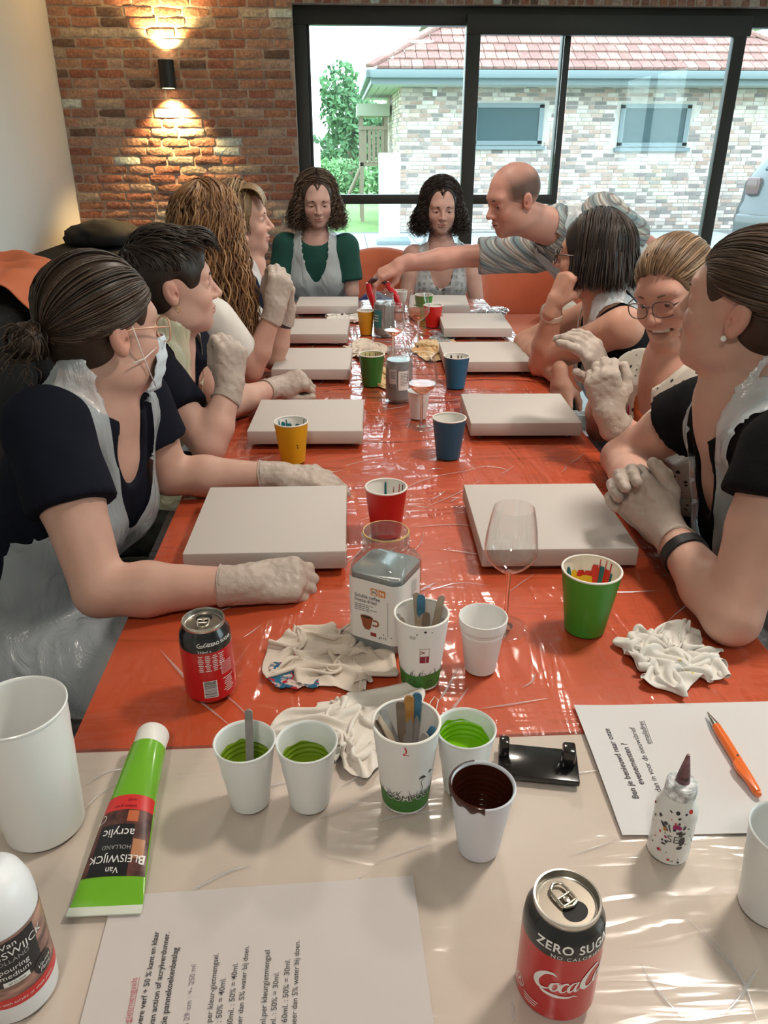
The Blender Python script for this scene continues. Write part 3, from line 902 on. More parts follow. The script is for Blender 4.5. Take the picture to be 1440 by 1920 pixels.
def canvas_px(fl, frt, bl, brt, label):
    a, b, c, d = (U(*p, CT) for p in (fl, frt, bl, brt))
    m = (a + b + c + d) / 4
    w = ((b - a).length + (d - c).length) / 2; dd = ((c - a).length + (d - b).length) / 2
    v = (b - a) + (d - c)
    return canvas(m.x, m.y, w, dd, math.atan2(v.y, v.x), label)
CL = [
 ((337, 1040), (645, 1032), (397, 912), (653, 910), 'blank white canvas in front of the woman in the face mask'),
 ((465, 808), (678, 808), (487, 749), (683, 748), 'blank white canvas behind the yellow cup with teal paint'),
 ((508, 692), (656, 692), (528, 652), (660, 652), 'blank white canvas beside the gloved fist with a bracelet'),
 ((532, 626), (652, 626), (545, 597), (655, 597), 'blank white canvas beside the raised clasped gloves'),
 ((553, 574), (668, 573), (562, 556), (675, 556), 'blank white canvas in front of the woman in the green shirt'),
 ((902, 1030), (1203, 1028), (871, 908), (1113, 905), 'blank white canvas behind the empty wine glass'),
 ((885, 793), (1090, 793), (862, 738), (1053, 737), 'blank white canvas beside the empty blue cup'),
 ((830, 678), (998, 678), (828, 641), (970, 640), 'blank white canvas behind the paint-stained blue cup'),
 ((826, 615), (960, 615), (828, 587), (942, 587), 'blank white canvas beside the red cup and beige gloves'),
 ((765, 575), (885, 577), (770, 553), (870, 553), 'blank white canvas in front of the woman in the patterned top'),
]
for c in CL: canvas_px(*c)

# ================================================================== CUPS
M_paper_in = pmat('cup_lining', (0.83, 0.81, 0.77), 0.5, coat=0.1)
def cup_r(z, h, rb_, rt): return rb_ + (rt - rb_) * z / h
def paper_cup(x, y, mat, label, h=0.095, rb_=0.0275, rt=0.0385, rim=True, group=None, cat='cup', rz=0.0, name='paper_cup', lining=None):
    e = tag(empty(name, (x, y, T), rz), label, cat, group)
    lathe('wall', [(rb_ - 0.003, 0.004), (rb_ - 0.003, 0.0), (rb_, 0.0), (rb_ + 0.0002, 0.002), (rt, h - 0.002), (rt - 0.0012, h - 0.0025), (rt - 0.0012, h - 0.004)], mat, e, 56)
    lathe('lining', [(rt - 0.001, h - 0.001), (rb_ - 0.001, 0.008), (0, 0.008)], lining or M_paper_in, e, 56)
    if rim:
        rr = 0.0017
        lathe('rim', [(rt - 0.001 + rr * math.cos(a), h - 0.0012 + rr * math.sin(a)) for a in [2 * PI * k / 10 for k in range(11)]], M_paper_in, e, 56)
    return e
def cmat(n, c): return pmat(n, c, 0.45, coat=0.15, bump=(250, 0.03))
M_cred, M_cyel, M_cblu, M_cgrn = cmat('red_card', (0.58, 0.016, 0.014)), cmat('yellow_card', (0.72, 0.40, 0.012)), cmat('blue_card', (0.006, 0.115, 0.225)), cmat('green_card', (0.05, 0.29, 0.025))
M_cgrn2 = cmat('dark_green_card', (0.028, 0.15, 0.025)); M_corange = cmat('amber_card', (0.66, 0.33, 0.015))
M_teal = pmat('teal_paint', (0.008, 0.13, 0.16), 0.3); M_redp = pmat('red_paint', (0.55, 0.02, 0.015), 0.3); M_yelp = pmat('yellow_paint', (0.75, 0.5, 0.02), 0.3); M_blackp = pmat('black_paint', (0.02, 0.02, 0.025), 0.4)
G_c = 'coloured paper cups'
def inside_drip(e, ang, z0, z1, w, mat, h=0.095, rb_=0.0275, rt=0.0385):
    """paint run on the inner wall of a cup"""
    V = []; Fc = []; n = 8
    for i in range(n + 1):
        t = i / n; z = z0 + (z1 - z0) * t
        r = cup_r(z, h, rb_, rt) - 0.0016
        hw = w / 2 * (1 - 0.75 * t ** 2 + 0.15 * math.sin(t * 7 + ang))
        for s in (-1, 0, 1):
            a = ang + s * hw / r
            V.append(((r - (0.0012 if s == 0 else 0)) * math.cos(a), (r - (0.0012 if s == 0 else 0)) * math.sin(a), z))
        if i:
            k = 3 * i
            Fc += [(k - 3, k - 2, k + 1, k), (k - 2, k - 1, k + 2, k + 1)]
    link('paint_run', mesh_from('paint_run', V, Fc, True), mat, e)
def paint_pool(e, z, mat, h=0.095, rb_=0.0275, rt=0.0385, name='paint'):
    r = cup_r(z, h, rb_, rt) - 0.0013
    lathe(name, [(r, z), (r * 0.97, z - 0.0006), (0, z - 0.0008)], mat, e, 40)
DIRC = lambda x, y: math.atan2(y, x)          # direction pointing away from the viewer
c = paper_cup(0.237, 1.666, M_cblu, 'deep blue paper cup with a clean empty inside', group=G_c)
c = paper_cup(0.332, 2.232, M_cblu, 'deep blue paper cup with dark paint stains inside', group=G_c)
for a, w in ((1.9, 0.010), (1.3, 0.006), (2.4, 0.005), (1.0, 0.004)): inside_drip(c, a, 0.06, 0.088, w, M_blackp)
c = paper_cup(0.071, 1.281, M_cred, 'red paper cup with a dark blue drip inside beside the coffee jar', group=G_c)
inside_drip(c, 1.55, 0.055, 0.088, 0.006, M_teal); inside_drip(c, 0.75, 0.06, 0.088, 0.003, M_redp); inside_drip(c, 0.5, 0.07, 0.09, 0.003, M_blackp); inside_drip(c, 1.1, 0.07, 0.08, 0.002, M_redp)
c = paper_cup(-0.123, 1.658, M_cyel, 'bright yellow paper cup splashed with teal paint inside', group=G_c)
for a, w, z1 in ((2.2, 0.016, 0.084), (2.5, 0.006, 0.09), (1.95, 0.005, 0.088), (1.8, 0.02, 0.078), (1.2, 0.02, 0.077)): inside_drip(c, a, 0.055, z1, w, M_teal)
inside_drip(c, 0.7, 0.06, 0.091, 0.002, M_blackp)
for k, (a, zz) in enumerate(((-1.15, 0.047), (-1.12, 0.041))):
    wrap_shape('paint_fleck', *rect_shape(0.003, 0.003, 2, 1), M_blackp, c, lambda z_: cup_r(z_, 0.095, 0.0275, 0.0385), zz, a)
c = paper_cup(0.352, 0.952, M_cgrn, 'large green paper cup with red, yellow and teal paint inside', 0.102, 0.0295, 0.0432, group=G_c)
gk = dict(h=0.102, rb_=0.0295, rt=0.0432)
paint_pool(c, 0.050, M_yelp, **gk)
for a, z1, w, m in ((2.25, 0.088, 0.016, M_teal), (1.95, 0.080, 0.016, M_yelp), (1.65, 0.078, 0.02, M_redp), (1.35, 0.077, 0.02, M_redp), (1.1, 0.088, 0.018, M_redp), (0.85, 0.088, 0.016, M_teal), (0.62, 0.086, 0.014, M_redp), (0.4, 0.083, 0.01, M_teal), (2.55, 0.078, 0.014, M_redp), (0.95, 0.098, 0.003, M_redp), (0.72, 0.099, 0.003, M_redp), (0.5, 0.098, 0.005, M_redp), (1.5, 0.070, 0.05, M_yelp)):
    inside_drip(c, a, 0.048, z1, w, m, **gk)
c = paper_cup(0.082, 2.268, M_cgrn2, 'dark green paper cup with yellow-stained lining', group=G_c, lining=pmat('stained_lining', (0.62, 0.55, 0.30), 0.5))
for a in (1.2, 1.7, 2.1, 1.0): inside_drip(c, a, 0.05, 0.09, 0.003, M_blackp)
paper_cup(0.0865, 2.962, M_corange, 'amber yellow paper cup beside the far glass jar', h=0.09, rb_=0.023, rt=0.033, group=G_c)
paper_cup(0.357, 3.085, M_cred, 'red paper cup in front of the small green cup', h=0.085, group=G_c)
c = paper_cup(0.340, 3.29, M_cgrn, 'bright green paper cup at the far end of the table', h=0.09, group=G_c)
for a in (0.9, 0.5, 1.3): inside_drip(c, a, 0.05, 0.086, 0.006, M_blackp)
paper_cup(0.246, 3.42, cmat('white_card', (0.75, 0.74, 0.72)), 'plain white paper cup behind the far glass jar', h=0.085, rb_=0.025, rt=0.035, group=G_c)

# white plastic cups (ribbed)
M_plastic = pmat('white_plastic', (0.80, 0.83, 0.83), 0.35, sss=0.0, coat=0.05)
M_foam = pmat('foam_white', (0.80, 0.80, 0.79), 0.6, bump=(500, 0.05))
M_green_pt = pmat('lime_paint', (0.20, 0.50, 0.010), 0.22, coat=0.4)
M_green_dk = pmat('olive_paint', (0.17, 0.28, 0.012), 0.3, coat=0.3)
M_brown_pt = pmat('brown_paint', (0.050, 0.011, 0.006), 0.15, coat=0.6)
PH, PB, PT = 0.086, 0.0213, 0.0318
M_stain = pmat('cup_stain', (0.36, 0.50, 0.10), 0.45)
def plastic_cup(x, y, label, paint=None, level=0.03, splash=0.0, h=PH, rb_=PB, rt=PT, rz=0.0, mat=None, group='white plastic cups', ribs=True):
    e = tag(empty('plastic_cup', (x, y, T), rz), label, 'cup', group)
    mat = mat or M_plastic
    out = [(0, 0.003), (rb_ - 0.004, 0.003), (rb_ - 0.002, 0.0), (rb_, 0.001)]
    out += [(cup_r(z_, h, rb_, rt), z_) for z_ in np.linspace(0.004, h * 0.42, 4)]
    out += [(cup_r(z_, h, rb_, rt) + (0.0006 if k % 2 else 0), z_) for k, z_ in enumerate(np.linspace(h * 0.45, h - 0.004, 5))]
    out += [(rt + 0.0012, h - 0.003), (rt + 0.0014, h - 0.001), (rt + 0.0004, h), (rt - 0.0008, h - 0.001)]
    rin = lambda z_: cup_r(z_, h, rb_, rt) - 0.0011
    zs = np.linspace(h - 0.003, 0.006, 26)
    inn = [(rin(z_) + (0.0006 * math.sin(z_ * 2 * PI / 0.0062) if ribs and h * 0.3 < z_ < h * 0.82 else 0), z_) for z_ in zs]
    lathe('wall', out + [inn[0]], mat, e, 56, 40)
    lathe('inner_wall', inn + [(0, 0.006)], mat, e, 56)
    if paint:
        r = rin(level)
        lathe('paint', [(r + 0.0004, level), (r * 0.985, level - 0.0006), (0, level - 0.0008)], paint, e, 48)
        if splash > 0:
            # ragged paint coat on the inner wall above the level
            V = []; Fc = []; n = 72; m = 26
            for j in range(m + 1):
                for k in range(n):
                    a = 2 * PI * k / n
                    top = level + splash * (0.75 + 0.14 * mnoise.noise(Vector((math.cos(a) * 2.3, math.sin(a) * 2.3, x * 9))) + 0.22 * math.sin(a - 0.9))
                    z_ = level - 0.002 + (min(top, h - 0.001) - level) * j / m
                    r = rin(z_) + (0.0006 * math.sin(z_ * 2 * PI / 0.0062) if ribs and h * 0.3 < z_ < h * 0.82 else 0) - 0.0006
                    V.append((r * math.cos(a), r * math.sin(a), z_))
            for j in range(m):
                for k in range(n):
                    k2 = (k + 1) % n
                    Fc.append((j * n + k, j * n + n + k, j * n + n + k2, j * n + k2))
            link('paint_coat', mesh_from('paint_coat', V, Fc, True), paint, e)
    return e
p1 = plastic_cup(-0.115, 0.638, 'white plastic cup of olive green paint with a stirring stick', M_green_dk, 0.044, 0.022)
p2 = plastic_cup(-0.049, 0.634, 'white plastic cup of olive green paint with a nearly sunken stick', M_green_dk, 0.044, 0.020)
p3 = plastic_cup(0.123, 0.646, 'white plastic cup of bright lime paint next to the black holder', M_green_pt, 0.050, 0.027)
p4 = plastic_cup(0.127, 0.563, 'white plastic cup of dark brown paint coated to the rim', M_brown_pt, 0.030, 0.20, mat=pmat('cool_white_plastic', (0.72, 0.76, 0.84), 0.35))
# brown paint dripping over the rim
V = []; Fc = []; n = 40
for k in range(n + 1):
    a = math.radians(95 + 170 * k / n)
    dz = 0.003 + 0.010 * max(0, mnoise.noise(Vector((k * 0.21, 3.1, 0)))) + 0.004 * math.sin(k * 0.5) ** 2
    for (rr, zz) in ((PT - 0.001, PH + 0.0006), (PT + 0.0018, PH - 0.0002), (PT + 0.0020 - dz * 0.12, PH - dz)):
        V.append((rr * math.cos(a), rr * math.sin(a), zz))
    if k:
        q = 3 * k
        Fc += [(q - 3, q, q + 1, q - 2), (q - 2, q + 1, q + 2, q - 1)]
link('rim_paint', mesh_from('rim_paint', V, Fc, True), M_brown_pt, p4)
plastic_cup(0.194, 1.950, 'small white plastic cup behind the middle wine glass', h=0.075, rt=0.029)
pr = plastic_cup(0.392, 0.480, 'translucent white plastic cup standing next to the splattered dropper bottle', h=0.100, rb_=0.0265, rt=0.0345, mat=pmat('milky_plastic', (0.74, 0.77, 0.77), 0.3), ribs=False)
plastic_cup(-0.331, 0.618, 'big white plastic beaker beside the green paint tube', h=0.158, rb_=0.040, rt=0.0470, mat=pmat('beaker_plastic', (0.82, 0.83, 0.82), 0.28, coat=0.1), ribs=False)
# stacked foam cups
fe = tag(empty('foam_cup', (0.179, 0.863, T)), 'white foam cup of two stacked together beside the wine glass foot', 'cup')
fr_ = lambda z_: 0.0215 + (0.0315 - 0.0215) * z_ / 0.084
lathe('outer_cup', [(0, 0.002), (0.019, 0.002), (0.0195, 0.0), (0.0215, 0.001), (fr_(0.058), 0.058), (0.0292, 0.060), (fr_(0.063) + 0.0006, 0.063), (fr_(0.064), 0.0645), (0.0302, 0.066), (0.0305, 0.069)], M_foam, fe, 56)
lathe('inner_cup', [(0.0300, 0.069), (0.0318, 0.0705), (0.0330, 0.082), (0.0328, 0.0845), (0.0315, 0.0850), (0.0300, 0.083), (0.0225, 0.016), (0, 0.016)], M_foam, fe, 56)

# stirring sticks
M_stick = pmat('wooden_stick', (0.42, 0.33, 0.25), 0.7, var=(30, 0.25), bump=(60, 0.2))
M_stick_grey = pmat('grey_stained_stick', (0.26, 0.245, 0.235), 0.6, var=(40, 0.3))
M_stick_brown = pmat('brown_stained_stick', (0.20, 0.15, 0.115), 0.6, var=(40, 0.3))
M_stick_blue = pmat('blue_paint_dried', (0.05, 0.16, 0.26), 0.4, var=(60, 0.5)); M_stick_ochre = pmat('ochre_paint_dried', (0.42, 0.20, 0.05), 0.4, var=(60, 0.4))
def stick_mesh(L, w=0.0095, t=0.0018, tip=None):
    n = 8; pts = []
    for k in range(n + 1):
        a = PI * k / n
        pts.append((w / 2 * math.cos(a), L - w / 2 + w / 2 * math.sin(a)))
    for k in range(n + 1):
        a = PI + PI * k / n
        pts.append((w / 2 * math.cos(a), w / 2 + w / 2 * math.sin(a)))
    return pts
def stick(base, top, mat, label, tipmat=None, tiplen=0.03, w=0.0095, roll=0.0, group='stirring sticks'):
    base, top = Vector(base), Vector(top)
    d = top - base; L = d.length
    e = prism('stirring_stick', stick_mesh(L, w), -0.0009, 0.0009, mat, None)
    y = d.normalized(); view = Vector((0, -0.6, 0.5))
    zz = (view - y * view.dot(y)).normalized(); zz = Quaternion(y, roll) @ zz
    xx = y.cross(zz)
    e.matrix_world = Matrix((( xx.x, y.x, zz.x, base.x), (xx.y, y.y, zz.y, base.y), (xx.z, y.z, zz.z, base.z), (0, 0, 0, 1)))
    if tipmat:
        pts = [p for p in stick_mesh(L, w * 1.12)]
        pts = [(x, max(y_, L - tiplen + 0.004 * math.sin(x * 900))) for x, y_ in pts]
        prism('dried_paint', pts, -0.0013, 0.0013, tipmat, e)
    return tag(e, label, 'stick', group)
def UYv(px, py, Y): return UY(px, py, Y)
stick((-0.113, 0.632, T + 0.010), UY(466, 1330, 0.640), M_stick_grey, 'flat grey stirring stick standing in the olive paint cup', w=0.0082)
stick((-0.041, 0.630, T + 0.038), (-0.052, 0.621, T + 0.053), M_stick_grey, 'short end of a stirring stick just above the olive paint', w=0.009)
stick((0.116, 0.640, T + 0.015), (0.0985, 0.632, T + 0.078), M_stick_grey, 'grey stirring stick leaning in the lime paint cup', w=0.007)

# printed compostable cups
M_ccup = pmat('printed_cup_white', (0.80, 0.80, 0.79), 0.45)
M_grassp = pmat('printed_grass_green', (0.045, 0.17, 0.028), 0.5)
M_ink = pmat('black_ink', (0.03, 0.035, 0.03), 0.6)
M_maroon = pmat('maroon_ink', (0.26, 0.02, 0.045), 0.6)
CH, CB, CTR = 0.108, 0.0253, 0.0362
crad = lambda z_: cup_r(z_, CH, CB, CTR)
def compost_cup(x, y, label, rz):
    e = paper_cup(x, y, M_ccup, label, CH, CB, CTR, rz=rz, name='paper_cup', group='printed compostable cups')
    n = 96; V = []; Fc = []
    r_ = random.Random(int(x * 1000))
    for k in range(n):
        a = 2 * PI * k / n
        top = 0.027 + 0.0015 * math.sin(a * 3)
        for zz in (0.0035, 0.015, top):
            V.append(((crad(zz) + 0.0004) * math.cos(a), (crad(zz) + 0.0004) * math.sin(a), zz))
    for k in range(n):
        q, w = 3 * k, 3 * ((k + 1) % n)
        Fc += [(q, w, w + 1, q + 1), (q + 1, w + 1, w + 2, q + 2)]
    link('grass_print', mesh_from('grass_print', V, Fc, True), M_grassp, e)
    sh = []
    for k in range(46):                                   # printed grass blades
        x0 = r_.uniform(-PI, PI) * 0.029; hh = r_.uniform(0.004, 0.013); b = r_.uniform(-0.005, 0.005)
        sh.append(stroke_shape([(x0, 0.026), (x0 + b * 0.3, 0.026 + hh * 0.6), (x0 + b, 0.026 + hh)], [0.0007, 0.0006, 0.0001], 3))
    V, Fc = join_shapes(sh)
    wrap_shape('blade_print', V, Fc, M_ink, e, lambda z_: crad(z_), 0.0, 0.0, 0, 0.0005)
    return e
cc1 = compost_cup(0.093, 0.841, 'printed white cup of used sticks standing in front of the coffee jar', -PI / 2)
cc2 = compost_cup(0.057, 0.634, 'printed white cup of used sticks with flower print between the paint cups', -PI / 2)
# marks on the cup by the jar: level mark, quality mark, recycling triangles
wrap_text('level_mark', '0,25', 0.0042, M_ink, cc1, crad, 0.089, -0.42, narrow=1.0)
wrap_shape('level_line', *rect_shape(0.010, 0.0004), M_ink, cc1, crad, 0.0915, -0.42)
wrap_shape('mark_frame', *join_shapes([([(x + a, y + b) for x, y in rect_shape(w, h_, 4, 1)[0]], rect_shape(w, h_, 4, 1)[1]) for (a, b, w, h_) in ((0, 0.0127, 0.012, 0.0004), (0, 0, 0.012, 0.0004), (-0.006, 0.0065, 0.0004, 0.0125), (0.006, 0.0065, 0.0004, 0.0125))]), M_maroon, cc1, crad, 0.060, 0.05)
wrap_shape('mark_block', *rect_shape(0.0075, 0.0105, 4, 2), M_maroon, cc1, crad, 0.0545, -0.02)
wrap_shape('mark_block', *rect_shape(0.0042, 0.0105, 4, 2), M_maroon, cc1, crad, 0.0545, 0.19)
wrap_text('mark_lettering', 'V', 0.009, M_maroon, cc1, crad, 0.0665, -0.01, tilt=PI / 2, bold=0.02)
def recycle(e, ang, z):
    for k in range(3):
        a = PI / 2 + k * 2 * PI / 3
        p, q = (0.0048 * math.cos(a + 0.25), 0.0048 * math.sin(a + 0.25)), (0.0048 * math.cos(a + 1.75), 0.0048 * math.sin(a + 1.75))
        wrap_shape('recycling_mark', *stroke_shape([p, ((p[0] + q[0]) / 2, (p[1] + q[1]) / 2), q], [0.0012, 0.0012, 0.0012], 2), M_ink, e, crad, z, ang, 0, 0.0007)
recycle(cc1, -0.50, 0.0145); recycle(cc1, 0.38, 0.0135)
for k, (a, zz, s_) in enumerate(((0.05, 0.1005, 0.003), (-0.25, 0.096, 0.0018), (0.3, 0.0985, 0.0014))):
    wrap_shape('paint_fleck', *rect_shape(s_, s_, 2, 1), M_blackp, cc1, crad, zz, a, 0.4)
wrap_text('cup_lettering', 'COMPOST', 0.0115, M_ccup, cc2, crad, 0.0255, 0.10, bold=0.03, off=0.0007)
wrap_text('cup_lettering', 'COMPOST', 0.0115, M_ink, cc2, crad, 0.0262, 0.10, bold=-0.004, off=0.0010)
wrap_shape('flower_stem', *stroke_shape([(0.0, 0.028), (0.001, 0.038), (-0.001, 0.048), (0.002, 0.053)], [0.0008, 0.0007, 0.0006, 0.0005]), M_ink, cc2, crad, 0.0, 0.52, 0, 0.0006)
wrap_shape('flower_head', *stroke_shape([(-0.0035, 0.0535), (0.0, 0.055), (0.0035, 0.0525)], [0.001, 0.004, 0.001]), M_ink, cc2, crad, 0.0, 0.52, 0, 0.0006)
wrap_shape('flower_head', *stroke_shape([(-0.0015, 0.0555), (0.0, 0.057), (0.0025, 0.0565)], [0.001, 0.003, 0.001]), M_ink, cc2, crad, 0.0, 0.86, 0, 0.0006)
wrap_shape('paint_drip', *stroke_shape([(0, 0.1035), (0.001, 0.097), (-0.001, 0.093), (0.003, 0.092)], [0.0012, 0.0009, 0.0012, 0.0008]), M_redp, cc2, crad, 0.0, -0.12, 0, 0.0006)
# used sticks standing in the two cups
def cup_sticks(cx, cy, spec, where):
    for i, (bx, by, tx, ty, tz, m, tm, desc, roll) in enumerate(spec):
        stick((cx + bx, cy + by, T + 0.012), (cx + tx, cy + ty, T + tz), m, desc + ' ' + where, tm, 0.03, roll=roll)
cup_sticks(0.093, 0.841, [
    (0.003, 0.008, -0.005, 0.026, 0.122, M_stick, None, 'pale wooden stick behind the blue-tipped one', 0.0),
    (-0.002, 0.004, 0.001, 0.018, 0.1235, M_stick, M_stick_blue, 'wooden stick with a blue painted end', 0.0),
    (0.006, 0.0, 0.028, 0.014, 0.124, M_stick, None, 'wooden stick leaning out alone', 0.3),
    (0.008, -0.004, -0.032, -0.004, 0.108, M_stick_grey, None, 'dark stick lying against the rim', 0.9),
    (0.010, -0.002, -0.029, -0.010, 0.106, M_stick_brown, None, 'stained stick low against the rim', 0.6),
    (-0.010, -0.006, 0.030, -0.010, 0.103, M_stick_grey, None, 'grey stick leaning low on the other side', -0.8),
    (0.0, -0.002, 0.008, 0.012, 0.100, M_stick_brown, None, 'short brown stick in the middle', 0.0)],
    'in the cup before the jar')
cup_sticks(0.057, 0.634, [
    (0.000, 0.006, -0.006, 0.014, 0.122, M_stick_brown, None, 'dark brown stick', 0.0),
    (0.002, 0.004, 0.004, 0.016, 0.128, M_stick_grey, M_stick_ochre, 'pale stick with a rust-stained lower end', 0.0),
    (0.004, 0.004, 0.013, 0.020, 0.128, M_stick_grey, M_stick_blue, 'stick with a teal painted end', 0.0),
    (0.012, 0.000, -0.026, 0.004, 0.120, M_stick_grey, None, 'grey stick fanning outwards', 0.7),
    (0.014, -0.004, -0.029, -0.002, 0.117, M_stick, None, 'light stick at the edge of the fan', 0.9),
    (0.014, -0.006, -0.033, -0.004, 0.112, M_stick_brown, None, 'outermost brown stick of the fan', 1.1),
    (-0.012, -0.010, 0.029, -0.012, 0.108, M_stick_brown, M_stick_blue, 'stick with dark blue paint lying low', -0.7),
    (-0.012, -0.012, 0.020, -0.016, 0.103, M_stick_grey, None, 'short grey stick lying low', -0.5)],
    'in the cup among the paint cups')
# ================================================================== GLASS
M_clear = thin_glass('clear_glass', (0.985, 0.985, 0.985), 0.01, 1.5, strength=1.15)
M_jarglass = thin_glass('jar_glass', (0.93, 0.945, 0.945), 0.015, 1.5, haze=0.09, hazecol=(0.5, 0.55, 0.56), strength=1.6)
M_stemglass = pmat('stem_glass', (1, 1, 1), 0.0, trans=1.0, ior=1.45)
M_rose = thin_glass('rose_wine', (0.98, 0.70, 0.58), 0.02, 1.33, haze=0.12, hazecol=(0.95, 0.62, 0.5))
M_greywater = pmat('grey_paint_water', (0.235, 0.255, 0.255), 0.25, coat=0.3)
def bowl_profile(R, H, stem_h, rim_r):
    """outer bowl: from stem top upward"""
    pts = []
    for t in np.linspace(0, 1, 22):
        z = stem_h + H * t
        if t < 0.38:
            r = 0.004 + (R - 0.004) * math.sin((t / 0.38) * PI / 2) ** 0.8
        else:
            q = (t - 0.38) / 0.62
            r = R + (rim_r - R) * (q ** 1.6)
        pts.append((r, z))
    return pts
def wine_glass(x, y, label, wine=0.0, H=0.105, stem_h=0.095, R=0.038, rim_r=0.0285, tilt=0.0):
    e = tag(empty('wine_glass', (x, y, T)), label, 'wine glass', 'wine glasses')
    bp = bowl_profile(R, H, stem_h, rim_r)
    inner = [(max(r - 0.0011, 0.0), z + (0.0015 if i == 0 else 0)) for i, (r, z) in enumerate(bp)]
    lathe('bowl', [(0.0, stem_h)] + bp + list(reversed(inner)) , M_clear, e, 56, 60)
    lathe('stem', [(0.0042, stem_h + 0.004), (0.0034, stem_h - 0.010), (0.0030, stem_h * 0.6), (0.0033, 0.02), (0.006, 0.008), (0.012, 0.0045)], M_stemglass, e, 24)
    lathe('foot', [(0.012, 0.0045), (0.024, 0.0030), (0.0335, 0.0016), (0.0345, 0.0008), (0.0335, 0.0), (0, 0.0)], M_clear, e, 56)
    if wine > 0:
        pr = [(r, z) for (r, z) in inner if z < stem_h + wine]
        rt = float(np.interp(stem_h + wine, [z for r, z in inner], [r for r, z in inner]))
        lathe('wine', [(0, stem_h + 0.002)] + [(max(r - 0.0004, 0.001), z) for r, z in pr[1:]] + [(rt - 0.0004, stem_h + wine), (0, stem_h + wine)], M_rose, e, 48)
    return e
wine_glass(0.232, 0.957, 'empty wine glass in front of the blank canvas beside the green cup')
wine_glass(0.1935, 1.866, 'wine glass with a little rose wine beside the empty blue cup', 0.030, H=0.104, stem_h=0.088)
wine_glass(0.163, 2.52, 'wine glass with rose wine behind the middle glass jar', 0.022, H=0.104, stem_h=0.088)
wine_glass(0.262, 2.70, 'wine glass half filled with rose wine next to the far red cup', 0.042, H=0.104, stem_h=0.10)

def rounded_square(a, c, n=8):
    pts = []
    for q in range(4):
        ang0 = -PI / 2 + q * PI / 2
        cx, cy = [(a - c, -a + c), (a - c, a - c), (-a + c, a - c), (-a + c, -a + c)][q]
        for k in range(n + 1):
            t = ang0 + PI / 2 * k / n
            pts.append((cx + c * math.cos(t), cy + c * math.sin(t)))
    return pts
def ring_loft(rings, mat, name, parent, cap0=True, cap1=True, sharp=40):
    V = []; Fc = []; n = len(rings[0])
    for r in rings: V += r
    for j in range(len(rings) - 1):
        for k in range(n):
            k2 = (k + 1) % n
            Fc.append((j * n + k, j * n + k2, (j + 1) * n + k2, (j + 1) * n + k))
    if cap0: Fc.append(tuple(reversed(range(n))))
    if cap1: Fc.append(tuple(range((len(rings) - 1) * n, len(rings) * n)))
    return link(name, mesh_from(name, V, Fc, True, sharp), mat, parent)

# ---- big coffee jar
jar = tag(empty('coffee_jar', (0.052, 0.942, T), math.radians(-30)), 'large square glass coffee jar with white label full of grey paint water', 'jar')
def jar_ring(a, c, z):
    return [(x, y, z) for x, y in rounded_square(a, c)]
def jar_rings(off):
    R = []
    for (a, c, z) in ((0.036, 0.016, 0.0), (0.0405, 0.016, 0.004), (0.0415, 0.015, 0.012), (0.0415, 0.015, 0.122), (0.041, 0.018, 0.130), (0.0385, 0.024, 0.138), (0.0335, 0.0315, 0.145), (0.0315, 0.0315, 0.149), (0.0315, 0.0315, 0.153)):
        R.append(jar_ring(a - off, min(c, a - off - 1e-4), z + (off if z < 0.002 else 0)))
    return R
ring_loft(jar_rings(0.0), M_jarglass, 'glass', jar, True, False)
lathe('neck', [(0.0315, 0.153), (0.0325, 0.156), (0.0335, 0.158), (0.0325, 0.160), (0.0322, 0.168), (0.0335, 0.170), (0.0328, 0.1755), (0.0310, 0.176), (0.0295, 0.174), (0.0290, 0.155)], M_jarglass, jar, 48)
lathe('rim_residue', [(0.0328, 0.1752), (0.0320, 0.1768), (0.0306, 0.1766)], pmat('glue_residue', (0.55, 0.36, 0.12), 0.5, var=(60, 0.5)), jar, 48)
wr = [r for r in jar_rings(0.002)][:6]
wr = [[(x, y, z + 0.003) if i == 0 else (x, y, z) for x, y, z in r] for i, r in enumerate(wr)]
wr[-2] = [(x, y, 0.1235) for x, y, z in wr[-2]]
ring_loft(wr[:4] + [wr[-2]], M_greywater, 'paint_water', jar)
M_label = pmat('label_white', (0.80, 0.79, 0.77), 0.45)
# label over the front face, the corner and the right face
outl = rounded_square(0.0421, 0.0152)
idx = list(range(len(outl)))
front = [(x, y) for x, y in outl[-6:]] + [(x, y) for x, y in outl[:9]] + [(0.0421, 0.024)]
V = []; Fc = []
for (x, y) in front: V += [(x, y, 0.020), (x, y, 0.117)]
for k in range(len(front) - 1): Fc.append((2 * k, 2 * k + 2, 2 * k + 3, 2 * k + 1))
link('label', mesh_from('label', V, Fc, True, 60), M_label, jar)
M_dkgrey = pmat('dark_grey_ink', (0.06, 0.06, 0.065), 0.6); M_orlogo = pmat('orange_logo', (0.72, 0.22, 0.03), 0.5); M_cupbr = pmat('printed_cup_brown', (0.30, 0.075, 0.025), 0.5); M_coffee = pmat('printed_coffee', (0.03, 0.012, 0.008), 0.5); M_dkred = pmat('dark_red_print', (0.30, 0.02, 0.02), 0.5)
def face_shape(name, V2, F2, mat, x, z, off=0.0006):
    W = [(x + a, -0.0421 - off, z + b) for a, b in V2]
    return link(name, mesh_from(name, W, F2), mat, jar)
def face_text(s, size, mat, x, z, off=0.0006, **kw):
    return face_shape('label_lettering', *text_data(s, size, **kw), mat, x, z, off)
def disc_shape(r, n=20, sx=1.0, sy=1.0): return [(r * sx * math.cos(2 * PI * k / n), r * sy * math.sin(2 * PI * k / n)) for k in range(n)], [tuple(range(n))]
face_shape('logo_block', *rect_shape(0.0105, 0.0105, 1, 1), M_orlogo, 0.0035, 0.1015)
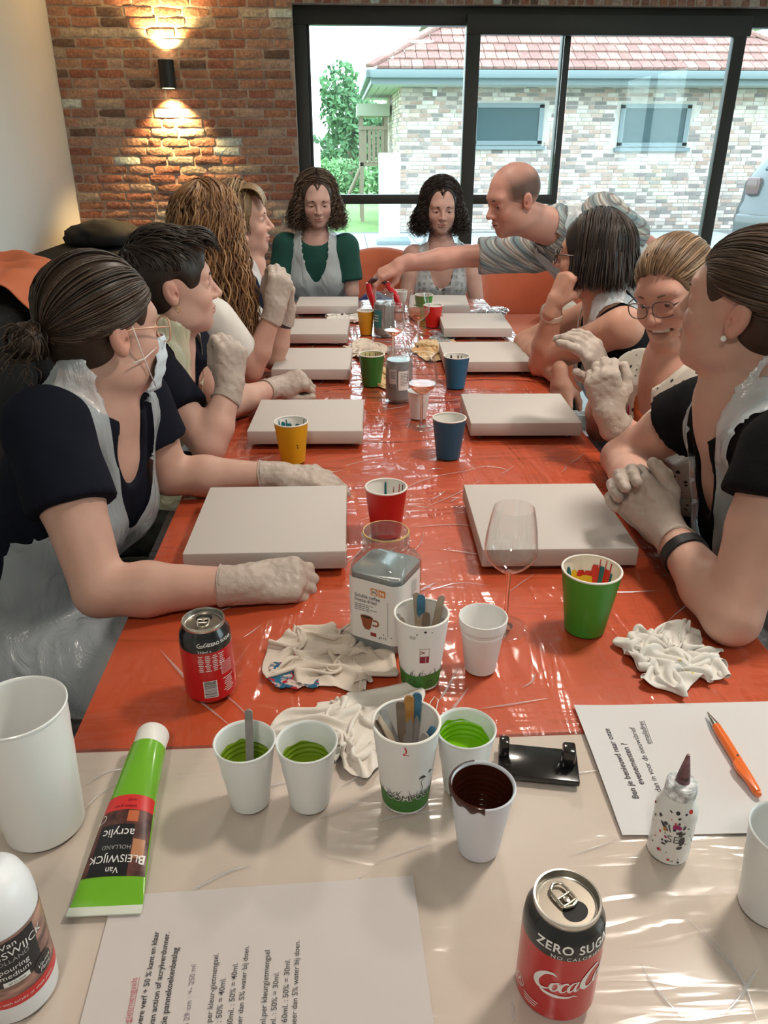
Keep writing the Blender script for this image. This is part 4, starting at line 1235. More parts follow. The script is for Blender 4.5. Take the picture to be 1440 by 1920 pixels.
face_shape('logo_block', *rect_shape(0.0105, 0.0105, 1, 1), M_orlogo, 0.0155, 0.1015)
face_shape('logo_disc', *disc_shape(0.0044), M_label, 0.0035, 0.1015, 0.0009)
face_text('365', 0.0052, M_ink, 0.0035, 0.1015, 0.0012, bold=0.02)
for (a, b, w, h_) in ((-0.002, 0.001, 0.0022, 0.0045), (0.0015, -0.0005, 0.003, 0.003), (0.002, 0.0018, 0.0018, 0.002), (-0.0025, -0.003, 0.001, 0.002), (0.0025, -0.003, 0.001, 0.002)):
    face_shape('logo_figure', *rect_shape(w, h_, 1, 1), M_label, 0.0155 + a, 0.1015 + b, 0.0009)
face_text('Soluble coffee', 0.0082, M_dkgrey, -0.0275, 0.0905, align='LEFT', narrow=0.86)
face_text('freeze-dried', 0.0082, M_dkgrey, -0.0275, 0.0835, align='LEFT', narrow=0.86)
for k, w in enumerate((0.030, 0.024, 0.040, 0.028)):
    for q in range(int(w / 0.006)):
        face_shape('small_print', *rect_shape(0.0048, 0.0008, 1, 1), M_dkgrey, -0.025 + q * 0.006, 0.0765 - k * 0.003)
face_shape('label_rule', *rect_shape(0.0004, 0.056, 1, 1), M_dkgrey, 0.0245, 0.062)
# printed coffee cup
face_shape('printed_cup', [(-0.0105, 0.0), (0.0095, 0.0), (0.006, -0.016), (0.0035, -0.0205), (-0.0035, -0.0205), (-0.0065, -0.016)], [(0, 5, 4, 3, 2, 1)], M_cupbr, -0.008, 0.058)
face_shape('printed_cup', *disc_shape(0.0102, 20, 1, 0.28), M_cupbr, -0.0085, 0.058, 0.0008)
face_shape('printed_coffee', *disc_shape(0.0084, 20, 1, 0.22), M_coffee, -0.0085, 0.058, 0.0010)
face_shape('printed_handle', *stroke_shape([(0.0015, 0.0545), (0.0085, 0.054), (0.0085, 0.0475), (0.0005, 0.0465)], [0.0025] * 4), M_cupbr, 0, 0)
face_shape('printed_badge', *rect_shape(0.009, 0.006, 1, 1), M_dkred, 0.002, 0.0315)
face_text('x110', 0.006, M_dkgrey, 0.0165, 0.0295)
for k in range(26):                                              # fine print on the right face
    zz = 0.108 - k * 0.0032
    if zz < 0.03: break
    w = 0.018 if k % 7 else 0.010
    V = [(0.0427, -0.006, zz), (0.0427, -0.006 + w, zz), (0.0427, -0.006 + w, zz + 0.0009), (0.0427, -0.006, zz + 0.0009)]
    link('small_print', mesh_from('small_print', V, [(0, 1, 2, 3)]), pmat('grey_print', (0.35, 0.36, 0.36), 0.6) if k == 0 else bpy.data.materials['grey_print'], jar)
for k, (a, zz) in enumerate(((0.018, 0.036), (0.030, 0.034), (0.012, 0.028))):
    face_shape('paint_fleck', *disc_shape(0.0009, 8), M_blackp, a, zz)

# ---- smaller preserving jars
def round_jar(x, y, label, h, rb_, rn, fill, teal=False, rz=0.0, mouth=None):
    e = tag(empty('glass_jar', (x, y, T), rz), label, 'jar')
    prof = [(0, 0.0), (rb_ - 0.006, 0.0), (rb_ - 0.001, 0.004), (rb_, 0.010), (rb_, h * 0.22), (rb_ - 0.001, h * 0.25), (rb_ - 0.001, h * 0.62), (rb_, h * 0.66), (rb_ - 0.002, h * 0.74), (rn + 0.003, h * 0.83), (rn, h * 0.87), (rn + 0.0015, h * 0.895), (rn, h * 0.915), (rn + 0.0012, h * 0.94), (rn + 0.001, h * 0.99), (rn - 0.001, h), (rn - 0.003, h * 0.985), (rn - 0.003, h * 0.86)]
    lathe('glass', prof, M_jarglass, e, 48)
    lathe('paint_water', [(0, 0.004), (rb_ - 0.007, 0.004), (rb_ - 0.002, 0.010), (rb_ - 0.002, h * 0.66), (min(rb_ - 0.004, rb_ - 0.002), fill), (0, fill)], M_greywater, e, 48)
    if not teal:
        V, Fc = rect_shape(0.030, h * 0.36, 10, 1)
        wrap_shape('label', V, Fc, M_label, e, rb_ - 0.001, h * 0.44, 0.28, 0, 0.0006)
        V, Fc = rect_shape(0.022, h * 0.36, 10, 1)
        wrap_shape('label', V, Fc, pmat('label_grey', (0.5, 0.5, 0.49), 0.5), e, rb_ - 0.001, h * 0.47, -0.55, 0, 0.0006)
        for k in range(9):
            wrap_shape('small_print', *rect_shape(0.020, 0.0012, 6, 1), M_dkgrey, e, rb_ - 0.001, h * 0.58 - k * 0.0042, 0.30, 0, 0.001)
        for k in range(5):
            wrap_shape('small_print', *rect_shape(0.016, 0.0014, 6, 1), M_dkgrey, e, rb_ - 0.001, h * 0.60 - k * 0.0042, -0.55, 0, 0.001)
        for k in range(6):
            wrap_shape('barcode_bar', *rect_shape(0.0016 if k % 2 else 0.0026, 0.014, 1, 1), M_ink, e, rb_ - 0.001, h * 0.33, -0.82 + k * 0.10, 0, 0.001)
    else:
        wrap_shape('label', *rect_shape(0.05, h * 0.40, 16, 1), pmat('teal_label', (0.03, 0.22, 0.22), 0.5), e, rb_ - 0.001, h * 0.42, -0.95, 0, 0.0006)
        for k in range(3):
            wrap_shape('small_print', *rect_shape(0.026, 0.003, 8, 1), M_label, e, rb_ - 0.001, h * 0.50 - k * 0.010, -0.95, 0, 0.001)
    return e
round_jar(0.153, 2.108, 'glass preserving jar of grey paint water with a barcode label', 0.150, 0.0385, 0.0335, 0.118, rz=-PI / 2)
round_jar(0.155, 2.935, 'glass preserving jar of grey paint water with a teal label', 0.160, 0.0405, 0.0335, 0.120, True, rz=-PI / 2)

# ================================================================== COLA CANS
M_alu = pmat('aluminium', (0.62, 0.60, 0.56), 0.28, metal=1.0, bump=(30, 0.03))
M_lid = pmat('aluminium_lid', (0.34, 0.30, 0.25), 0.35, metal=1.0)  # darker than the rim; the dim ceiling it mirrors is in the colour
M_alu_w = pmat('aluminium_tab', (0.68, 0.62, 0.52), 0.2, metal=1.0)
M_canred = pmat('can_red', (0.50, 0.008, 0.012), 0.28, coat=0.3)
M_canblk = pmat('can_black', (0.012, 0.012, 0.014), 0.25, coat=0.4)
M_printw = pmat('white_print', (0.80, 0.79, 0.78), 0.4)
M_hole = pmat('can_opening', (0.006, 0.005, 0.005), 0.6)
def can_r(z):
    return float(np.interp(z, [0, 0.004, 0.010, 0.088, 0.098, 0.106, 0.109], [0.024, 0.027, 0.0331, 0.0331, 0.0318, 0.0275, 0.0263]))
def script_logo(S):
    """flowing hand-drawn script reading Coca-Cola, as brush strokes"""
    sh = []
    def st(p, w): sh.append(stroke_shape([(x * S, y * S) for x, y in p], [k * S for k in w], 6))
    def big_c(x):
        st([(x + 1.25, 1.55), (x + 0.95, 1.78), (x + 0.45, 1.65), (x + 0.08, 1.05), (x + 0.05, 0.45), (x + 0.40, 0.05), (x + 0.95, 0.22), (x + 1.3, 0.55)], [0.05, 0.22, 0.30, 0.42, 0.40, 0.26, 0.10, 0.04])
    def o(x):
        st([(x + 0.42, 0.92), (x + 0.14, 0.75), (x + 0.08, 0.32), (x + 0.30, 0.06), (x + 0.56, 0.30), (x + 0.58, 0.72), (x + 0.38, 0.92), (x + 0.50, 0.98), (x + 0.75, 0.85)], [0.08, 0.20, 0.24, 0.12, 0.16, 0.18, 0.10, 0.07, 0.03])
    def c(x):
        st([(x + 0.58, 0.80), (x + 0.42, 0.94), (x + 0.14, 0.70), (x + 0.10, 0.28), (x + 0.32, 0.05), (x + 0.66, 0.35)], [0.10, 0.14, 0.22, 0.24, 0.12, 0.04])
    def a(x):
        st([(x + 0.60, 0.92), (x + 0.30, 0.90), (x + 0.08, 0.50), (x + 0.18, 0.08), (x + 0.45, 0.30), (x + 0.62, 0.90)], [0.08, 0.16, 0.22, 0.16, 0.10, 0.08])
        st([(x + 0.66, 0.96), (x + 0.52, 0.35), (x + 0.66, 0.05), (x + 0.95, 0.40)], [0.14, 0.22, 0.14, 0.04])
    def l(x):
        st([(x + 0.02, 0.40), (x + 0.40, 1.10), (x + 0.46, 1.75), (x + 0.26, 1.80), (x + 0.14, 1.00), (x + 0.22, 0.15), (x + 0.40, 0.05), (x + 0.62, 0.35)], [0.04, 0.07, 0.09, 0.12, 0.22, 0.22, 0.12, 0.04])
    big_c(0); o(1.0); c(1.62); a(2.2)
    st([(3.02, 0.55), (3.3, 0.62)], [0.12, 0.12])
    big_c(3.2); o(4.15); l(4.75); a(5.25)
    st([(0.35, 0.05), (0.7, -0.22), (1.5, -0.42), (2.4, -0.50), (2.75, -0.40), (3.1, -0.58)], [0.10, 0.24, 0.30, 0.20, 0.12, 0.03])   # ribbon tail
    V, Fc = join_shapes(sh)
    cx = 3.1 * S
    V = [(x - cx + 0.22 * y, y) for x, y in V]
    return V, Fc
def cola_can(x, y, label, rz, kind):
    e = tag(empty('soda_can', (x, y, T), rz), label, 'can', 'cola cans')
    zb = 0.0835
    lathe('body', [(0, 0.004), (0.020, 0.003), (0.024, 0.0)] + [(can_r(z), z) for z in (0.004, 0.007, 0.010, 0.03, 0.06, zb)], M_canred, e, 64, 30)
    lathe('black_band', [(can_r(z), z) for z in (zb, 0.088, 0.091, 0.094, 0.098, 0.102, 0.106, 0.109)], M_canblk, e, 64)
    lathe('rim', [(0.0263, 0.109), (0.0268, 0.111), (0.0272, 0.1135), (0.0266, 0.1150), (0.0252, 0.1148), (0.0246, 0.1125), (0.0240, 0.1085), (0.0228, 0.1075), (0.0222, 0.1090)], M_alu, e, 64)
    lathe('lid', [(0.0222, 0.1090), (0, 0.1090)], M_lid, e, 64)
    # opening and pull tab lie along local -x .. +x
    n = 28
    hole = [(0.0098 + 0.0088 * math.cos(2 * PI * k / n), 0.0108 * math.sin(2 * PI * k / n), 0.10925) for k in range(n)]
    link('opening', mesh_from('opening', hole, [tuple(range(n))]), M_hole, e)
    loop = smoothpts([(0.0065, 0, 0.1115), (0.004, 0.0062, 0.1115), (-0.004, 0.0070, 0.1118), (-0.0125, 0.0058, 0.1122), (-0.0158, 0, 0.1124), (-0.0125, -0.0058, 0.1122), (-0.004, -0.0070, 0.1118), (0.004, -0.0062, 0.1115), (0.0065, 0, 0.1115)], 6)
    tube('pull_tab', loop, 0.0013, M_alu_w, e, 8)
    for xx in (-0.004, 0.0035):
        tube('tab_bar', [(xx, -0.0066, 0.1116), (xx, 0, 0.1112), (xx, 0.0066, 0.1116)], 0.0012, M_alu_w, e, 8)
    lathe('rivet', [(0.0026, 0.1090), (0.0026, 0.1122), (0, 0.1128)], M_alu_w, e, 16).location = (-0.0005, 0, 0)
    return e
def towards_cam(x, y): return math.atan2(-y, -x)
# can close to the sheet of instructions
X1, Y1 = 0.168, 0.412
ca1 = cola_can(X1, Y1, 'opened red and black cola can with its white script logo facing out', 0, 0)
A = towards_cam(X1, Y1)
ca1.rotation_euler = (0, 0, 0)
for ch in ca1.children:
    if ch.name.split('.')[0] in ('opening', 'pull_tab', 'tab_bar', 'rivet'):
        ch.rotation_euler = (0, 0, math.radians(-62))
V, Fc = script_logo(0.0118)
wrap_shape('script_logo', V, Fc, M_printw, ca1, can_r, 0.047, A + 0.62, 0.10, 0.0004)
wrap_text('band_lettering', 'ZERO SUGAR', 0.0112, M_printw, ca1, can_r, 0.0945, A + 0.52, bold=0.018, spacing=1.08)
wrap_text('band_lettering', 'NO CALORIES', 0.0055, M_printw, ca1, can_r, 0.0862, A + 0.45, spacing=1.25)
V, Fc = stroke_shape([(0.0056 * math.cos(t), 0.0056 * math.sin(t)) for t in np.linspace(0, 2 * PI, 13)], [0.0006] * 13, 3)
wrap_shape('round_mark', V, Fc, M_printw, ca1, can_r, 0.027, A - 0.98, 0, 0.0005)
wrap_shape('round_mark', *stroke_shape([(-0.002, -0.0035), (0.0, 0.002), (0.0005, 0.003), (0.001, 0.0), (0.003, -0.0035)], [0.0009] * 5, 3), M_printw, ca1, can_r, 0.027, A - 0.98, 0, 0.0005)
for k, w in enumerate((0.015, 0.013, 0.011)):
    wrap_shape('small_print', *rect_shape(w, 0.0009, 6, 1), M_printw, ca1, can_r, 0.0215 - 0.0028 * k, A - 0.55, 0, 0.0005)
# can beside the gloved hand, showing its back
X2, Y2 = -0.186, 0.830
ca2 = cola_can(X2, Y2, 'opened red and black cola can with its barcode side facing out', 0, 1)
for ch in ca2.children:
    if ch.name.split('.')[0] in ('opening', 'pull_tab', 'tab_bar', 'rivet'):
        ch.rotation_euler = (0, 0, math.radians(95))
A = towards_cam(X2, Y2)
V, Fc = script_logo(0.0026)
wrap_shape('script_logo', V, Fc, M_printw, ca2, can_r, 0.0935, A - 0.12, 0, 0.0005)
wrap_text('band_lettering', 'ZERO SUGAR', 0.0058, M_printw, ca2, can_r, 0.0950, A + 0.60, bold=0.02)
wrap_text('band_lettering', '330ml e', 0.0052, M_printw, ca2, can_r, 0.0862, A - 0.10)
rr = random.Random(9)
for k in range(9):
    zz = 0.0795 - k * 0.0028
    for q in range(4):
        wrap_shape('small_print', *rect_shape(rr.uniform(0.004, 0.0085), 0.0011, 4, 1), M_printw, ca2, can_r, zz, A - 0.28 + q * 0.27, 0, 0.0005)
wrap_shape('nutrition_panel', *rect_shape(0.017, 0.018, 8, 1), pmat('panel_pink', (0.72, 0.35, 0.34), 0.5), ca2, can_r, 0.056, A + 0.72, 0, 0.0006)
for k in range(7):
    wrap_shape('small_print', *rect_shape(0.015, 0.0010, 6, 1), M_canred, ca2, can_r, 0.0635 - k * 0.0024, A + 0.72, 0, 0.0010)
for k in range(8):
    wrap_shape('small_print', *rect_shape(rr.uniform(0.010, 0.018), 0.0010, 4, 1), M_printw, ca2, can_r, 0.040 - k * 0.003, A + 0.75, 0, 0.0005)
wrap_shape('barcode_panel', *rect_shape(0.0175, 0.026, 8, 1), M_printw, ca2, can_r, 0.0285, A - 0.02, 0, 0.0005)
for k in range(17):
    wrap_shape('barcode_bar', *rect_shape(0.0150, rr.choice([0.0004, 0.0007, 0.0010]), 6, 1), M_ink, ca2, can_r, 0.0175 + k * 0.00142, A - 0.02, 0, 0.0009)

# ================================================================== PAINT TUBE
M_tubeg = pmat('lime_tube_plastic', (0.155, 0.43, 0.022), 0.22, coat=0.5)
M_capw = pmat('white_cap_plastic', (0.80, 0.78, 0.75), 0.4)
M_red_band = pmat('red_band', (0.62, 0.03, 0.03), 0.35); M_picture = pmat('tube_picture', (0.10, 0.035, 0.03), 0.4, var=(70, 0.9)); M_blk_lab = pmat('black_label', (0.012, 0.012, 0.014), 0.35)
a0 = (U(130, 1702, T) + U(268, 1706, T)) / 2; a1 = U(292, 1400, T)
dv = Vector((a1.x - a0.x, a1.y - a0.y, 0)); Lt = dv.length
tb = tag(empty('paint_tube', (a0.x, a0.y, T + 0.0005), math.atan2(dv.y, dv.x) - PI / 2), 'lime green acrylic paint tube lying on the cream table', 'paint tube')
Lb = Lt - 0.030
def t_w(v): t = v / Lb; return 0.0345 * (1 - t) ** 1.2 + 0.0205 * (1 - (1 - t) ** 1.2)
def t_h(v): t = max(v - 0.006, 0) / (Lb - 0.006); return 0.0020 + 0.0375 * (1 - (1 - t) ** 1.7)
def t_z(x, v):
    w, h = t_w(v), t_h(v); q = min(abs(x) / w, 1.0)
    return h / 2 + h / 2 * math.sqrt(max(1 - q ** 2.0, 0))
V = []; Fc = []; n = 40; m = 26
for j in range(m + 1):
    v = Lb * j / m
    w, h = t_w(v), t_h(v)
    for k in range(n):
        a = 2 * PI * k / n
        V.append((w * math.cos(a), v, h / 2 + h / 2 * math.sin(a)))
for j in range(m):
    for k in range(n):
        k2 = (k + 1) % n
        Fc.append((j * n + k, j * n + k2, (j + 1) * n + k2, (j + 1) * n + k))
Fc += [tuple(range(n)), tuple(reversed(range(m * n, m * n + n)))]
link('body', mesh_from('body', V, Fc, True, 60), M_tubeg, tb)
box('crimp', (-0.0350, -0.0085, 0.0002), (0.0350, 0.001, 0.0024), pmat('clear_crimp', (0.62, 0.66, 0.58), 0.3, coat=0.3), tb, 0.0006)
cp = lathe('cap', [(0, 0.0), (0.0175, 0.0), (0.0185, 0.002), (0.0192, 0.026), (0.0180, 0.029), (0, 0.0295)], M_capw, tb, 40)
cp.rotation_euler = (-PI / 2, 0, 0); cp.location = (0, Lb + 0.0005, 0.0198)
def tube_patch(name, x0, x1, v0, v1, mat, off, nx=20, ny=14):
    V = []
    for j in range(ny + 1):
        for i in range(nx + 1):
            v = v0 + (v1 - v0) * j / ny; fx = x0 + (x1 - x0) * i / nx
            x = fx * t_w(v)
            V.append((x, v, t_z(x, v) + off))
    Fc = [(j * (nx + 1) + i, j * (nx + 1) + i + 1, (j + 1) * (nx + 1) + i + 1, (j + 1) * (nx + 1) + i) for j in range(ny) for i in range(nx)]
    return link(name, mesh_from(name, V, Fc, True), mat, tb)
tube_patch('picture_label', -0.97, 0.97, 0.028, 0.095, M_picture, 0.0003)
tube_patch('red_band', -0.97, 0.97, 0.095, 0.112, M_red_band, 0.0004)
tube_patch('black_label', -0.80, 0.42, 0.028, 0.079, M_blk_lab, 0.0006)
tube_patch('paint_swatch', 0.45, 0.85, 0.045, 0.064, pmat('swatch_skin', (0.45, 0.20, 0.10), 0.4), 0.0006)
tube_patch('paint_swatch', 0.1, 0.5, 0.082, 0.094, pmat('swatch_orange', (0.5, 0.13, 0.05), 0.4), 0.0006)
def tube_text(s, size, mat, x, v, **kw):
    V, Fc = text_data(s, size, **kw); V, Fc = subdiv_flat(V, Fc, 0.004)
    W = [(x - a, v - b, t_z(x - a, max(v - b, 0.002)) + 0.0009) for a, b in V]
    return link('tube_lettering', mesh_from('tube_lettering', W, Fc), mat, tb)
tube_text('Van', 0.0085, M_printw, -0.002, 0.0335)
tube_text('B', 0.0125, M_printw, 0.0250, 0.0440, bold=0.02)
tube_text('LEISWIJCK', 0.0105, M_printw, -0.0025, 0.0445, spacing=1.0)
tube_text('HOLLAND', 0.0058, pmat('grey_lettering', (0.35, 0.35, 0.35), 0.5), -0.002, 0.0555, spacing=1.1)
tube_text('acrylic', 0.0125, M_printw, -0.003, 0.0700)
tube_text('brilliant green', 0.0042, M_blk_lab, -0.002, 0.0985); tube_text('no.52', 0.0042, M_blk_lab, 0.004, 0.1055)
V, Fc = stroke_shape([(0.0042 * math.cos(t), 0.0042 * math.sin(t)) for t in np.linspace(0, 2 * PI, 13)], [0.0007] * 13, 3)
link('round_mark', mesh_from('round_mark', [(-0.024 + a, 0.088 + b, t_z(-0.024 + a, 0.088 + b) + 0.0008) for a, b in V], Fc), M_printw, tb)

# ================================================================== POURING MEDIUM BOTTLE
bo = tag(empty('medium_bottle', (-0.293, 0.437, T)), 'white pouring medium bottle with dark printed label at the table edge', 'bottle')
M_botw = pmat('bottle_white', (0.80, 0.81, 0.84), 0.35, coat=0.1)
BR = 0.0335
lathe('body', [(0, 0.0), (BR - 0.004, 0.0), (BR - 0.0005, 0.003), (BR, 0.010), (BR, 0.105), (BR - 0.001, 0.118), (BR - 0.005, 0.131), (BR - 0.012, 0.139), (0.014, 0.143), (0.012, 0.146)], M_botw, bo, 56)
lathe('cap', [(0.0135, 0.146), (0.0135, 0.168), (0.012, 0.170), (0, 0.170)], M_capw, bo, 36)
A = towards_cam(-0.293, 0.437)
wrap_shape('picture_label', *rect_shape(0.110, 0.066, 40, 3), pmat('bottle_picture', (0.30, 0.16, 0.13), 0.4, var=(45, 0.9), stretch=(1, 1, 3)), bo, BR, 0.066, A, 0, 0.0004)
wrap_shape('black_label', *rect_shape(0.046, 0.048, 20, 2), M_blk_lab, bo, BR, 0.072, A + 0.02, 0, 0.0007)
wrap_shape('red_band', *rect_shape(0.110, 0.011, 40, 1), M_red_band, bo, BR, 0.0285, A, 0, 0.0006)
wrap_text('label_lettering', 'Van', 0.0085, M_printw, bo, BR, 0.0915, A + 0.05, off=0.001)
wrap_text('label_lettering', 'BLEISWIJCK', 0.0105, M_printw, bo, BR, 0.0825, A + 0.10, off=0.001)
wrap_text('label_lettering', 'HOLLAND', 0.0062, bpy.data.materials['grey_lettering'], bo, BR, 0.0745, A + 0.02, off=0.001)
wrap_text('label_lettering', 'pouring', 0.0075, M_printw, bo, BR, 0.0660, A + 0.05, off=0.001)
wrap_text('label_lettering', 'medium', 0.0075, M_printw, bo, BR, 0.0590, A + 0.05, off=0.001)
wrap_shape('white_label', *rect_shape(0.020, 0.0052, 8, 1), M_printw, bo, BR, 0.0510, A + 0.03, 0, 0.001)
wrap_text('label_lettering', 'all in one', 0.0036, M_ink, bo, BR, 0.0510, A + 0.03, off=0.0013)
V, Fc = disc_shape(0.0095, 24)
V, Fc = [(0, 0)] + V, [(0, k + 1, (k + 1) % 24 + 1) for k in range(24)]
wrap_shape('round_label', V, Fc, M_blk_lab, bo, BR, 0.046, A + 0.72, 0, 0.001)
wrap_text('label_lettering', 'Vernis', 0.0058, M_printw, bo, BR, 0.0465, A + 0.72, off=0.0014, shear=0.3)
wrap_text('label_lettering', 'Paint', 0.0058, M_printw, bo, BR, 0.0415, A + 0.72, off=0.0014, shear=0.3)
wrap_text('label_lettering', 'mix with acrylic or chalk paint', 0.0042, M_printw, bo, BR, 0.0285, A + 0.12, off=0.001)

# ================================================================== SHEETS OF PAPER
M_paper = pmat('printer_paper', (0.62, 0.61, 0.62), 0.7); M_paper2 = pmat('printer_paper_under_film', (0.57, 0.53, 0.52), 0.6)
def sheet(name, corners, z, mat, label, lift=0.0):
    a, b, c, d = (Vector((p[0], p[1], z)) for p in corners)      # front-left, front-right, back-right, back-left
    n = 16; V = []
    for j in range(n + 1):
        for i in range(n + 1):
            s, t = i / n, j / n
            p = a * (1 - s) * (1 - t) + b * s * (1 - t) + c * s * t + d * (1 - s) * t
            p.z += lift * (max(0, 0.25 - s) / 0.25) ** 2 * (0.4 + 0.6 * math.sin(t * 3)) if lift else 0
            V.append(p)
    Fc = [(j * (n + 1) + i, j * (n + 1) + i + 1, (j + 1) * (n + 1) + i + 1, (j + 1) * (n + 1) + i) for j in range(n) for i in range(n)]
    o = link(name, mesh_from(name, V, Fc, True), mat)
    return tag(o, label, 'paper')
sh1 = sheet('printed_sheet', [(-0.228, 0.314), (0.064, 0.322), (0.057, 0.532), (-0.235, 0.524)], T - 0.0008, M_paper2, 'printed sheet of paint mixing instructions beside the logo cola can')
sh2 = sheet('printed_sheet', [(0.281, 0.569), (0.578, 0.562), (0.583, 0.772), (0.287, 0.777)], T - 0.0012, M_paper, 'printed newsletter sign-up sheet under the orange pen', lift=0.004)
def text_along(s, end, start, parent, mat, size, zoff, bold=0.0, fit=None, anchor='end'):
    """lettering on a sheet, running from start pixel to end pixel, ending exactly at the end pixel"""
    e_, s_ = U(*end, T), U(*start, T)
    d = e_ - s_; rot = math.atan2(d.y, d.x)
    V, Fc = text_data(s, size, bold=bold, align='RIGHT' if anchor == 'end' else 'LEFT')
    if fit:
        w = max(x for x, y in V) - min(x for x, y in V)
        k = d.length / w; V = [(x * k, y * size_k(k)) for x, y in V]
    c, sn = math.cos(rot), math.sin(rot)
    o_ = e_ if anchor == 'end' else s_
    return link('print', mesh_from('print', [(o_.x + c * a - sn * b, o_.y + sn * a + c * b, T + zoff) for a, b in V], Fc), mat, parent)
def size_k(k): return k
M_inkp = pmat('printed_ink', (0.05, 0.045, 0.05), 0.7); M_inkg = pmat('printed_ink_grey', (0.20, 0.17, 0.20), 0.7); M_inkr = pmat('printed_ink_pink', (0.50, 0.14, 0.17), 0.7)
Z1 = 0.0002
for (s, end, start, mat, bold) in [
    ('-gietmengsels', (253, 1833), (238, 1922), M_inkr, 0.0),
    ('vere verf + 50 % kant en klaar', (294, 1747), (261, 1924), M_inkp, 0.015),
    ('van action of acrylverdunner.', (314, 1748), (284, 1924), M_inkp, 0.015),
    ('tie pannekoekenbeslag', (330, 1777), (306, 1924), M_inkp, 0.015),
    ('p 29 cm : +- 250 ml', (364, 1808), (349, 1924), M_inkg, 0.0),
    ('l per kleur-gietmengsel.', (406, 1787), (391, 1924), M_inkp, 0.003),
    ('l : 50% = 40ml.', (419, 1833), (409, 1924), M_inkp, 0.003),
    (' 80ml. : 50% = 40ml.', (442, 1805), (431, 1924), M_inkp, 0.003),
    ('eer dan 5% water bij doen.', (463, 1773), (449, 1924), M_inkp, 0.003),
    ('ml.per kleurgietmengsel', (502, 1781), (493, 1924), M_inkp, 0.003),
    ('ml. : 50% = 30ml.', (519, 1822), (512, 1924), M_inkp, 0.003),
    (': 60ml. : 50% = 30ml.', (540, 1798), (533, 1924), M_inkp, 0.003),
    ('neer dan 5% water bij doen.', (558, 1763), (551, 1924), M_inkp, 0.003)]:
    text_along(s, end, start, sh1, mat, 0.0062, Z1, bold, fit=True)
pu = U(254, 1833, T), U(236, 1925, T)
dx = (pu[1] - pu[0]).normalized(); nx_ = Vector((-dx.y, dx.x, 0))
off = nx_ * 0.0034
link('underline', mesh_from('underline', [(*(p + off * k).to_2d(), T + Z1) for p, k in ((pu[0], 1.0), (pu[0], 1.12), (pu[1], 1.12), (pu[1], 1.0))], [(0, 1, 2, 3)]), M_inkr, sh1)
for (s, end, start, bold, mat) in [
    ('Ben je benieuwd naar onze', (1137, 1366), (1193, 1497), 0.012, M_inkp), ('evenementen ?', (1170, 1393), (1203, 1470), 0.012, M_inkp),
    ('dan in voor de nieuwsbrief', (1185, 1363), (1236, 1484), -0.002, M_inkp), ('emailadres', (1201, 1351), (1217, 1393), -0.002, M_inkp)]:
    ob = text_along(s, end, start, sh2, mat, 0.0094 if len(s) > 14 else 0.0094, 0.0046 if False else 0.0040, bold, fit=True)
pu = U(1207, 1350, T), U(1223, 1393, T)
link('underline', mesh_from('underline', [(*(p + Vector((o_, 0, 0))).to_2d(), T + 0.004) for p, o_ in ((pu[0], 0), (pu[1], 0), (pu[1], 0.0006), (pu[0], 0.0006))], [(0, 1, 2, 3)]), M_inkp, sh2)
# the lettering rests on the sheet's surface: drop it onto the curved paper
for ob in sh2.children:
    for v in ob.data.vertices:
        s = min(max((v.co.x - 0.284) / 0.297, 0), 1); t = min(max((v.co.y - 0.567) / 0.208, 0), 1)
        v.co.z = T - 0.0012 + 0.0005 + 0.004 * (max(0, 0.25 - s) / 0.25) ** 2 * (0.4 + 0.6 * math.sin(t * 3))

# ================================================================== PEN
M_pen = pmat('orange_pen', (0.78, 0.15, 0.02), 0.3, coat=0.3); M_steel = pmat('pen_tip_metal', (0.55, 0.54, 0.52), 0.25, metal=1.0)
pa, pb = U(1325, 1342, T), U(1421, 1498, T)
d = pb - pa; Lp = d.length
pen = tag(empty('pen', (pa.x, pa.y, T - 0.0005 + 0.0062), math.atan2(d.y, d.x)), 'orange ballpoint pen with metal tip lying on the sign-up sheet', 'pen')
tp = lathe('tip', [(0, 0), (0.0008, 0.0), (0.0018, 0.006), (0.0036, 0.016), (0.0048, 0.024), (0.0050, 0.026), (0, 0.026)], M_steel, pen, 20); tp.rotation_euler = (0, PI / 2, 0)
br = lathe('barrel', [(0, 0.026), (0.0052, 0.026), (0.0058, 0.045), (0.0058, Lp * 0.72), (0.0050, Lp - 0.006), (0.0032, Lp), (0, Lp)], M_pen, pen, 24); br.rotation_euler = (0, PI / 2, 0)
prism('clip', [(Lp * 0.62, -0.0030), (Lp * 0.66, -0.0092), (Lp * 0.74, -0.0098), (Lp * 0.98, -0.0032), (Lp * 0.985, 0.0015), (Lp * 0.62, 0.0015)], 0.0002, 0.0052, M_pen, pen, 0.001)
lathe('button', [(0, 0), (0.0013, 0), (0.0013, 0.0006), (0, 0.0006)], M_pin, pen, 12).location = (Lp * 0.60, 0.0, 0.0058)

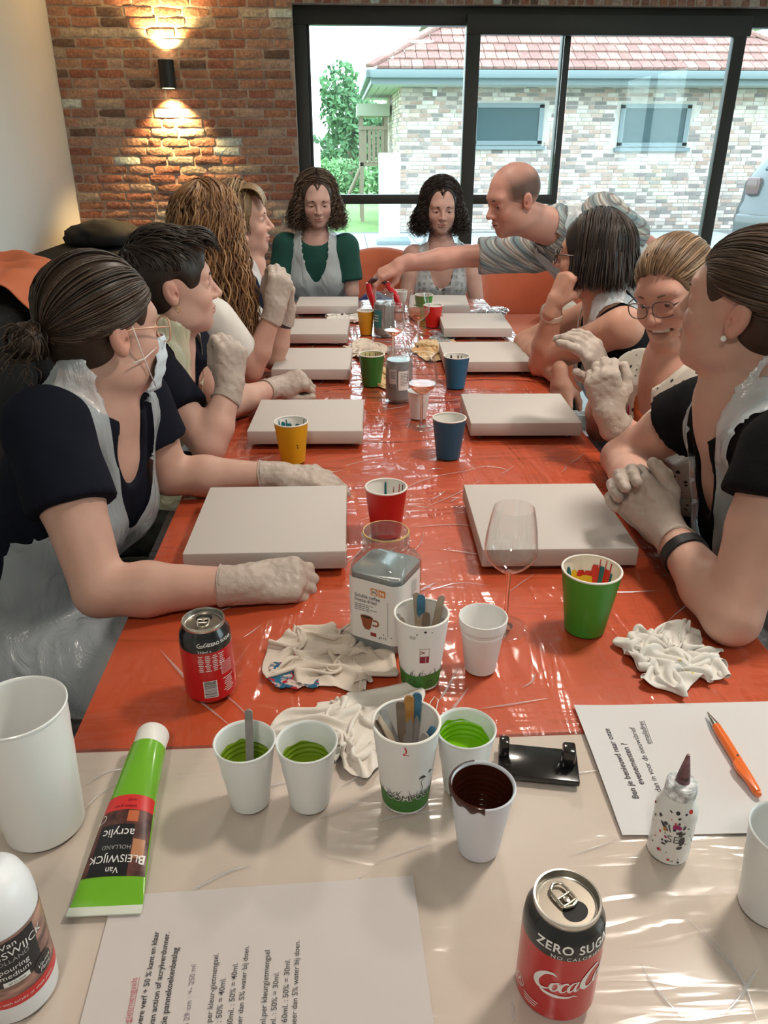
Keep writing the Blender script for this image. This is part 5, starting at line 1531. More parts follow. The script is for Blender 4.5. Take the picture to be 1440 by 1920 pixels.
# ================================================================== SPLATTERED DROPPER BOTTLE
M_clearbot = pmat('clear_bottle_plastic', (0.72, 0.74, 0.72), 0.25, coat=0.3, var=(20, 0.06))
sb = tag(empty('dropper_bottle', (0.321, 0.548, T)), 'small paint-splattered dropper bottle with pointed nozzle standing before the sign-up sheet', 'bottle')
SR = 0.0205
lathe('body', [(0, 0.0), (SR - 0.003, 0.0), (SR, 0.003), (SR, 0.062), (SR - 0.001, 0.066), (0.0150, 0.078), (0.0125, 0.081)], M_clearbot, sb, 40)
lathe('collar', [(0.0125, 0.080), (0.0150, 0.0805), (0.0152, 0.084), (0.0150, 0.093), (0.0135, 0.095), (0.0060, 0.0955)], pmat('splattered_collar', (0.60, 0.63, 0.66), 0.4, var=(160, 0.7)), sb, 40)
lathe('nozzle', [(0.0068, 0.0955), (0.0060, 0.103), (0.0034, 0.118), (0.0016, 0.128), (0, 0.1285)], pmat('splattered_nozzle', (0.16, 0.08, 0.09), 0.35, var=(130, 0.95)), sb, 24)
A = towards_cam(0.321, 0.548)
wrap_text('bottle_lettering', 'SES', 0.0125, M_ink, sb, SR, 0.0365, A + 0.28, bold=-0.01)
rr = random.Random(21)
cols = [M_blackp, M_blackp, M_dkgrey, M_redp, pmat('magenta_paint', (0.30, 0.01, 0.12), 0.4), M_blackp]
for k in range(46):
    zz = rr.uniform(0.006, 0.072); r_ = rr.uniform(0.0005, 0.0018); aa = A + rr.gauss(0.1, 0.7)
    V, Fc = disc_shape(r_, 9, rr.uniform(0.6, 1.8), rr.uniform(0.6, 1.4))
    wrap_shape('paint_fleck', V, Fc, rr.choice(cols), sb, lambda z_: SR if z_ < 0.062 else SR - (z_ - 0.062) * 0.34, zz, aa, rr.uniform(0, 3), 0.0006)
for (aa, zz, sx, sy, rot, m) in ((0.2, 0.0545, 0.0036, 0.0030, 0, cols[4]), (0.33, 0.0535, 0.002, 0.0024, 0, cols[4]), (0.12, 0.053, 0.002, 0.002, 0, cols[4]), (0.55, 0.054, 0.0012, 0.0028, -0.3, M_blackp), (0.35, 0.047, 0.0032, 0.0014, 0.4, M_blackp), (0.55, 0.046, 0.0026, 0.0012, 0.3, M_blackp), (-0.35, 0.050, 0.0060, 0.0016, -0.8, M_blackp), (-0.3, 0.047, 0.0018, 0.0026, 0.2, M_stick_ochre), (-0.1, 0.050, 0.0006, 0.005, 0.3, M_blackp), (0.55, 0.036, 0.003, 0.006, 0, M_dkgrey), (0.5, 0.027, 0.003, 0.002, 0.3, M_dkgrey), (-0.35, 0.018, 0.0022, 0.001, -0.6, M_redp)):
    V, Fc = disc_shape(1.0, 12, sx, sy)
    wrap_shape('paint_mark', V, Fc, m, sb, SR, zz, A + aa, rot, 0.0007)

# ================================================================== BLACK HOLDER
M_bpl = pmat('gloss_black_plastic', (0.012, 0.011, 0.011), 0.18, coat=0.3)
q = [U(929, 1399, T), U(1071, 1415, T), U(1083, 1472, T), U(950, 1468, T)]
cen = sum(q, Vector()) / 4
ho = tag(empty('phone_stand', (cen.x, cen.y, T), math.radians(-11)), 'black plastic stand with two upright prongs', 'stand')
box('base', (-0.046, -0.026, 0), (0.046, 0.026, 0.008), M_bpl, ho, 0.002)
box('prong', (-0.046, 0.000, 0.008), (-0.034, 0.014, 0.031), M_bpl, ho, 0.003)
box('prong', (0.026, -0.008, 0.008), (0.041, 0.010, 0.034), M_bpl, ho, 0.003)

# ================================================================== RAGS
def rag_material(name, base, marks):
    m = pmat(name, base, 0.9, spec=0.1, bump=(700, 0.3, 2, 0.0008), var=(25, 0.08))
    nt = m.node_tree; L = nt.links; b = nt.nodes['Principled BSDF']
    cur = b.inputs['Base Color'].links[0].from_socket
    tcn = nd(nt, 'ShaderNodeTexCoord')
    for i, (col, sc, lo, hi) in enumerate(marks):
        mp = nd(nt, 'ShaderNodeMapping'); mp.inputs['Location'].default_value = (i * 3.7, i * 1.9, i * 5.1)
        L.new(tcn.outputs['Object'], mp.inputs[0])
        nz = nd(nt, 'ShaderNodeTexNoise'); nz.inputs['Scale'].default_value = sc; nz.inputs['Detail'].default_value = 2; nz.inputs['Distortion'].default_value = 1.0
        L.new(mp.outputs[0], nz.inputs['Vector'])
        mr = nd(nt, 'ShaderNodeMapRange'); mr.inputs[1].default_value = lo; mr.inputs[2].default_value = hi
        L.new(nz.outputs[0], mr.inputs[0])
        mx = nd(nt, 'ShaderNodeMix', data_type='RGBA'); L.new(mr.outputs[0], mx.inputs[0]); L.new(cur, mx.inputs[6]); mx.inputs[7].default_value = (*col, 1); cur = mx.outputs[2]
    L.new(cur, b.inputs['Base Color'])
    return m
M_rag1 = rag_material('rag_cloth', (0.66, 0.58, 0.50), [((0.45, 0.05, 0.07), 55, 0.74, 0.77), ((0.10, 0.22, 0.20), 60, 0.75, 0.78)])
M_rag2 = rag_material('rag_cloth_clean', (0.72, 0.67, 0.61), [((0.50, 0.04, 0.05), 50, 0.74, 0.77), ((0.05, 0.20, 0.18), 60, 0.76, 0.79)])
M_rag3 = rag_material('rag_cloth_white', (0.74, 0.72, 0.68), [((0.60, 0.50, 0.05), 40, 0.70, 0.74), ((0.55, 0.30, 0.30), 55, 0.72, 0.76), ((0.15, 0.15, 0.15), 60, 0.74, 0.78)])
M_rag4 = rag_material('rag_cloth_painted', (0.60, 0.48, 0.44), [((0.03, 0.14, 0.24), 42, 0.46, 0.52), ((0.40, 0.03, 0.04), 50, 0.56, 0.60)])
def inpoly(x, y, P):
    c = False; j = len(P) - 1
    for i in range(len(P)):
        if (P[i][1] > y) != (P[j][1] > y) and x < (P[j][0] - P[i][0]) * (y - P[i][1]) / (P[j][1] - P[i][1]) + P[i][0]: c = not c
        j = i
    return c
def rag(name, poly_px, hmax, seed, mat, label, cat='rag', folds=(26, 11), rough=1.0, group=None, plump=0.02, base=T, slack=1.7, n=46, steps=90):
    """cloth: a square of fabric pushed together into an outline on the table; stretch springs and the table top fold it"""
    P = [U(px, py, base) for px, py in poly_px]
    c = sum(P, Vector()) / len(P)
    P = smoothpts(P + [P[0]], 8)[:-1]
    A_ = np.array([(p.x - c.x, p.y - c.y) for p in P]); ang = np.unwrap(np.arctan2(A_[:, 1], A_[:, 0])); rad_ = np.hypot(A_[:, 0], A_[:, 1])
    o_ = np.argsort(np.mod(ang, 2 * PI)); pa, pr = np.mod(ang, 2 * PI)[o_], rad_[o_]
    u = np.linspace(-1, 1, n); UU, VV = np.meshgrid(u, u, indexing='ij')
    r_ = np.maximum(np.abs(UU), np.abs(VV)); th = np.arctan2(VV, UU)
    R_ = np.interp(np.mod(th, 2 * PI), np.concatenate([pa - 2 * PI, pa, pa + 2 * PI]), np.concatenate([pr, pr, pr]))
    X = np.stack([R_ * r_ * np.cos(th), R_ * r_ * np.sin(th), np.zeros_like(r_)], -1)
    nz = np.array([[mnoise.noise(Vector((a * 2.2, b * 2.2, seed))) + 0.6 * mnoise.noise(Vector((a * 5, b * 5, seed + 3))) for b in u] for a in u])
    nx1 = np.array([[mnoise.noise(Vector((a * 1.9 + 7, b * 1.9, seed))) for b in u] for a in u]); ny1 = np.array([[mnoise.noise(Vector((a * 1.9, b * 1.9 + 9, seed + 2))) for b in u] for a in u])
    sp = float(np.mean(pr)); X[..., 0] += nx1 * 0.55 * sp; X[..., 1] += ny1 * 0.55 * sp
    X[..., 2] = hmax * (0.35 * (1 - r_ ** 2) + 0.75 * (nz - nz.min()) * np.clip(1.3 - r_, 0.12, 1))
    rs_ = np.random.RandomState(seed); X += rs_.normal(0, 0.0012, X.shape)
    size = math.sqrt(abs(0.5 * np.sum(A_[:, 0] * np.roll(A_[:, 1], -1) - A_[:, 1] * np.roll(A_[:, 0], -1)))) * slack
    l0 = size / (n - 1)
    X0 = X.copy(); Vel = np.zeros_like(X)
    cons = [((slice(0, -1), slice(None)), (slice(1, None), slice(None)), l0, 1.0), ((slice(None), slice(0, -1)), (slice(None), slice(1, None)), l0, 1.0),
            ((slice(0, -1), slice(0, -1)), (slice(1, None), slice(1, None)), l0 * 1.414, 0.7), ((slice(0, -1), slice(1, None)), (slice(1, None), slice(0, -1)), l0 * 1.414, 0.7),
            ((slice(0, -2), slice(None)), (slice(2, None), slice(None)), 2 * l0, 0.16), ((slice(None), slice(0, -2)), (slice(None), slice(2, None)), 2 * l0, 0.16)]
    for st in range(steps):
        Vel *= 0.90; Vel[..., 2] -= 0.00035
        Y = X + Vel
        for it in range(5):
            for (ia, ib, L_, k) in cons:
                d = Y[ib] - Y[ia]; ln = np.maximum(np.linalg.norm(d, axis=-1, keepdims=True), 1e-6)
                q = d * (0.5 * k * 0.8 * (1 - L_ / ln)); Y[ia] += q; Y[ib] -= q
            lowm = Y[..., 2] < 0.0008
            Y[..., 2] = np.clip(Y[..., 2], 0.0008, hmax * 1.15)
            Y[..., :2] = np.where(lowm[..., None], X0[..., :2] * 0.30 + Y[..., :2] * 0.70, X0[..., :2] * 0.035 + Y[..., :2] * 0.965)
        Vel = Y - X; X = Y
    for _ in range(1):
        X[1:-1, 1:-1] = 0.5 * X[1:-1, 1:-1] + 0.125 * (X[:-2, 1:-1] + X[2:, 1:-1] + X[1:-1, :-2] + X[1:-1, 2:])
    V = (X + np.array([c.x, c.y, base])).reshape(-1, 3)
    Fc = [(i * n + j, (i + 1) * n + j, (i + 1) * n + j + 1, i * n + j + 1) for i in range(n - 1) for j in range(n - 1)]
    o = link(name, mesh_from(name, V, Fc, True), mat)
    sm = o.modifiers.new('thickness', 'SOLIDIFY'); sm.thickness = 0.0008; sm.offset = 1
    sd = o.modifiers.new('smooth', 'SUBSURF'); sd.levels = 1; sd.render_levels = 1
    return tag(o, label, cat, group)
r1 = rag('paint_rag', [(474, 1238), (520, 1195), (560, 1178), (610, 1182), (650, 1165), (700, 1165), (725, 1205), (742, 1262), (700, 1258), (700, 1285), (640, 1298), (590, 1292), (560, 1268), (510, 1262)], 0.052, 3, M_rag1, 'crumpled beige paint rag lying against the coffee jar', folds=(24, 12))
rag('paint_rag', [(505, 1262), (512, 1245), (560, 1248), (600, 1262), (598, 1282), (560, 1292), (520, 1290)], 0.024, 6, M_rag4, 'small rolled rag soaked with blue and red paint', folds=(30, 14), plump=0.012)
rag('paint_rag', [(500, 1365), (545, 1330), (620, 1315), (690, 1300), (760, 1308), (795, 1345), (800, 1380), (760, 1410), (720, 1430), (660, 1452), (628, 1440), (640, 1405), (560, 1400), (520, 1402)], 0.052, 12, M_rag2, 'cream paint rag with red marks behind the olive paint cups', folds=(22, 12))
rag('paint_rag', [(1172, 1225), (1178, 1198), (1220, 1190), (1262, 1178), (1310, 1192), (1338, 1225), (1335, 1268), (1300, 1290), (1245, 1292), (1200, 1270)], 0.085, 21, M_rag3, 'white crumpled rag ball with yellow stain beside the folded arm', slack=2.5)
rag('paint_rag', [(655, 655), (670, 640), (700, 642), (718, 655), (715, 672), (685, 680), (662, 674)], 0.055, 31, M_rag1, 'crumpled grey-beige rag behind the dark green cup', folds=(22, 14), plump=0.05)
rag('tissue', [(612, 600), (640, 588), (676, 586), (684, 600), (650, 606), (625, 608)], 0.045, 33, M_rag3, 'crumpled white tissue between the far canvases', 'tissue', folds=(18, 10), plump=0.05)
M_latex = pmat('latex_beige', (0.62, 0.43, 0.22), 0.5, var=(20, 0.15), bump=(80, 0.3))
rag('spare_gloves', [(785, 668), (790, 640), (815, 632), (842, 640), (848, 662), (825, 676), (800, 678)], 0.070, 35, M_latex, 'crumpled beige latex gloves in the middle of the table', 'gloves', folds=(18, 11), plump=0.05)
rag('plastic_wrapper', [(806, 640), (812, 622), (830, 618), (842, 634), (838, 648), (818, 650)], 0.085, 37, thin_glass('clear_wrapper', (0.9, 0.93, 0.95), 0.1, 1.5, haze=0.25, hazecol=(0.7, 0.75, 0.78), strength=2.0), 'clear plastic wrapper behind the beige gloves', 'wrapper', folds=(16, 10), plump=0.05)
rag('latex_glove', [(676, 712), (690, 700), (722, 690), (738, 694), (740, 712), (742, 728), (722, 734), (700, 722)], 0.050, 41, M_latex, 'beige latex glove lying against the dark green cup', 'glove', folds=(16, 9), plump=0.03)
rag('film_scrap', [(892, 600), (905, 578), (935, 575), (945, 590), (930, 602)], 0.03, 43, thin_glass('film_scrap', (0.93, 0.93, 0.95), 0.1, 1.5, haze=0.45, hazecol=(0.8, 0.8, 0.83), strength=2.0), 'clear film scrap next to the far canvases', 'plastic scrap', folds=(16, 9), plump=0.04)
# loop of thread
tube('thread', [U(px, py, T + 0.001) for px, py in [(800, 1335), (808, 1315), (815, 1306), (822, 1312), (818, 1330), (812, 1342), (806, 1345)]], 0.0006, M_rag3, None, 6)
tag(bpy.data.objects['thread'], 'loop of white thread beside the cream rag', 'thread')

# ================================================================== CORAL ARMCHAIRS
M_coral = pmat('coral_upholstery', (0.56, 0.135, 0.06), 0.85, bump=(350, 0.2), var=(5, 0.08), sheen=0.3)
def tub_chair(x, y, label, w=0.74, seat_h=0.50, back_h=0.84, rz=0.0, d=0.66):
    e = tag(empty('armchair', (x, y, 0), rz), label, 'armchair', 'coral tub armchairs')
    box('seat_cushion', (-w / 2 + 0.10, -d / 2, 0.14), (w / 2 - 0.10, d / 2 - 0.10, seat_h), M_coral, e, 0.06, 4)
    n = 28; rings = []
    V = []; Fc = []
    th = 0.12
    prof = [(0, 0.10), (-th / 2, 0.12), (-th / 2, 0.9), (-th / 3, 0.98), (0, 1.0), (th / 3, 0.98), (th / 2, 0.9), (th / 2, 0.12)]
    for k in range(n + 1):
        s = k / n
        a = PI * (-0.08 + 1.16 * s)
        cx, cy = (w / 2 - th / 2) * math.cos(a), (d * 0.55) * max(math.sin(a), -0.55)
        nn = Vector((math.cos(a), math.sin(a))).normalized()
        top = seat_h + 0.12 + (back_h - seat_h - 0.12) * (math.sin(PI * min(max(s, 0), 1)) ** 0.55)
        for (o_, f) in prof:
            V.append((cx + nn.x * o_, cy + nn.y * o_, 0.12 + (top - 0.12) * f if f > 0.1 else 0.12))
    m = len(prof)
    for k in range(n):
        for q in range(m):
            q2 = (q + 1) % m
            Fc.append((k * m + q, k * m + q2, (k + 1) * m + q2, (k + 1) * m + q))
    Fc += [tuple(range(m)), tuple(reversed(range(n * m, n * m + m)))]
    link('backrest', mesh_from('backrest', V, Fc, True, 70), M_coral, e)
    for sx in (-1, 1):
        for sy in (-1, 1):
            tube('leg', [(sx * (w / 2 - 0.14), sy * (d / 2 - 0.12), 0.15), (sx * (w / 2 - 0.12), sy * (d / 2 - 0.10), 0.0)], [0.018, 0.012], M_black, e)
    return e
tub_chair(0.215, 4.30, 'coral armchair standing between the two curly-haired women', w=0.66, back_h=0.885, d=0.56)
tub_chair(1.06, 4.42, 'empty coral armchair beside the man reaching over the table', back_h=0.85, w=0.78)
tub_chair(1.06, 2.26, 'coral armchair under the woman with the dark bob', back_h=0.70, w=0.58, rz=PI / 2 * -1, seat_h=0.44)
tub_chair(1.04, 1.66, 'coral armchair under the laughing woman', back_h=0.70, w=0.58, rz=-PI / 2, seat_h=0.44)
tub_chair(1.04, 1.06, 'coral armchair under the woman with folded gloved hands', back_h=0.70, w=0.58, rz=-PI / 2, seat_h=0.44)

# ================================================================== CLOTHES ON THE SOFA AND BAG
def blob_cloth(name, centre, size, mat, label, cat, seed, n=40, amp=0.25, freq=5.0):
    V = []; Fc = []
    m = n // 2
    for j in range(m + 1):
        th = PI * j / m
        for k in range(n):
            a = 2 * PI * k / n
            d = Vector((math.sin(th) * math.cos(a), math.sin(th) * math.sin(a), math.cos(th)))
            q = Vector((d.x * size[0], d.y * size[1], d.z * size[2]))
            s = 1 + amp * (1 - 2 * abs(mnoise.noise(q * freq * 2 + Vector((seed, 0, 0))))) * 0.6 + amp * mnoise.noise(q * freq + Vector((0, seed, 0)))
            p = Vector(centre) + q * s
            p.z = max(p.z, centre[2] - size[2] * 0.55)
            V.append(p)
    for j in range(m):
        for k in range(n):
            k2 = (k + 1) % n
            Fc.append((j * n + k, (j + 1) * n + k, (j + 1) * n + k2, j * n + k2))
    o = link(name, mesh_from(name, V, Fc, True), mat)
    return tag(o, label, cat)
M_blkcloth = pmat('black_cloth', (0.008, 0.008, 0.009), 0.9)
M_orcloth = pmat('coral_sweater', (0.72, 0.20, 0.09), 0.9, bump=(300, 0.3))
blob_cloth('black_jacket', (-1.58, 5.42, 0.875), (0.21, 0.26, 0.085), M_blkcloth, 'black jacket heaped on top of the sofa back', 'jacket', 2)
def sweater():
    V = []; Fc = []; n, m = 30, 22
    for j in range(m + 1):
        for i in range(n + 1):
            s, t = i / n, j / m                  # s across the sofa back, t along it
            x = -1.86 + 0.60 * s; y = 3.35 + 0.80 * t + 0.06 * math.sin(s * 6)
            if s < 0.75: zz = 0.845
            else: zz = 0.845 - (s - 0.75) * 0.9
            f = mnoise.noise(Vector((s * 3, t * 5, 1.3)))
            zz += 0.035 + 0.05 * (1 - 2 * abs(mnoise.noise(Vector((s * 2.0, t * 3.6, 8.1))))) + 0.02 * f
            V.append((x + (0.03 if s > 0.75 else 0), y, max(zz, 0.848 if s < 0.75 else zz)))
    for j in range(m):
        for i in range(n):
            a = j * (n + 1) + i; Fc.append((a, a + 1, a + n + 2, a + n + 1))
    o = link('sweater', mesh_from('sweater', V, Fc, True), M_orcloth)
    q = o.modifiers.new('thickness', 'SOLIDIFY'); q.thickness = 0.01; q.offset = 1
    q = o.modifiers.new('smooth', 'SUBSURF'); q.levels = 1; q.render_levels = 1
    return tag(o, 'coral sweater draped over the sofa back', 'sweater')
sweater()
M_bluecl = pmat('blue_nylon', (0.01, 0.035, 0.20), 0.45, bump=(30, 0.4))
bb = blob_cloth('blue_bag', (0.17, 4.14, 0.58), (0.12, 0.10, 0.12), M_bluecl, 'blue nylon bag lying on the coral armchair between the curly-haired women', 'bag', 5, amp=0.18)
blob_cloth('beige_jacket', (1.22, 4.30, 0.555), (0.10, 0.16, 0.08), pmat('beige_cloth', (0.50, 0.43, 0.36), 0.9), 'beige jacket lying on the empty coral armchair', 'jacket', 8, amp=0.22)
# ================================================================== PEOPLE: distance-field sculpting
def vec(p): return np.array([float(p[0]), float(p[1]), float(p[2])])
def unit(v):
    v = vec(v); n = np.linalg.norm(v); return v / n if n > 1e-9 else v
def CONE(a, b, r1, r2, k=0.012, op='+', cut=None): return dict(t='c', a=vec(a), b=vec(b), r1=r1, r2=r2, k=k, op=op, cut=cut)
def ELL(c, r, k=0.012, op='+', R=None): return dict(t='e', c=vec(c), r=np.array(r, float), k=k, op=op, R=np.eye(3) if R is None else np.array(R, float))
def moved(p, Mx, s=1.0):
    """primitive from local to world; Mx = (R columns = axes, origin)"""
    R, o = Mx; q = dict(p)
    if p['t'] == 'c':
        q['a'] = o + R @ (p['a'] * s); q['b'] = o + R @ (p['b'] * s); q['r1'] = p['r1'] * s; q['r2'] = p['r2'] * s
    else:
        q['c'] = o + R @ (p['c'] * s); q['r'] = p['r'] * s; q['R'] = p['R'] @ R.T
    q['k'] = p['k'] * s
    return q
def inflate(p, e):
    q = dict(p)
    if p['t'] == 'c': q['r1'] = p['r1'] + e; q['r2'] = p['r2'] + e
    else: q['r'] = p['r'] + e
    return q
class Field:
    def __init__(self, lo, hi, h):
        self.h = h; self.lo = np.array(lo, float)
        self.n = np.maximum(((np.array(hi) - self.lo) / h).astype(int) + 2, 4)
        self.D = np.full(self.n, 0.5, dtype=np.float32)
        self.ax = [(self.lo[i] + h * np.arange(self.n[i])).astype(np.float32) for i in range(3)]
    def window(self, lo, hi):
        a = np.clip(((lo - self.lo) / self.h).astype(int) - 1, 0, self.n - 1)
        b = np.clip(((hi - self.lo) / self.h).astype(int) + 3, 0, self.n)
        if np.any(b <= a): return None
        return tuple(slice(a[i], b[i]) for i in range(3))
    def grid(self, sl):
        return (self.ax[0][sl[0]][:, None, None], self.ax[1][sl[1]][None, :, None], self.ax[2][sl[2]][None, None, :])
    def add(self, prims):
        for p in prims:
            e = p['k'] * 1.5 + 2 * self.h
            if p['t'] == 'c':
                r = max(p['r1'], p['r2']) + e
                lo, hi = np.minimum(p['a'], p['b']) - r, np.maximum(p['a'], p['b']) + r
            else:
                ext = np.sqrt(((p['R'] * p['r'][:, None]) ** 2).sum(0)) + e
                lo, hi = p['c'] - ext, p['c'] + ext
            sl = self.window(lo, hi)
            if sl is None: continue
            X, Y, Z = self.grid(sl)
            if p['t'] == 'c':
                ab = p['b'] - p['a']; L2 = max(float(ab @ ab), 1e-10)
                px, py, pz = X - p['a'][0], Y - p['a'][1], Z - p['a'][2]
                t = np.clip((px * ab[0] + py * ab[1] + pz * ab[2]) / L2, 0, 1)
                d = np.sqrt((px - t * ab[0]) ** 2 + (py - t * ab[1]) ** 2 + (pz - t * ab[2]) ** 2) - (p['r1'] + (p['r2'] - p['r1']) * t)
                if p['cut'] is not None:
                    c0, cn = p['cut']
                    d = np.maximum(d, (X - c0[0]) * cn[0] + (Y - c0[1]) * cn[1] + (Z - c0[2]) * cn[2])
            else:
                px, py, pz = X - p['c'][0], Y - p['c'][1], Z - p['c'][2]
                R, r = p['R'], p['r']
                q = [R[i, 0] * px + R[i, 1] * py + R[i, 2] * pz for i in range(3)]
                k0 = np.sqrt((q[0] / r[0]) ** 2 + (q[1] / r[1]) ** 2 + (q[2] / r[2]) ** 2)
                k1 = np.sqrt((q[0] / r[0] ** 2) ** 2 + (q[1] / r[1] ** 2) ** 2 + (q[2] / r[2] ** 2) ** 2)
                d = k0 * (k0 - 1.0) / np.maximum(k1, 1e-6)
            S = self.D[sl]; k = p['k']
            if p['op'] == '+':
                if k > 1e-6:
                    hh = np.maximum(k - np.abs(S - d), 0) / k
                    S = np.minimum(S, d) - hh * hh * k * 0.25
                else: S = np.minimum(S, d)
            elif p['op'] == '-':
                d = -d
                hh = np.maximum(k - np.abs(S - d), 0) / max(k, 1e-6)
                S = np.maximum(S, d) + hh * hh * k * 0.25
            elif p['op'] == '&':
                S = np.maximum(S, d)
            self.D[sl] = S
    def mesh(self):
        D, h = self.D, self.h
        ins = D < 0
        nx, ny, nz = D.shape
        c = np.zeros((nx - 1, ny - 1, nz - 1), dtype=np.int8)
        for i in (0, 1):
            for j in (0, 1):
                for k in (0, 1):
                    c += ins[i:nx - 1 + i, j:ny - 1 + j, k:nz - 1 + k]
        act = (c > 0) & (c < 8)
        ix = np.argwhere(act)
        if len(ix) == 0: return np.zeros((0, 3)), np.zeros((0, 4), int)
        idx = -np.ones(act.shape, dtype=np.int32); idx[act] = np.arange(len(ix))
        acc = np.zeros((len(ix), 3)); cnt = np.zeros(len(ix))
        corners = [(i, j, k) for i in (0, 1) for j in (0, 1) for k in (0, 1)]
        val = {cc: D[ix[:, 0] + cc[0], ix[:, 1] + cc[1], ix[:, 2] + cc[2]].astype(np.float64) for cc in corners}
        for a in corners:
            for ax in range(3):
                if a[ax] == 0:
                    b = list(a); b[ax] = 1; b = tuple(b)
                    va, vb = val[a], val[b]
                    m = (va < 0) != (vb < 0)
                    t = np.where(m, va / np.where(m, va - vb, 1), 0)
                    pt = np.tile(np.array(a, float), (len(ix), 1)); pt[:, ax] = t
                    acc[m] += pt[m]; cnt[m] += 1
        V = self.lo + h * (ix + acc / np.maximum(cnt, 1)[:, None])
        Q = []
        for ax in range(3):
            o1, o2 = [(1, 2), (2, 0), (0, 1)][ax]
            s0 = [slice(None)] * 3; s1 = [slice(None)] * 3
            s0[ax] = slice(0, -1); s1[ax] = slice(1, None)
            e = ins[tuple(s0)] != ins[tuple(s1)]
            pos = np.argwhere(e)
            ok = (pos[:, o1] > 0) & (pos[:, o2] > 0) & (pos[:, o1] < D.shape[o1] - 1) & (pos[:, o2] < D.shape[o2] - 1)
            pos = pos[ok]
            fl = ins[tuple(pos.T)]
            def at(d1, d2):
                q = pos.copy(); q[:, o1] -= d1; q[:, o2] -= d2
                return idx[q[:, 0], q[:, 1], q[:, 2]]
            a, b, c_, d = at(1, 1), at(0, 1), at(0, 0), at(1, 0)
            q = np.stack([a, b, c_, d], 1)
            q[~fl] = q[~fl][:, ::-1]
            Q.append(q)
        Q = np.concatenate(Q); Q = Q[(Q >= 0).all(1)]
        return V, Q

def np_mesh(name, V, Q, smooth=True):
    me = bpy.data.meshes.new(name)
    n, m = len(V), len(Q)
    me.vertices.add(n); me.vertices.foreach_set('co', np.asarray(V, dtype=np.float32).ravel())
    k = Q.shape[1]
    me.loops.add(m * k); me.loops.foreach_set('vertex_index', np.asarray(Q, dtype=np.int32).ravel())
    me.polygons.add(m); me.polygons.foreach_set('loop_start', np.arange(0, m * k, k, dtype=np.int32))
    me.update(calc_edges=True); me.validate()
    me.polygons.foreach_set('use_smooth', [smooth] * len(me.polygons))
    return me
def set_col(me, C):
    ca = me.color_attributes.new('Col', 'FLOAT_COLOR', 'POINT')
    A = np.ones((len(C), 4), dtype=np.float32); A[:, :3] = C
    ca.data.foreach_set('color', A.ravel())
def relax(V, Q, it=1, lam=0.5):
    n = len(V)
    for _ in range(it):
        acc = np.zeros((n, 3)); cnt = np.zeros(n)
        for a, b in ((0, 1), (1, 2), (2, 3), (3, 0)):
            for s, t in ((a, b), (b, a)):
                np.add.at(acc, Q[:, s], V[Q[:, t]]); np.add.at(cnt, Q[:, s], 1)
        V = V + lam * (acc / np.maximum(cnt, 1)[:, None] - V)
    return V
def prim_bounds(prims, pad=0.03):
    lo = np.array([9.0] * 3); hi = -lo
    for p in prims:
        if p['op'] != '+': continue
        if p['t'] == 'c':
            r = max(p['r1'], p['r2']); lo = np.minimum(lo, np.minimum(p['a'], p['b']) - r); hi = np.maximum(hi, np.maximum(p['a'], p['b']) + r)
        else:
            ext = np.sqrt(((p['R'] * p['r'][:, None]) ** 2).sum(0)); lo = np.minimum(lo, p['c'] - ext); hi = np.maximum(hi, p['c'] + ext)
    return lo - pad, hi + pad

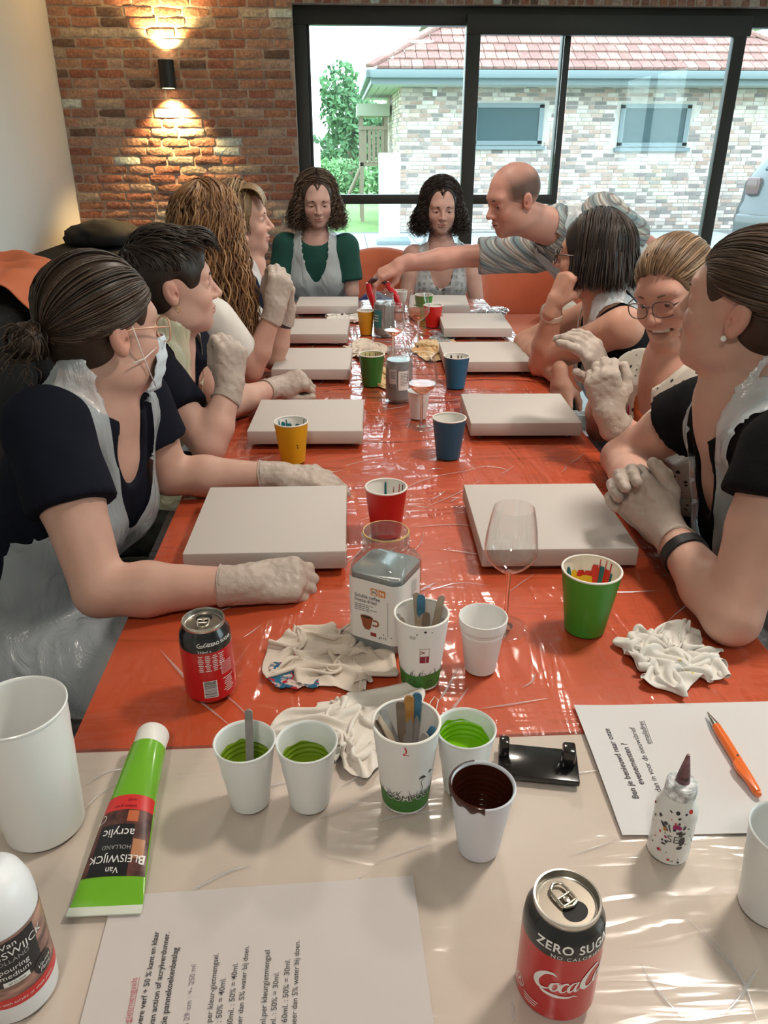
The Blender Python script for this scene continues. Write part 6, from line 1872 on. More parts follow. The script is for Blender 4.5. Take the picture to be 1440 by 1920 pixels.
# ------------------------------------------------------------------ head
CRC = np.array([0, -0.012, 0.030]); CRR = np.array([0.0735, 0.094, 0.084])
def frame_from(fwd, up=(0, 0, 1), roll=0.0):
    f = unit(fwd); u = vec(up); u = unit(u - f * (u @ f)); x = np.cross(f, u)          # x = person's right
    if roll:
        c, s = math.cos(roll), math.sin(roll); x, u = x * c + u * s, u * c - x * s
    return np.stack([x, f, u], 1)
def head_prims(fem=True, smile=0.0, eye_open=1.0, jaw=1.0):
    P = [ELL(CRC, CRR, 0.0),
         ELL((0, 0.030, -0.030), (0.0585, 0.060, 0.078), 0.03),
         ELL((0, 0.040, -0.078), (0.043 * jaw, 0.042, 0.032), 0.03),
         ELL((0, 0.070, -0.098), (0.019 * jaw, 0.016, 0.014), 0.022),
         ELL((0, 0.070, 0.024), (0.050, 0.017, 0.016), 0.022)]
    for s in (-1, 1):
        P += [ELL((s * 0.037, 0.055, -0.032 + 0.004 * smile), (0.022, 0.024 + 0.004 * smile, 0.020), 0.025),
              ELL((s * 0.050, 0.012, -0.070), (0.016, 0.030, 0.026), 0.025),
              ELL((s * 0.031, 0.091, 0.000), (0.0165, 0.014, 0.0115), 0.012, '-'),
              ELL((s * 0.031, 0.0705, 0.000), (0.0165, 0.0135, 0.0130), 0.006),
              ELL((s * 0.031, 0.088, -0.0015 - 0.002 * (1 - eye_open)), (0.0130, 0.0100, 0.0010 + 0.0046 * eye_open), 0.002, '-')]
    P += [CONE((0, 0.084, 0.010), (0, 0.1065, -0.026), 0.0065, 0.0095, 0.012),
          ELL((0, 0.106, -0.029), (0.0095, 0.009, 0.0085), 0.006)]
    for s in (-1, 1):
        P += [ELL((s * 0.0105, 0.0945, -0.0325), (0.0075, 0.009, 0.0070), 0.008),
              ELL((s * 0.0055, 0.1005, -0.0385), (0.0034, 0.0042, 0.0030), 0.002, '-')]
    if smile > 0.5:
        P += [ELL((0, 0.086, -0.0525), (0.031, 0.010, 0.0050), 0.008), ELL((0, 0.081, -0.0850), (0.025, 0.011, 0.0065), 0.009),
              ELL((0, 0.094, -0.0670), (0.0265, 0.026, 0.0115), 0.003, '-'),
              ELL((0.025, 0.087, -0.0600), (0.0095, 0.022, 0.0055), 0.003, '-'), ELL((-0.025, 0.087, -0.0600), (0.0095, 0.022, 0.0055), 0.003, '-')]
    else:
        P += [ELL((0, 0.0905, -0.0565), (0.0215, 0.0075, 0.0050), 0.007), ELL((0, 0.0885, -0.0665), (0.0185, 0.0085, 0.0062), 0.008),
              ELL((0, 0.098, -0.0612), (0.0235, 0.010, 0.0013), 0.003, '-'), ELL((0, 0.098, -0.0475), (0.004, 0.006, 0.006), 0.006, '-')]
    for s in (-1, 1):
        c_, s_ = math.cos(0.25), math.sin(0.25)
        Rr = np.array([[1, 0, 0], [0, c_, s_], [0, -s_, c_]])
        P += [ELL((s * 0.0755, -0.012, -0.010), (0.0095, 0.0170, 0.0285), 0.005, '+', Rr),
              ELL((s * 0.0785, -0.008, -0.030), (0.0058, 0.0085, 0.0090), 0.005),
              ELL((s * 0.0880, -0.008, -0.004), (0.0085, 0.0105, 0.0190), 0.003, '-', Rr), ELL((s * 0.0830, -0.001, -0.014), (0.0085, 0.0060, 0.0075), 0.003, '-', Rr), ELL((s * 0.0790, -0.010, -0.004), (0.0030, 0.0035, 0.0130), 0.004, '+', Rr)]
    return P
def face_colour(L, skin, lip, blush=0.25, stubble=0.0, stub_scalp=0.0):
    C = np.tile(np.array(skin), (len(L), 1))
    def blend(col, w):
        nonlocal C
        C = C * (1 - w[:, None]) + np.array(col) * w[:, None]
    red = np.array(skin) * np.array([1.02, 0.66, 0.62])
    def g(c, r): return np.exp(-(((L - np.array(c)) / np.array(r)) ** 2).sum(1))
    for s in (-1, 1):
        blend(red, blush * g((s * 0.042, 0.07, -0.035), (0.022, 0.03, 0.018)))
        blend(red, 0.55 * g((s * 0.080, -0.01, -0.012), (0.012, 0.025, 0.035)))
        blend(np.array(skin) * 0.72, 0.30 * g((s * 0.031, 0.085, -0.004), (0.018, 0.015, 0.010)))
    blend(red, 0.35 * g((0, 0.106, -0.030), (0.012, 0.012, 0.012)))
    wl = np.clip(1.6 * g((0, 0.093, -0.0615), (0.0215, 0.012, 0.0085)) - 0.45, 0, 1)
    blend(lip, wl)
    if stubble:
        w = stubble * np.clip((-0.038 - L[:, 2]) / 0.03, 0, 1) * np.clip((L[:, 1] - 0.0) / 0.04, 0, 1)
        blend(np.array(skin) * 0.50, w)
    if stub_scalp:
        w = stub_scalp * np.clip((0.055 - L[:, 1]) / 0.025, 0, 1) * np.clip((L[:, 2] + 0.02 + 0.2 * np.clip(-L[:, 1], 0, 1)) / 0.03, 0, 1) * (0.35 + 0.65 * np.clip((0.085 - L[:, 2]) / 0.04, 0, 1))
        w = w * (((((L - CRC) / CRR) ** 2).sum(1)) < 1.12)
        blend(np.array((0.05, 0.035, 0.028)), w)
    return C

# ------------------------------------------------------------------ hands
FING = [(0.0275, 0.086, (0.040, 0.024, 0.019), 0.0090), (0.0092, 0.090, (0.044, 0.028, 0.020), 0.0093), (-0.0095, 0.086, (0.041, 0.026, 0.020), 0.0089), (-0.0270, 0.078, (0.032, 0.019, 0.018), 0.0079)]
def hand_prims(W, fdir, back, side, curls=((0.5, 0.8, 0.5),) * 4, thumb=(0.3, 0.2), sc=0.95, spread=0.05, fat=0.0, up_curl=0.0):
    y = unit(fdir); z = vec(back); z = unit(z - y * (z @ y)); x = side * np.cross(y, z)
    W = vec(W); P = []
    def loc(a, b, c): return W + (x * a + y * b + z * c) * sc
    P.append(CONE(loc(0, -0.035, 0), loc(0, 0.012, 0), 0.026 * sc, 0.027 * sc, 0.015))
    for (kx, ky, ph, r) in FING:
        P.append(CONE(loc(kx * 0.55, 0.010, 0), loc(kx, ky, 0), 0.0145 * sc, 0.0125 * sc, 0.012))
    P.append(ELL(loc(0.004, 0.05, -0.004), (0.036 * sc, 0.042 * sc, 0.013 * sc), 0.012, '+', np.stack([x, y, z])))
    tips = []
    for i, (kx, ky, ph, r) in enumerate(FING):
        p = loc(kx, ky, 0); th = 0.0
        lat = kx / 0.03 * spread
        r = r + fat
        for j in range(3):
            th += curls[i][j]
            d = (y * math.cos(lat) + x * math.sin(lat)) * math.cos(th) - z * math.sin(th)
            q = p + d * ph[j] * sc
            P.append(CONE(p, q, (r - 0.0006 * j) * sc, (r - 0.0006 * (j + 1)) * sc, 0.004 if j else 0.008))
            p = q
        tips.append((p, d, r * sc))
    t1, t2 = thumb
    p0 = loc(0.018, 0.018, -0.006)
    d1 = unit(x * (0.80 - 0.7 * t1) + y * 0.62 - z * (0.15 + 0.7 * t1)); p1 = p0 + d1 * 0.042 * sc
    d2 = unit(x * (0.35 - 0.9 * t2) + y * 0.90 - z * (0.15 + 0.5 * t2)); p2 = p1 + d2 * 0.031 * sc
    d3 = unit(x * (0.15 - 1.1 * t2) + y * 0.90 - z * (0.10 + 0.5 * t2)); p3 = p2 + d3 * 0.024 * sc
    P += [CONE(p0, p1, 0.0165 * sc, 0.0120 * sc, 0.014), CONE(p1, p2, (0.0115 + fat) * sc, (0.0105 + fat) * sc, 0.005), CONE(p2, p3, (0.0105 + fat) * sc, (0.0085 + fat) * sc, 0.004)]
    tips.append((p3, d3, 0.0088 * sc))
    return P, tips
M_glove = pmat('latex_glove_white', (0.47, 0.39, 0.34), 0.45, spec=0.4, bump=(55, 0.55, 3, 0.006), var=(30, 0.06), sss=0.0, coord='Object')
M_cuff = M_glove
def glove(person, W, fdir, back, side, elbow, **kw):
    P, tips = hand_prims(W, fdir, back, side, **kw)
    P = [inflate(p, 0.0014) for p in P]
    W = vec(W); e = unit(vec(elbow) - W)
    cuff_end = W + e * 0.038
    P.append(CONE(W - e * 0.005, W + e * 0.055, 0.0275, 0.033, 0.012, '+', (cuff_end, e)))
    lo, hi = prim_bounds(P, 0.008)
    F_ = Field(lo, hi, 0.0024); F_.add(P)
    V, Q = F_.mesh()
    V = relax(V, Q, 1, 0.25)
    # soft latex creases
    N = np.array([mnoise.noise(Vector((a * 90, b * 60, c * 90))) + 0.6 * (1 - 2 * abs(mnoise.noise(Vector((a * 60 + 3, b * 75, c * 45))))) for a, b, c in V])
    cen = V.mean(0)
    me = np_mesh('glove', V, Q)
    nr = np.empty(len(V) * 3, dtype=np.float32); me.vertices.foreach_get('normal', nr)
    V = V + nr.reshape(-1, 3) * (N * 0.0011)[:, None]
    me.vertices.foreach_set('co', V.astype(np.float32).ravel()); me.update()
    g = person.child('glove', me, M_glove, 'thin off-white latex glove')
    # rolled cuff
    ring = []
    u = unit(np.cross(e, [0.3, 0.5, 0.8])); w = np.cross(e, u)
    for k in range(25):
        a = 2 * PI * k / 24
        rr_ = 0.0318 + 0.0012 * math.sin(3 * a + W[0] * 40)
        ring.append(cuff_end + (u * math.cos(a) + w * math.sin(a)) * rr_ + e * 0.003 * math.sin(2 * a + 1))
    c = tube('cuff', ring, 0.0016, M_cuff, g, 6)
    return g

# ------------------------------------------------------------------ hair strands
def strand_mesh(strands, colour, seed, sides=4):
    """strands: list of (points (n,3), radius); one mesh with a colour per strand"""
    r = random.Random(seed)
    VV = []; QQ = []; CC = []; base = 0
    for pts, rad in strands:
        pts = np.asarray(pts); n = len(pts)
        if n < 3: continue
        t = np.gradient(pts, axis=0); t /= np.maximum(np.linalg.norm(t, axis=1), 1e-9)[:, None]
        ref = np.array([0.31, 0.52, 0.79])
        u = np.cross(t, ref); u /= np.maximum(np.linalg.norm(u, axis=1), 1e-9)[:, None]
        w = np.cross(t, u)
        taper = np.interp(np.linspace(0, 1, n), [0, 0.08, 0.75, 1], [0.5, 1, 0.9, 0.15]) * rad
        ring = [pts + (u * math.cos(2 * PI * k / sides) + w * math.sin(2 * PI * k / sides)) * taper[:, None] for k in range(sides)]
        V = np.stack(ring, 1).reshape(-1, 3)
        i = np.arange(n - 1)[:, None] * sides; k = np.arange(sides)[None, :]; k2 = (k + 1) % sides
        q = np.stack([i + k, i + k2, i + sides + k2, i + sides + k], -1).reshape(-1, 4) + base
        VV.append(V); QQ.append(q); base += len(V)
        c = np.array(colour[r.randrange(len(colour))]) * r.uniform(0.75, 1.3)
        CC.append(np.tile(c, (len(V), 1)))
    return np.concatenate(VV), np.concatenate(QQ), np.concatenate(CC)
def skull(dirs, t=0.0):
    d = dirs / np.linalg.norm(dirs, axis=-1, keepdims=True)
    k = 1 / np.sqrt(((d / (CRR + t)) ** 2).sum(-1))
    return CRC + d * k[..., None]
def slerp(a, b, t):
    a, b = unit(a), unit(b); o = math.acos(float(np.clip(a @ b, -1, 1)))
    if o < 1e-4: return np.tile(a, (len(t), 1))
    return (np.sin((1 - t) * o)[:, None] * a + np.sin(t * o)[:, None] * b) / math.sin(o)
def hair_back(n, knot, rs, thick=0.006, rad=0.0020, base=0.0048):
    """hair combed from the hairline to a knot (direction from the skull centre)"""
    out = []
    for i in range(n):
        ang = rs.uniform(-PI, PI) if rs.random() < 0.45 else rs.gauss(0, 1.0)
        zz = float(np.interp(abs(ang), [0, 0.6, 1.0, 1.5, 2.2, 3.14], [0.47, 0.30, -0.02, -0.16, -0.64, -0.80])) + rs.uniform(-0.04, 0.08)
        h = np.array([math.sin(ang), math.cos(ang), zz])
        t0 = 0.0 if rs.random() < 0.5 else rs.uniform(0, 0.55)
        t = np.linspace(t0, 1, 15)
        d = slerp(h, knot, t)
        th = base * np.clip(0.75 + t * 6, 0, 1) + thick * np.sin(PI * np.clip(t * 1.05, 0, 1)) ** 0.8 * rs.uniform(0.15, 1.0)
        p = np.array([skull(d[k], th[k]) for k in range(len(t))])
        p += 0.0010 * np.sin(t * rs.uniform(4, 9) + rs.uniform(0, 6))[:, None] * np.array([rs.uniform(-1, 1), 0, rs.uniform(-1, 1)])
        out.append((p, rad * rs.uniform(0.6, 1.3)))
    return out
def hair_fall(n, rs, Mx, hs, z_end, wave=(0.0, 0.05), thick=0.014, rad=0.0022, part=0.0, curl=False, flare=0.012, face_y=0.045, fringe=None, seg=26, jitter=0.02, capt=0.013, front_drift=0.030, ymax=0.078):
    """hair from a parting, over the skull, then falling straight down; z_end in world metres below the head centre"""
    R, o = Mx; out = []
    for i in range(n):
        y0 = rs.uniform(-0.085, ymax) if rs.random() < 0.68 else rs.uniform(0.035, ymax); side = rs.choice((-1, 1))
        yh = (y0 - CRC[1]) / CRR[1]; kk = math.sqrt(max(1 - min(yh * yh, 0.93), 0.02))
        bmax = math.radians(rs.uniform(88, 104))
        th = capt + 0.001 + thick * rs.uniform(0.0, 1.0)
        b = np.linspace(math.radians(rs.uniform(0, 12)), bmax, 12)
        back = np.clip((0.02 - y0) / 0.10, 0, 1)
        if rs.random() < 0.42:                      # crown strands covering the back
            ph = rs.uniform(0.42, 1.58) * PI
            d = np.stack([np.sin(b) * math.sin(ph), np.sin(b) * math.cos(ph) * 1.0 - 0.15, np.cos(b)], 1)
            p = np.array([skull(q, th) for q in d])
            outw = np.array([math.sin(ph), math.cos(ph), 0])
        else:
            x = side * (CRR[0] + th) * kk * np.sin(b) + part * (1 - np.sin(b))
            z = CRC[2] + (CRR[2] + th) * kk * np.cos(b) + (0.004)
            y = y0 - front_drift * (np.sin(b)) * max(y0 / 0.07, 0) - 0.01 * np.sin(b)
            p = np.stack([x, y, z], 1); outw = np.array([side, -0.25, 0])
        pw = o + (R @ (p * hs).T).T
        ow = R @ outw; ow[2] = 0
        ze = o[2] - z_end * rs.uniform(0.86, 1.08)
        start = pw[-1]
        L = max(start[2] - ze, 0.01)
        m = max(int(L / (0.006 if curl else 0.012)), 4)
        s = np.linspace(0, 1, m + 1)[1:]
        fall = start + np.outer(s * L, [0, 0, -1.0]) + np.outer(np.sin(s * PI * 0.7) * flare * rs.uniform(0.3, 1.5), ow) + np.outer(s, [rs.uniform(-1, 1) * jitter, rs.uniform(-1, 1) * jitter, 0])
        q = np.concatenate([pw, fall])
        if wave[0] > 0:
            seglen = np.concatenate([[0], np.cumsum(np.linalg.norm(np.diff(q, axis=0), axis=1))])
            ph = rs.uniform(0, 6.28) if curl else rs.uniform(0, 2.5)
            amp = wave[0] * np.clip(seglen / 0.10, 0.12, 1) * rs.uniform(0.6, 1.3)
            lam = wave[1] * rs.uniform(0.85, 1.15)
            e1 = np.array([ow[1], -ow[0], 0]); e1 = unit(e1)
            q = q + np.outer(amp * np.sin(2 * PI * seglen / lam + ph), e1) + np.outer(amp * np.cos(2 * PI * seglen / lam + ph) * (1 if curl else 0.4), unit(ow))
        out.append((q, rad * rs.uniform(0.7, 1.3)))
    return out
def hair_cap_prims(t, face=(0.0, 0.118, -0.036), facer=(0.090, 0.088, 0.126), ears=True, low=-0.075, back_t=0.0):
    P = [ELL(CRC, CRR + t, 0.0), ELL((0, -0.035, -0.018), (0.060 + t * 0.6, 0.058 + t + back_t, 0.062), 0.02)]
    P.append(ELL(face, facer, 0.018, '-'))
    if ears:
        for s in (-1, 1): P.append(ELL((s * 0.085, 0.004, -0.022), (0.024, 0.028, 0.045), 0.022, '-'))
    P.append(CONE((0, -0.3, low - 0.10), (0, 0.3, low - 0.10), 0.10, 0.10, 0.004, '-'))
    return P
M_hair = pmat('hair', (1, 1, 1), 0.42, spec=0.45, attr='Col', bump=(220, 0.25, 3, 0.002), coord='Object')
M_skin_cache = {}
M_skin = pmat('skin', (1, 1, 1), 0.50, spec=0.35, attr='Col', var=(22, 0.08), sss=0.12, bump=(500, 0.08, 3, 0.001), coord='Object')
M_eyew = pmat('eye_white', (0.72, 0.68, 0.64), 0.2, coat=0.3); M_iris = pmat('iris_brown', (0.05, 0.035, 0.025), 0.2, coat=0.5)
M_teeth = pmat('teeth', (0.78, 0.74, 0.66), 0.3); M_mouth = pmat('mouth_inside', (0.16, 0.03, 0.03), 0.5)
def film_mat(name, tr, col, rough=0.22, bump=(14, 0.7), glossw=0.25):
    m = bpy.data.materials.new(name); m.use_nodes = True; nt = m.node_tree; L = nt.links
    b = nt.nodes['Principled BSDF']; o = [n for n in nt.nodes if n.type == 'OUTPUT_MATERIAL'][0]
    b.inputs['Base Color'].default_value = (*col, 1); b.inputs['Roughness'].default_value = rough; b.inputs['Specular IOR Level'].default_value = 0.6
    tcn = nd(nt, 'ShaderNodeTexCoord'); mp = nd(nt, 'ShaderNodeMapping'); mp.inputs['Scale'].default_value = (1.6, 1.6, 0.5); L.new(tcn.outputs['Object'], mp.inputs[0])
    nz = nd(nt, 'ShaderNodeTexNoise'); nz.inputs['Scale'].default_value = bump[0]; nz.inputs['Detail'].default_value = 4; nz.inputs['Distortion'].default_value = 0.8
    L.new(mp.outputs[0], nz.inputs['Vector'])
    bp = nd(nt, 'ShaderNodeBump'); bp.inputs['Strength'].default_value = bump[1]; bp.inputs['Distance'].default_value = 0.02; L.new(nz.outputs[0], bp.inputs['Height']); L.new(bp.outputs[0], b.inputs['Normal'])
    t = nd(nt, 'ShaderNodeBsdfTransparent'); mx = nd(nt, 'ShaderNodeMixShader'); mx.inputs[0].default_value = tr
    L.new(b.outputs[0], mx.inputs[1]); L.new(t.outputs[0], mx.inputs[2]); L.new(mx.outputs[0], o.inputs[0])
    return m
M_apron = film_mat('apron_plastic', 0.40, (0.70, 0.77, 0.82))

class Person:
    def __init__(self, label, head, fwd, sh_l, sh_r, pelvis, el_l=None, wr_l=None, el_r=None, wr_r=None, knees=None, feet=None, skin=(0.55, 0.33, 0.25), lip=None,
                 roll=0.0, hs=1.0, fem=True, bust=1.0, build=1.0, smile=0.0, eye_open=1.0, blush=0.25, stubble=0.0, scalp=0.0, jaw=1.0, arm=1.0, bare_hands=(), neck=0.050, forearm_skin=True):
        self.label = label
        self.root = tag(empty('person', (pelvis[0], pelvis[1], 0)), label, 'person', 'people at the painting workshop')
        self.bx = -Vector((pelvis[0], pelvis[1], 0))
        self.H = vec(head); self.hs = hs
        self.MH = (frame_from(fwd, roll=roll), self.H)
        self.shL, self.shR, self.pel = vec(sh_l), vec(sh_r), vec(pelvis)
        self.S = (self.shL + self.shR) / 2
        u = unit(self.S - self.pel); s = unit(self.shL - self.shR); s = unit(s - u * (s @ u)); f = np.cross(s, u)
        self.u, self.s, self.f = u, s, f
        self.Lt = float(np.linalg.norm(self.S - self.pel))
        Rt = np.stack([s, f, u])
        self.Rt = Rt
        b = build; S = self.S; sw = float(np.linalg.norm(self.shL - self.shR)) / 2
        Lt = self.Lt
        hb = self.H - self.MH[0][:, 2] * 0.075 * hs - self.MH[0][:, 1] * 0.022 * hs
        self.torso = [ELL(self.pel, (0.165 * b, 0.120 * b, 0.115), 0.0, '+', Rt),
                      ELL(self.pel + u * Lt * 0.35, (0.130 * b, 0.100 * b, 0.15), 0.05, '+', Rt),
                      ELL(self.pel + u * Lt * 0.70 + f * 0.005, (min(0.150 * b, sw * 0.98), 0.105 * b, 0.17), 0.05, '+', Rt),
                      CONE(self.shR - u * 0.014, self.shL - u * 0.014, 0.047, 0.047, 0.04),
                      CONE(S - f * 0.01, S + u * 0.055 - f * 0.01, 0.070, 0.056, 0.04)]
        if fem and bust > 0:
            for q in (-1, 1):
                self.torso.append(ELL(S - u * (0.36 * Lt) + s * q * 0.070 + f * 0.075 * b, (0.055, 0.050 * bust, 0.058), 0.035, '+', Rt))
        self.neck = [CONE(S + u * 0.02, hb, neck + 0.008, neck, 0.03)]
        self.armL = []; self.armR = []
        self.elL, self.wrL, self.elR, self.wrR = [None if q is None else vec(q) for q in (el_l, wr_l, el_r, wr_r)]
        for (sh, el, wr, lst) in ((self.shL, self.elL, self.wrL, self.armL), (self.shR, self.elR, self.wrR, self.armR)):
            if el is None: continue
            mid = sh * 0.55 + el * 0.45
            lst.append(CONE(sh, mid, 0.051 * arm, 0.046 * arm, 0.03)); lst.append(CONE(mid, el, 0.046 * arm, 0.037 * arm, 0.012))
            if wr is not None:
                m2 = el * 0.68 + wr * 0.32
                lst.append(CONE(el, m2, 0.037 * arm, 0.040 * arm, 0.012)); lst.append(CONE(m2, wr, 0.039 * arm, 0.0245 * arm, 0.012))
        self.legs = []
        knees = knees or []
        for i, kn in enumerate(knees):
            hip = self.pel + s * (0.085 if i == 0 else -0.085) - u * 0.02
            self.legs.append(CONE(hip, kn, 0.080 * b, 0.058 * b, 0.03))
            if feet:
                ft = vec(feet[i]); self.legs.append(CONE(kn, ft, 0.056 * b, 0.036, 0.02))
        self.feet = feet; self.knees = knees
        skin = (skin[0] * 1.14, skin[1] * 1.20, skin[2] * 1.30); self.skin = np.array(skin); self.lip = np.array(lip if lip is not None else (skin[0] * 0.82, skin[1] * 0.50, skin[2] * 0.50))
        self.hp = [moved(p, self.MH, hs) for p in head_prims(fem, smile, eye_open, jaw)]
        self.par = dict(blush=blush, stubble=stubble, stub_scalp=scalp); self.smile = smile
        self.extra = []
        self.hb = hb
    def child(self, name, me, mat, label=None):
        o = link(name, me, mat, self.root); o.matrix_parent_inverse = Matrix.Translation(self.bx)
        if label: o['label'] = label
        return o
    def body(self):
        allp = self.torso + self.neck + self.armL + self.armR + self.legs + self.extra + self.hp
        lo, hi = prim_bounds(allp, 0.03)
        F_ = Field(lo, hi, 0.0068); F_.add(allp)
        V, Q = F_.mesh()
        hu = self.MH[0][:, 2]; cutp = self.hb - hu * 0.02
        hlo, hhi = prim_bounds(self.hp, 0.012)             # the head is sculpted again on a finer grid
        hlo = np.minimum(hlo, cutp - 0.06); hhi = np.maximum(hhi, cutp + 0.06)
        inhead = (np.linalg.norm(V - self.H, axis=1) < 0.16) & (((V - cutp) @ hu) > 0.004) & (V > hlo + 0.012).all(1) & (V < hhi - 0.012).all(1)
        keep = ~inhead[Q].all(1)
        Q = Q[keep]
        G_ = Field(hlo, hhi, self.head_h); G_.add(self.torso + self.neck + self.hp)
        V2, Q2 = G_.mesh()
        k2 = ((np.linalg.norm(V2 - self.H, axis=1) < 0.167) & (((V2 - cutp) @ hu) > -0.004))[Q2].all(1)
        Q2 = Q2[k2]
        Vt = [V, V2]; Qt = [Q, Q2 + len(V)]; n = len(V) + len(V2)
        for (P, h) in getattr(self, 'fine', []):
            a, b = prim_bounds(P, 0.01); E = Field(a, b, h); E.add(P); v3, q3 = E.mesh(); Vt.append(v3); Qt.append(q3 + n); n += len(v3)
        V = np.concatenate(Vt); Q = np.concatenate(Qt)
        used = np.unique(Q); rem = -np.ones(len(V), int); rem[used] = np.arange(len(used)); V = V[used]; Q = rem[Q]
        L = ((V - self.H) @ self.MH[0]) / self.hs
        C = face_colour(L, self.skin, self.lip, **self.par)
        far = np.linalg.norm(L, axis=1) > 0.16
        C[far] = self.skin
        me = np_mesh('body', V, Q); set_col(me, C)
        self.child('body', me, M_skin)
        # eyes
        for q in (-1, 1):
            c = self.H + self.MH[0] @ (np.array([q * 0.031, 0.0715, -0.0005]) * self.hs)
            self.eye(c)
        if self.smile > 0.5: self.teeth()
    def eye(self, c):
        n, m = 20, 14; V = []; Fc = []; mi = []
        R = self.MH[0]
        for j in range(m + 1):
            th = PI * j / m
            for k in range(n):
                a = 2 * PI * k / n
                d = np.array([math.sin(th) * math.cos(a), math.cos(th), math.sin(th) * math.sin(a) - (0.25 if self.look_down else 0) * math.cos(th)])
                V.append(c + R @ (unit(d) * 0.0122 * self.hs))
        for j in range(m):
            for k in range(n):
                k2 = (k + 1) % n; Fc.append((j * n + k, j * n + k2, (j + 1) * n + k2, (j + 1) * n + k)); mi.append(1 if j < 3 else 0)
        me = mesh_from('eye', V, Fc, True); me.materials.append(M_eyew); me.materials.append(M_iris)
        me.polygons.foreach_set('material_index', mi)
        self.child('eye', me, None)
    look_down = False
    head_h = 0.0026
    def loc(self, x, y, z): return self.H + self.MH[0] @ (np.array([x, y, z]) * self.hs)
    def teeth(self):
        V = []; Fc = []
        for i in range(9):
            a = -0.62 + 1.24 * i / 8
            for zz in (-0.0560, -0.0660): V.append(self.loc(0.040 * math.sin(a), 0.048 + 0.034 * math.cos(a), zz))
        for i in range(8): Fc.append((2 * i, 2 * i + 1, 2 * i + 3, 2 * i + 2))
        self.child('teeth', mesh_from('teeth', V, Fc, True), M_teeth)
    def brows(self, col, thick=0.0032):
        mt = pmat('eyebrow_hair', col, 0.8)
        for q in (-1, 1):
            pts = [self.loc(q * x, y, z) for x, y, z in ((0.014, 0.0880, 0.0195), (0.026, 0.0875, 0.0230), (0.037, 0.0810, 0.0225), (0.046, 0.0715, 0.0175))]
            V, Fc = tube_data(smoothpts(pts, 5), list(np.interp(np.linspace(0, 1, 16), [0, 0.3, 1], [thick, thick, thick * 0.4])), 6)
            self.child('eyebrow', mesh_from('eyebrow', V, Fc, True), mt)
    # ---- clothes
    def sleeve(self, side, end, r0, r1, k=0.03):
        sh, el = (self.shL, self.elL) if side > 0 else (self.shR, self.elR)
        d = el - sh; p = sh + d * end
        return CONE(sh, sh + d * (end + 0.08), r0, r1, k, '+', (p, unit(d)))
    def shirt(self, name, mat, e=0.008, sleeves=((1, 0.5), (-1, 0.5)), neck_cut=None, low=-0.09, r=(0.060, 0.058), h=0.0058, armholes=None, noise=0.0, label=None, vee=None, extra=(), collar_h=0.0):
        P = [inflate(p, e) for p in self.torso]
        for (sd, en) in sleeves: P.append(self.sleeve(sd, en, *r))
        P += list(extra)
        c, rad = neck_cut or (0.012, 0.085)
        top = self.S + self.u * 0.055 + self.f * 0.02
        nk = unit(self.hb - self.S)
        if collar_h: P.append(CONE(self.S - nk * 0.02, self.S + nk * (collar_h + 0.05), 0.086, 0.074, 0.03, '+', (self.S + nk * collar_h, nk)))
        else: P.append(ELL(self.S + self.u * (0.075 + c) + self.f * 0.015, (rad, rad * 0.95, 0.075), 0.006, '-', self.Rt))
        if vee:     # deeper opening at the front
            P.append(ELL(self.S + self.f * 0.12 + self.u * (0.03 - vee * 0.3), (rad * 0.62, 0.09, vee), 0.006, '-', self.Rt))
        P.append(CONE(self.S + (nk * (collar_h - 0.005) if collar_h else self.u * 0.035), self.hb, 0.058 if not collar_h else 0.064, 0.066, 0.004, '-'))
        if armholes:
            for sd in armholes:
                sh = self.shL if sd > 0 else self.shR
                P.append(ELL(sh + self.s * sd * 0.035 - self.u * 0.03, (0.058, 0.075, 0.095), 0.006, '-', self.Rt))
        cutc = self.pel + self.u * low
        lo, hi = prim_bounds(P, 0.02)
        F_ = Field(lo, hi, h); F_.add(P)
        X, Y, Z = self._g(F_)
        v = (X - cutc[0]) * self.u[0] + (Y - cutc[1]) * self.u[1] + (Z - cutc[2]) * self.u[2]
        F_.D = np.maximum(F_.D, -v.astype(np.float32))
        V, Q = F_.mesh()
        V = relax(V, Q, 1, 0.4)
        me = np_mesh(name, V, Q)
        N = np.empty(len(V) * 3, dtype=np.float32); me.vertices.foreach_get('normal', N); N = N.reshape(-1, 3)
        W = np.array([(1 - 2 * abs(mnoise.noise(Vector((a * 11, b * 11, c_ * 6))))) * 0.6 + mnoise.noise(Vector((a * 26, b * 26, c_ * 18))) * 0.4 for a, b, c_ in V])
        me.vertices.foreach_set('co', (V + N * (W * 0.0035)[:, None]).astype(np.float32).ravel()); me.update()
        return self.child(name, me, mat, label)
    def _g(self, F_): return F_.ax[0][:, None, None], F_.ax[1][None, :, None], F_.ax[2][None, None, :]
    def trousers(self, mat, name='trousers'):
        P = [inflate(self.torso[0], 0.009)] + [inflate(p, 0.012) for p in self.legs]
        lo, hi = prim_bounds(P, 0.02); F_ = Field(lo, hi, 0.010); F_.add(P); V, Q = F_.mesh()
        self.child(name, np_mesh(name, V, Q), mat)
        if self.feet:
            for i, ft in enumerate(self.feet):
                d = self.f.copy(); d[2] = 0; d = unit(d); ft = vec(ft)
                a = ft.copy(); a[2] = 0.042
                E = [CONE(a - d * 0.03, a + d * 0.13, 0.040, 0.034, 0.01), CONE(a, ft, 0.042, 0.040, 0.02)]
                lo, hi = prim_bounds(E, 0.02); G_ = Field(lo, hi, 0.008); G_.add(E)
                G_.D = np.maximum(G_.D, np.broadcast_to((0.002 - G_.ax[2][None, None, :]), G_.D.shape).astype(np.float32))
                V, Q = G_.mesh(); self.child('shoe', np_mesh('shoe', V, Q), M_blkcloth)
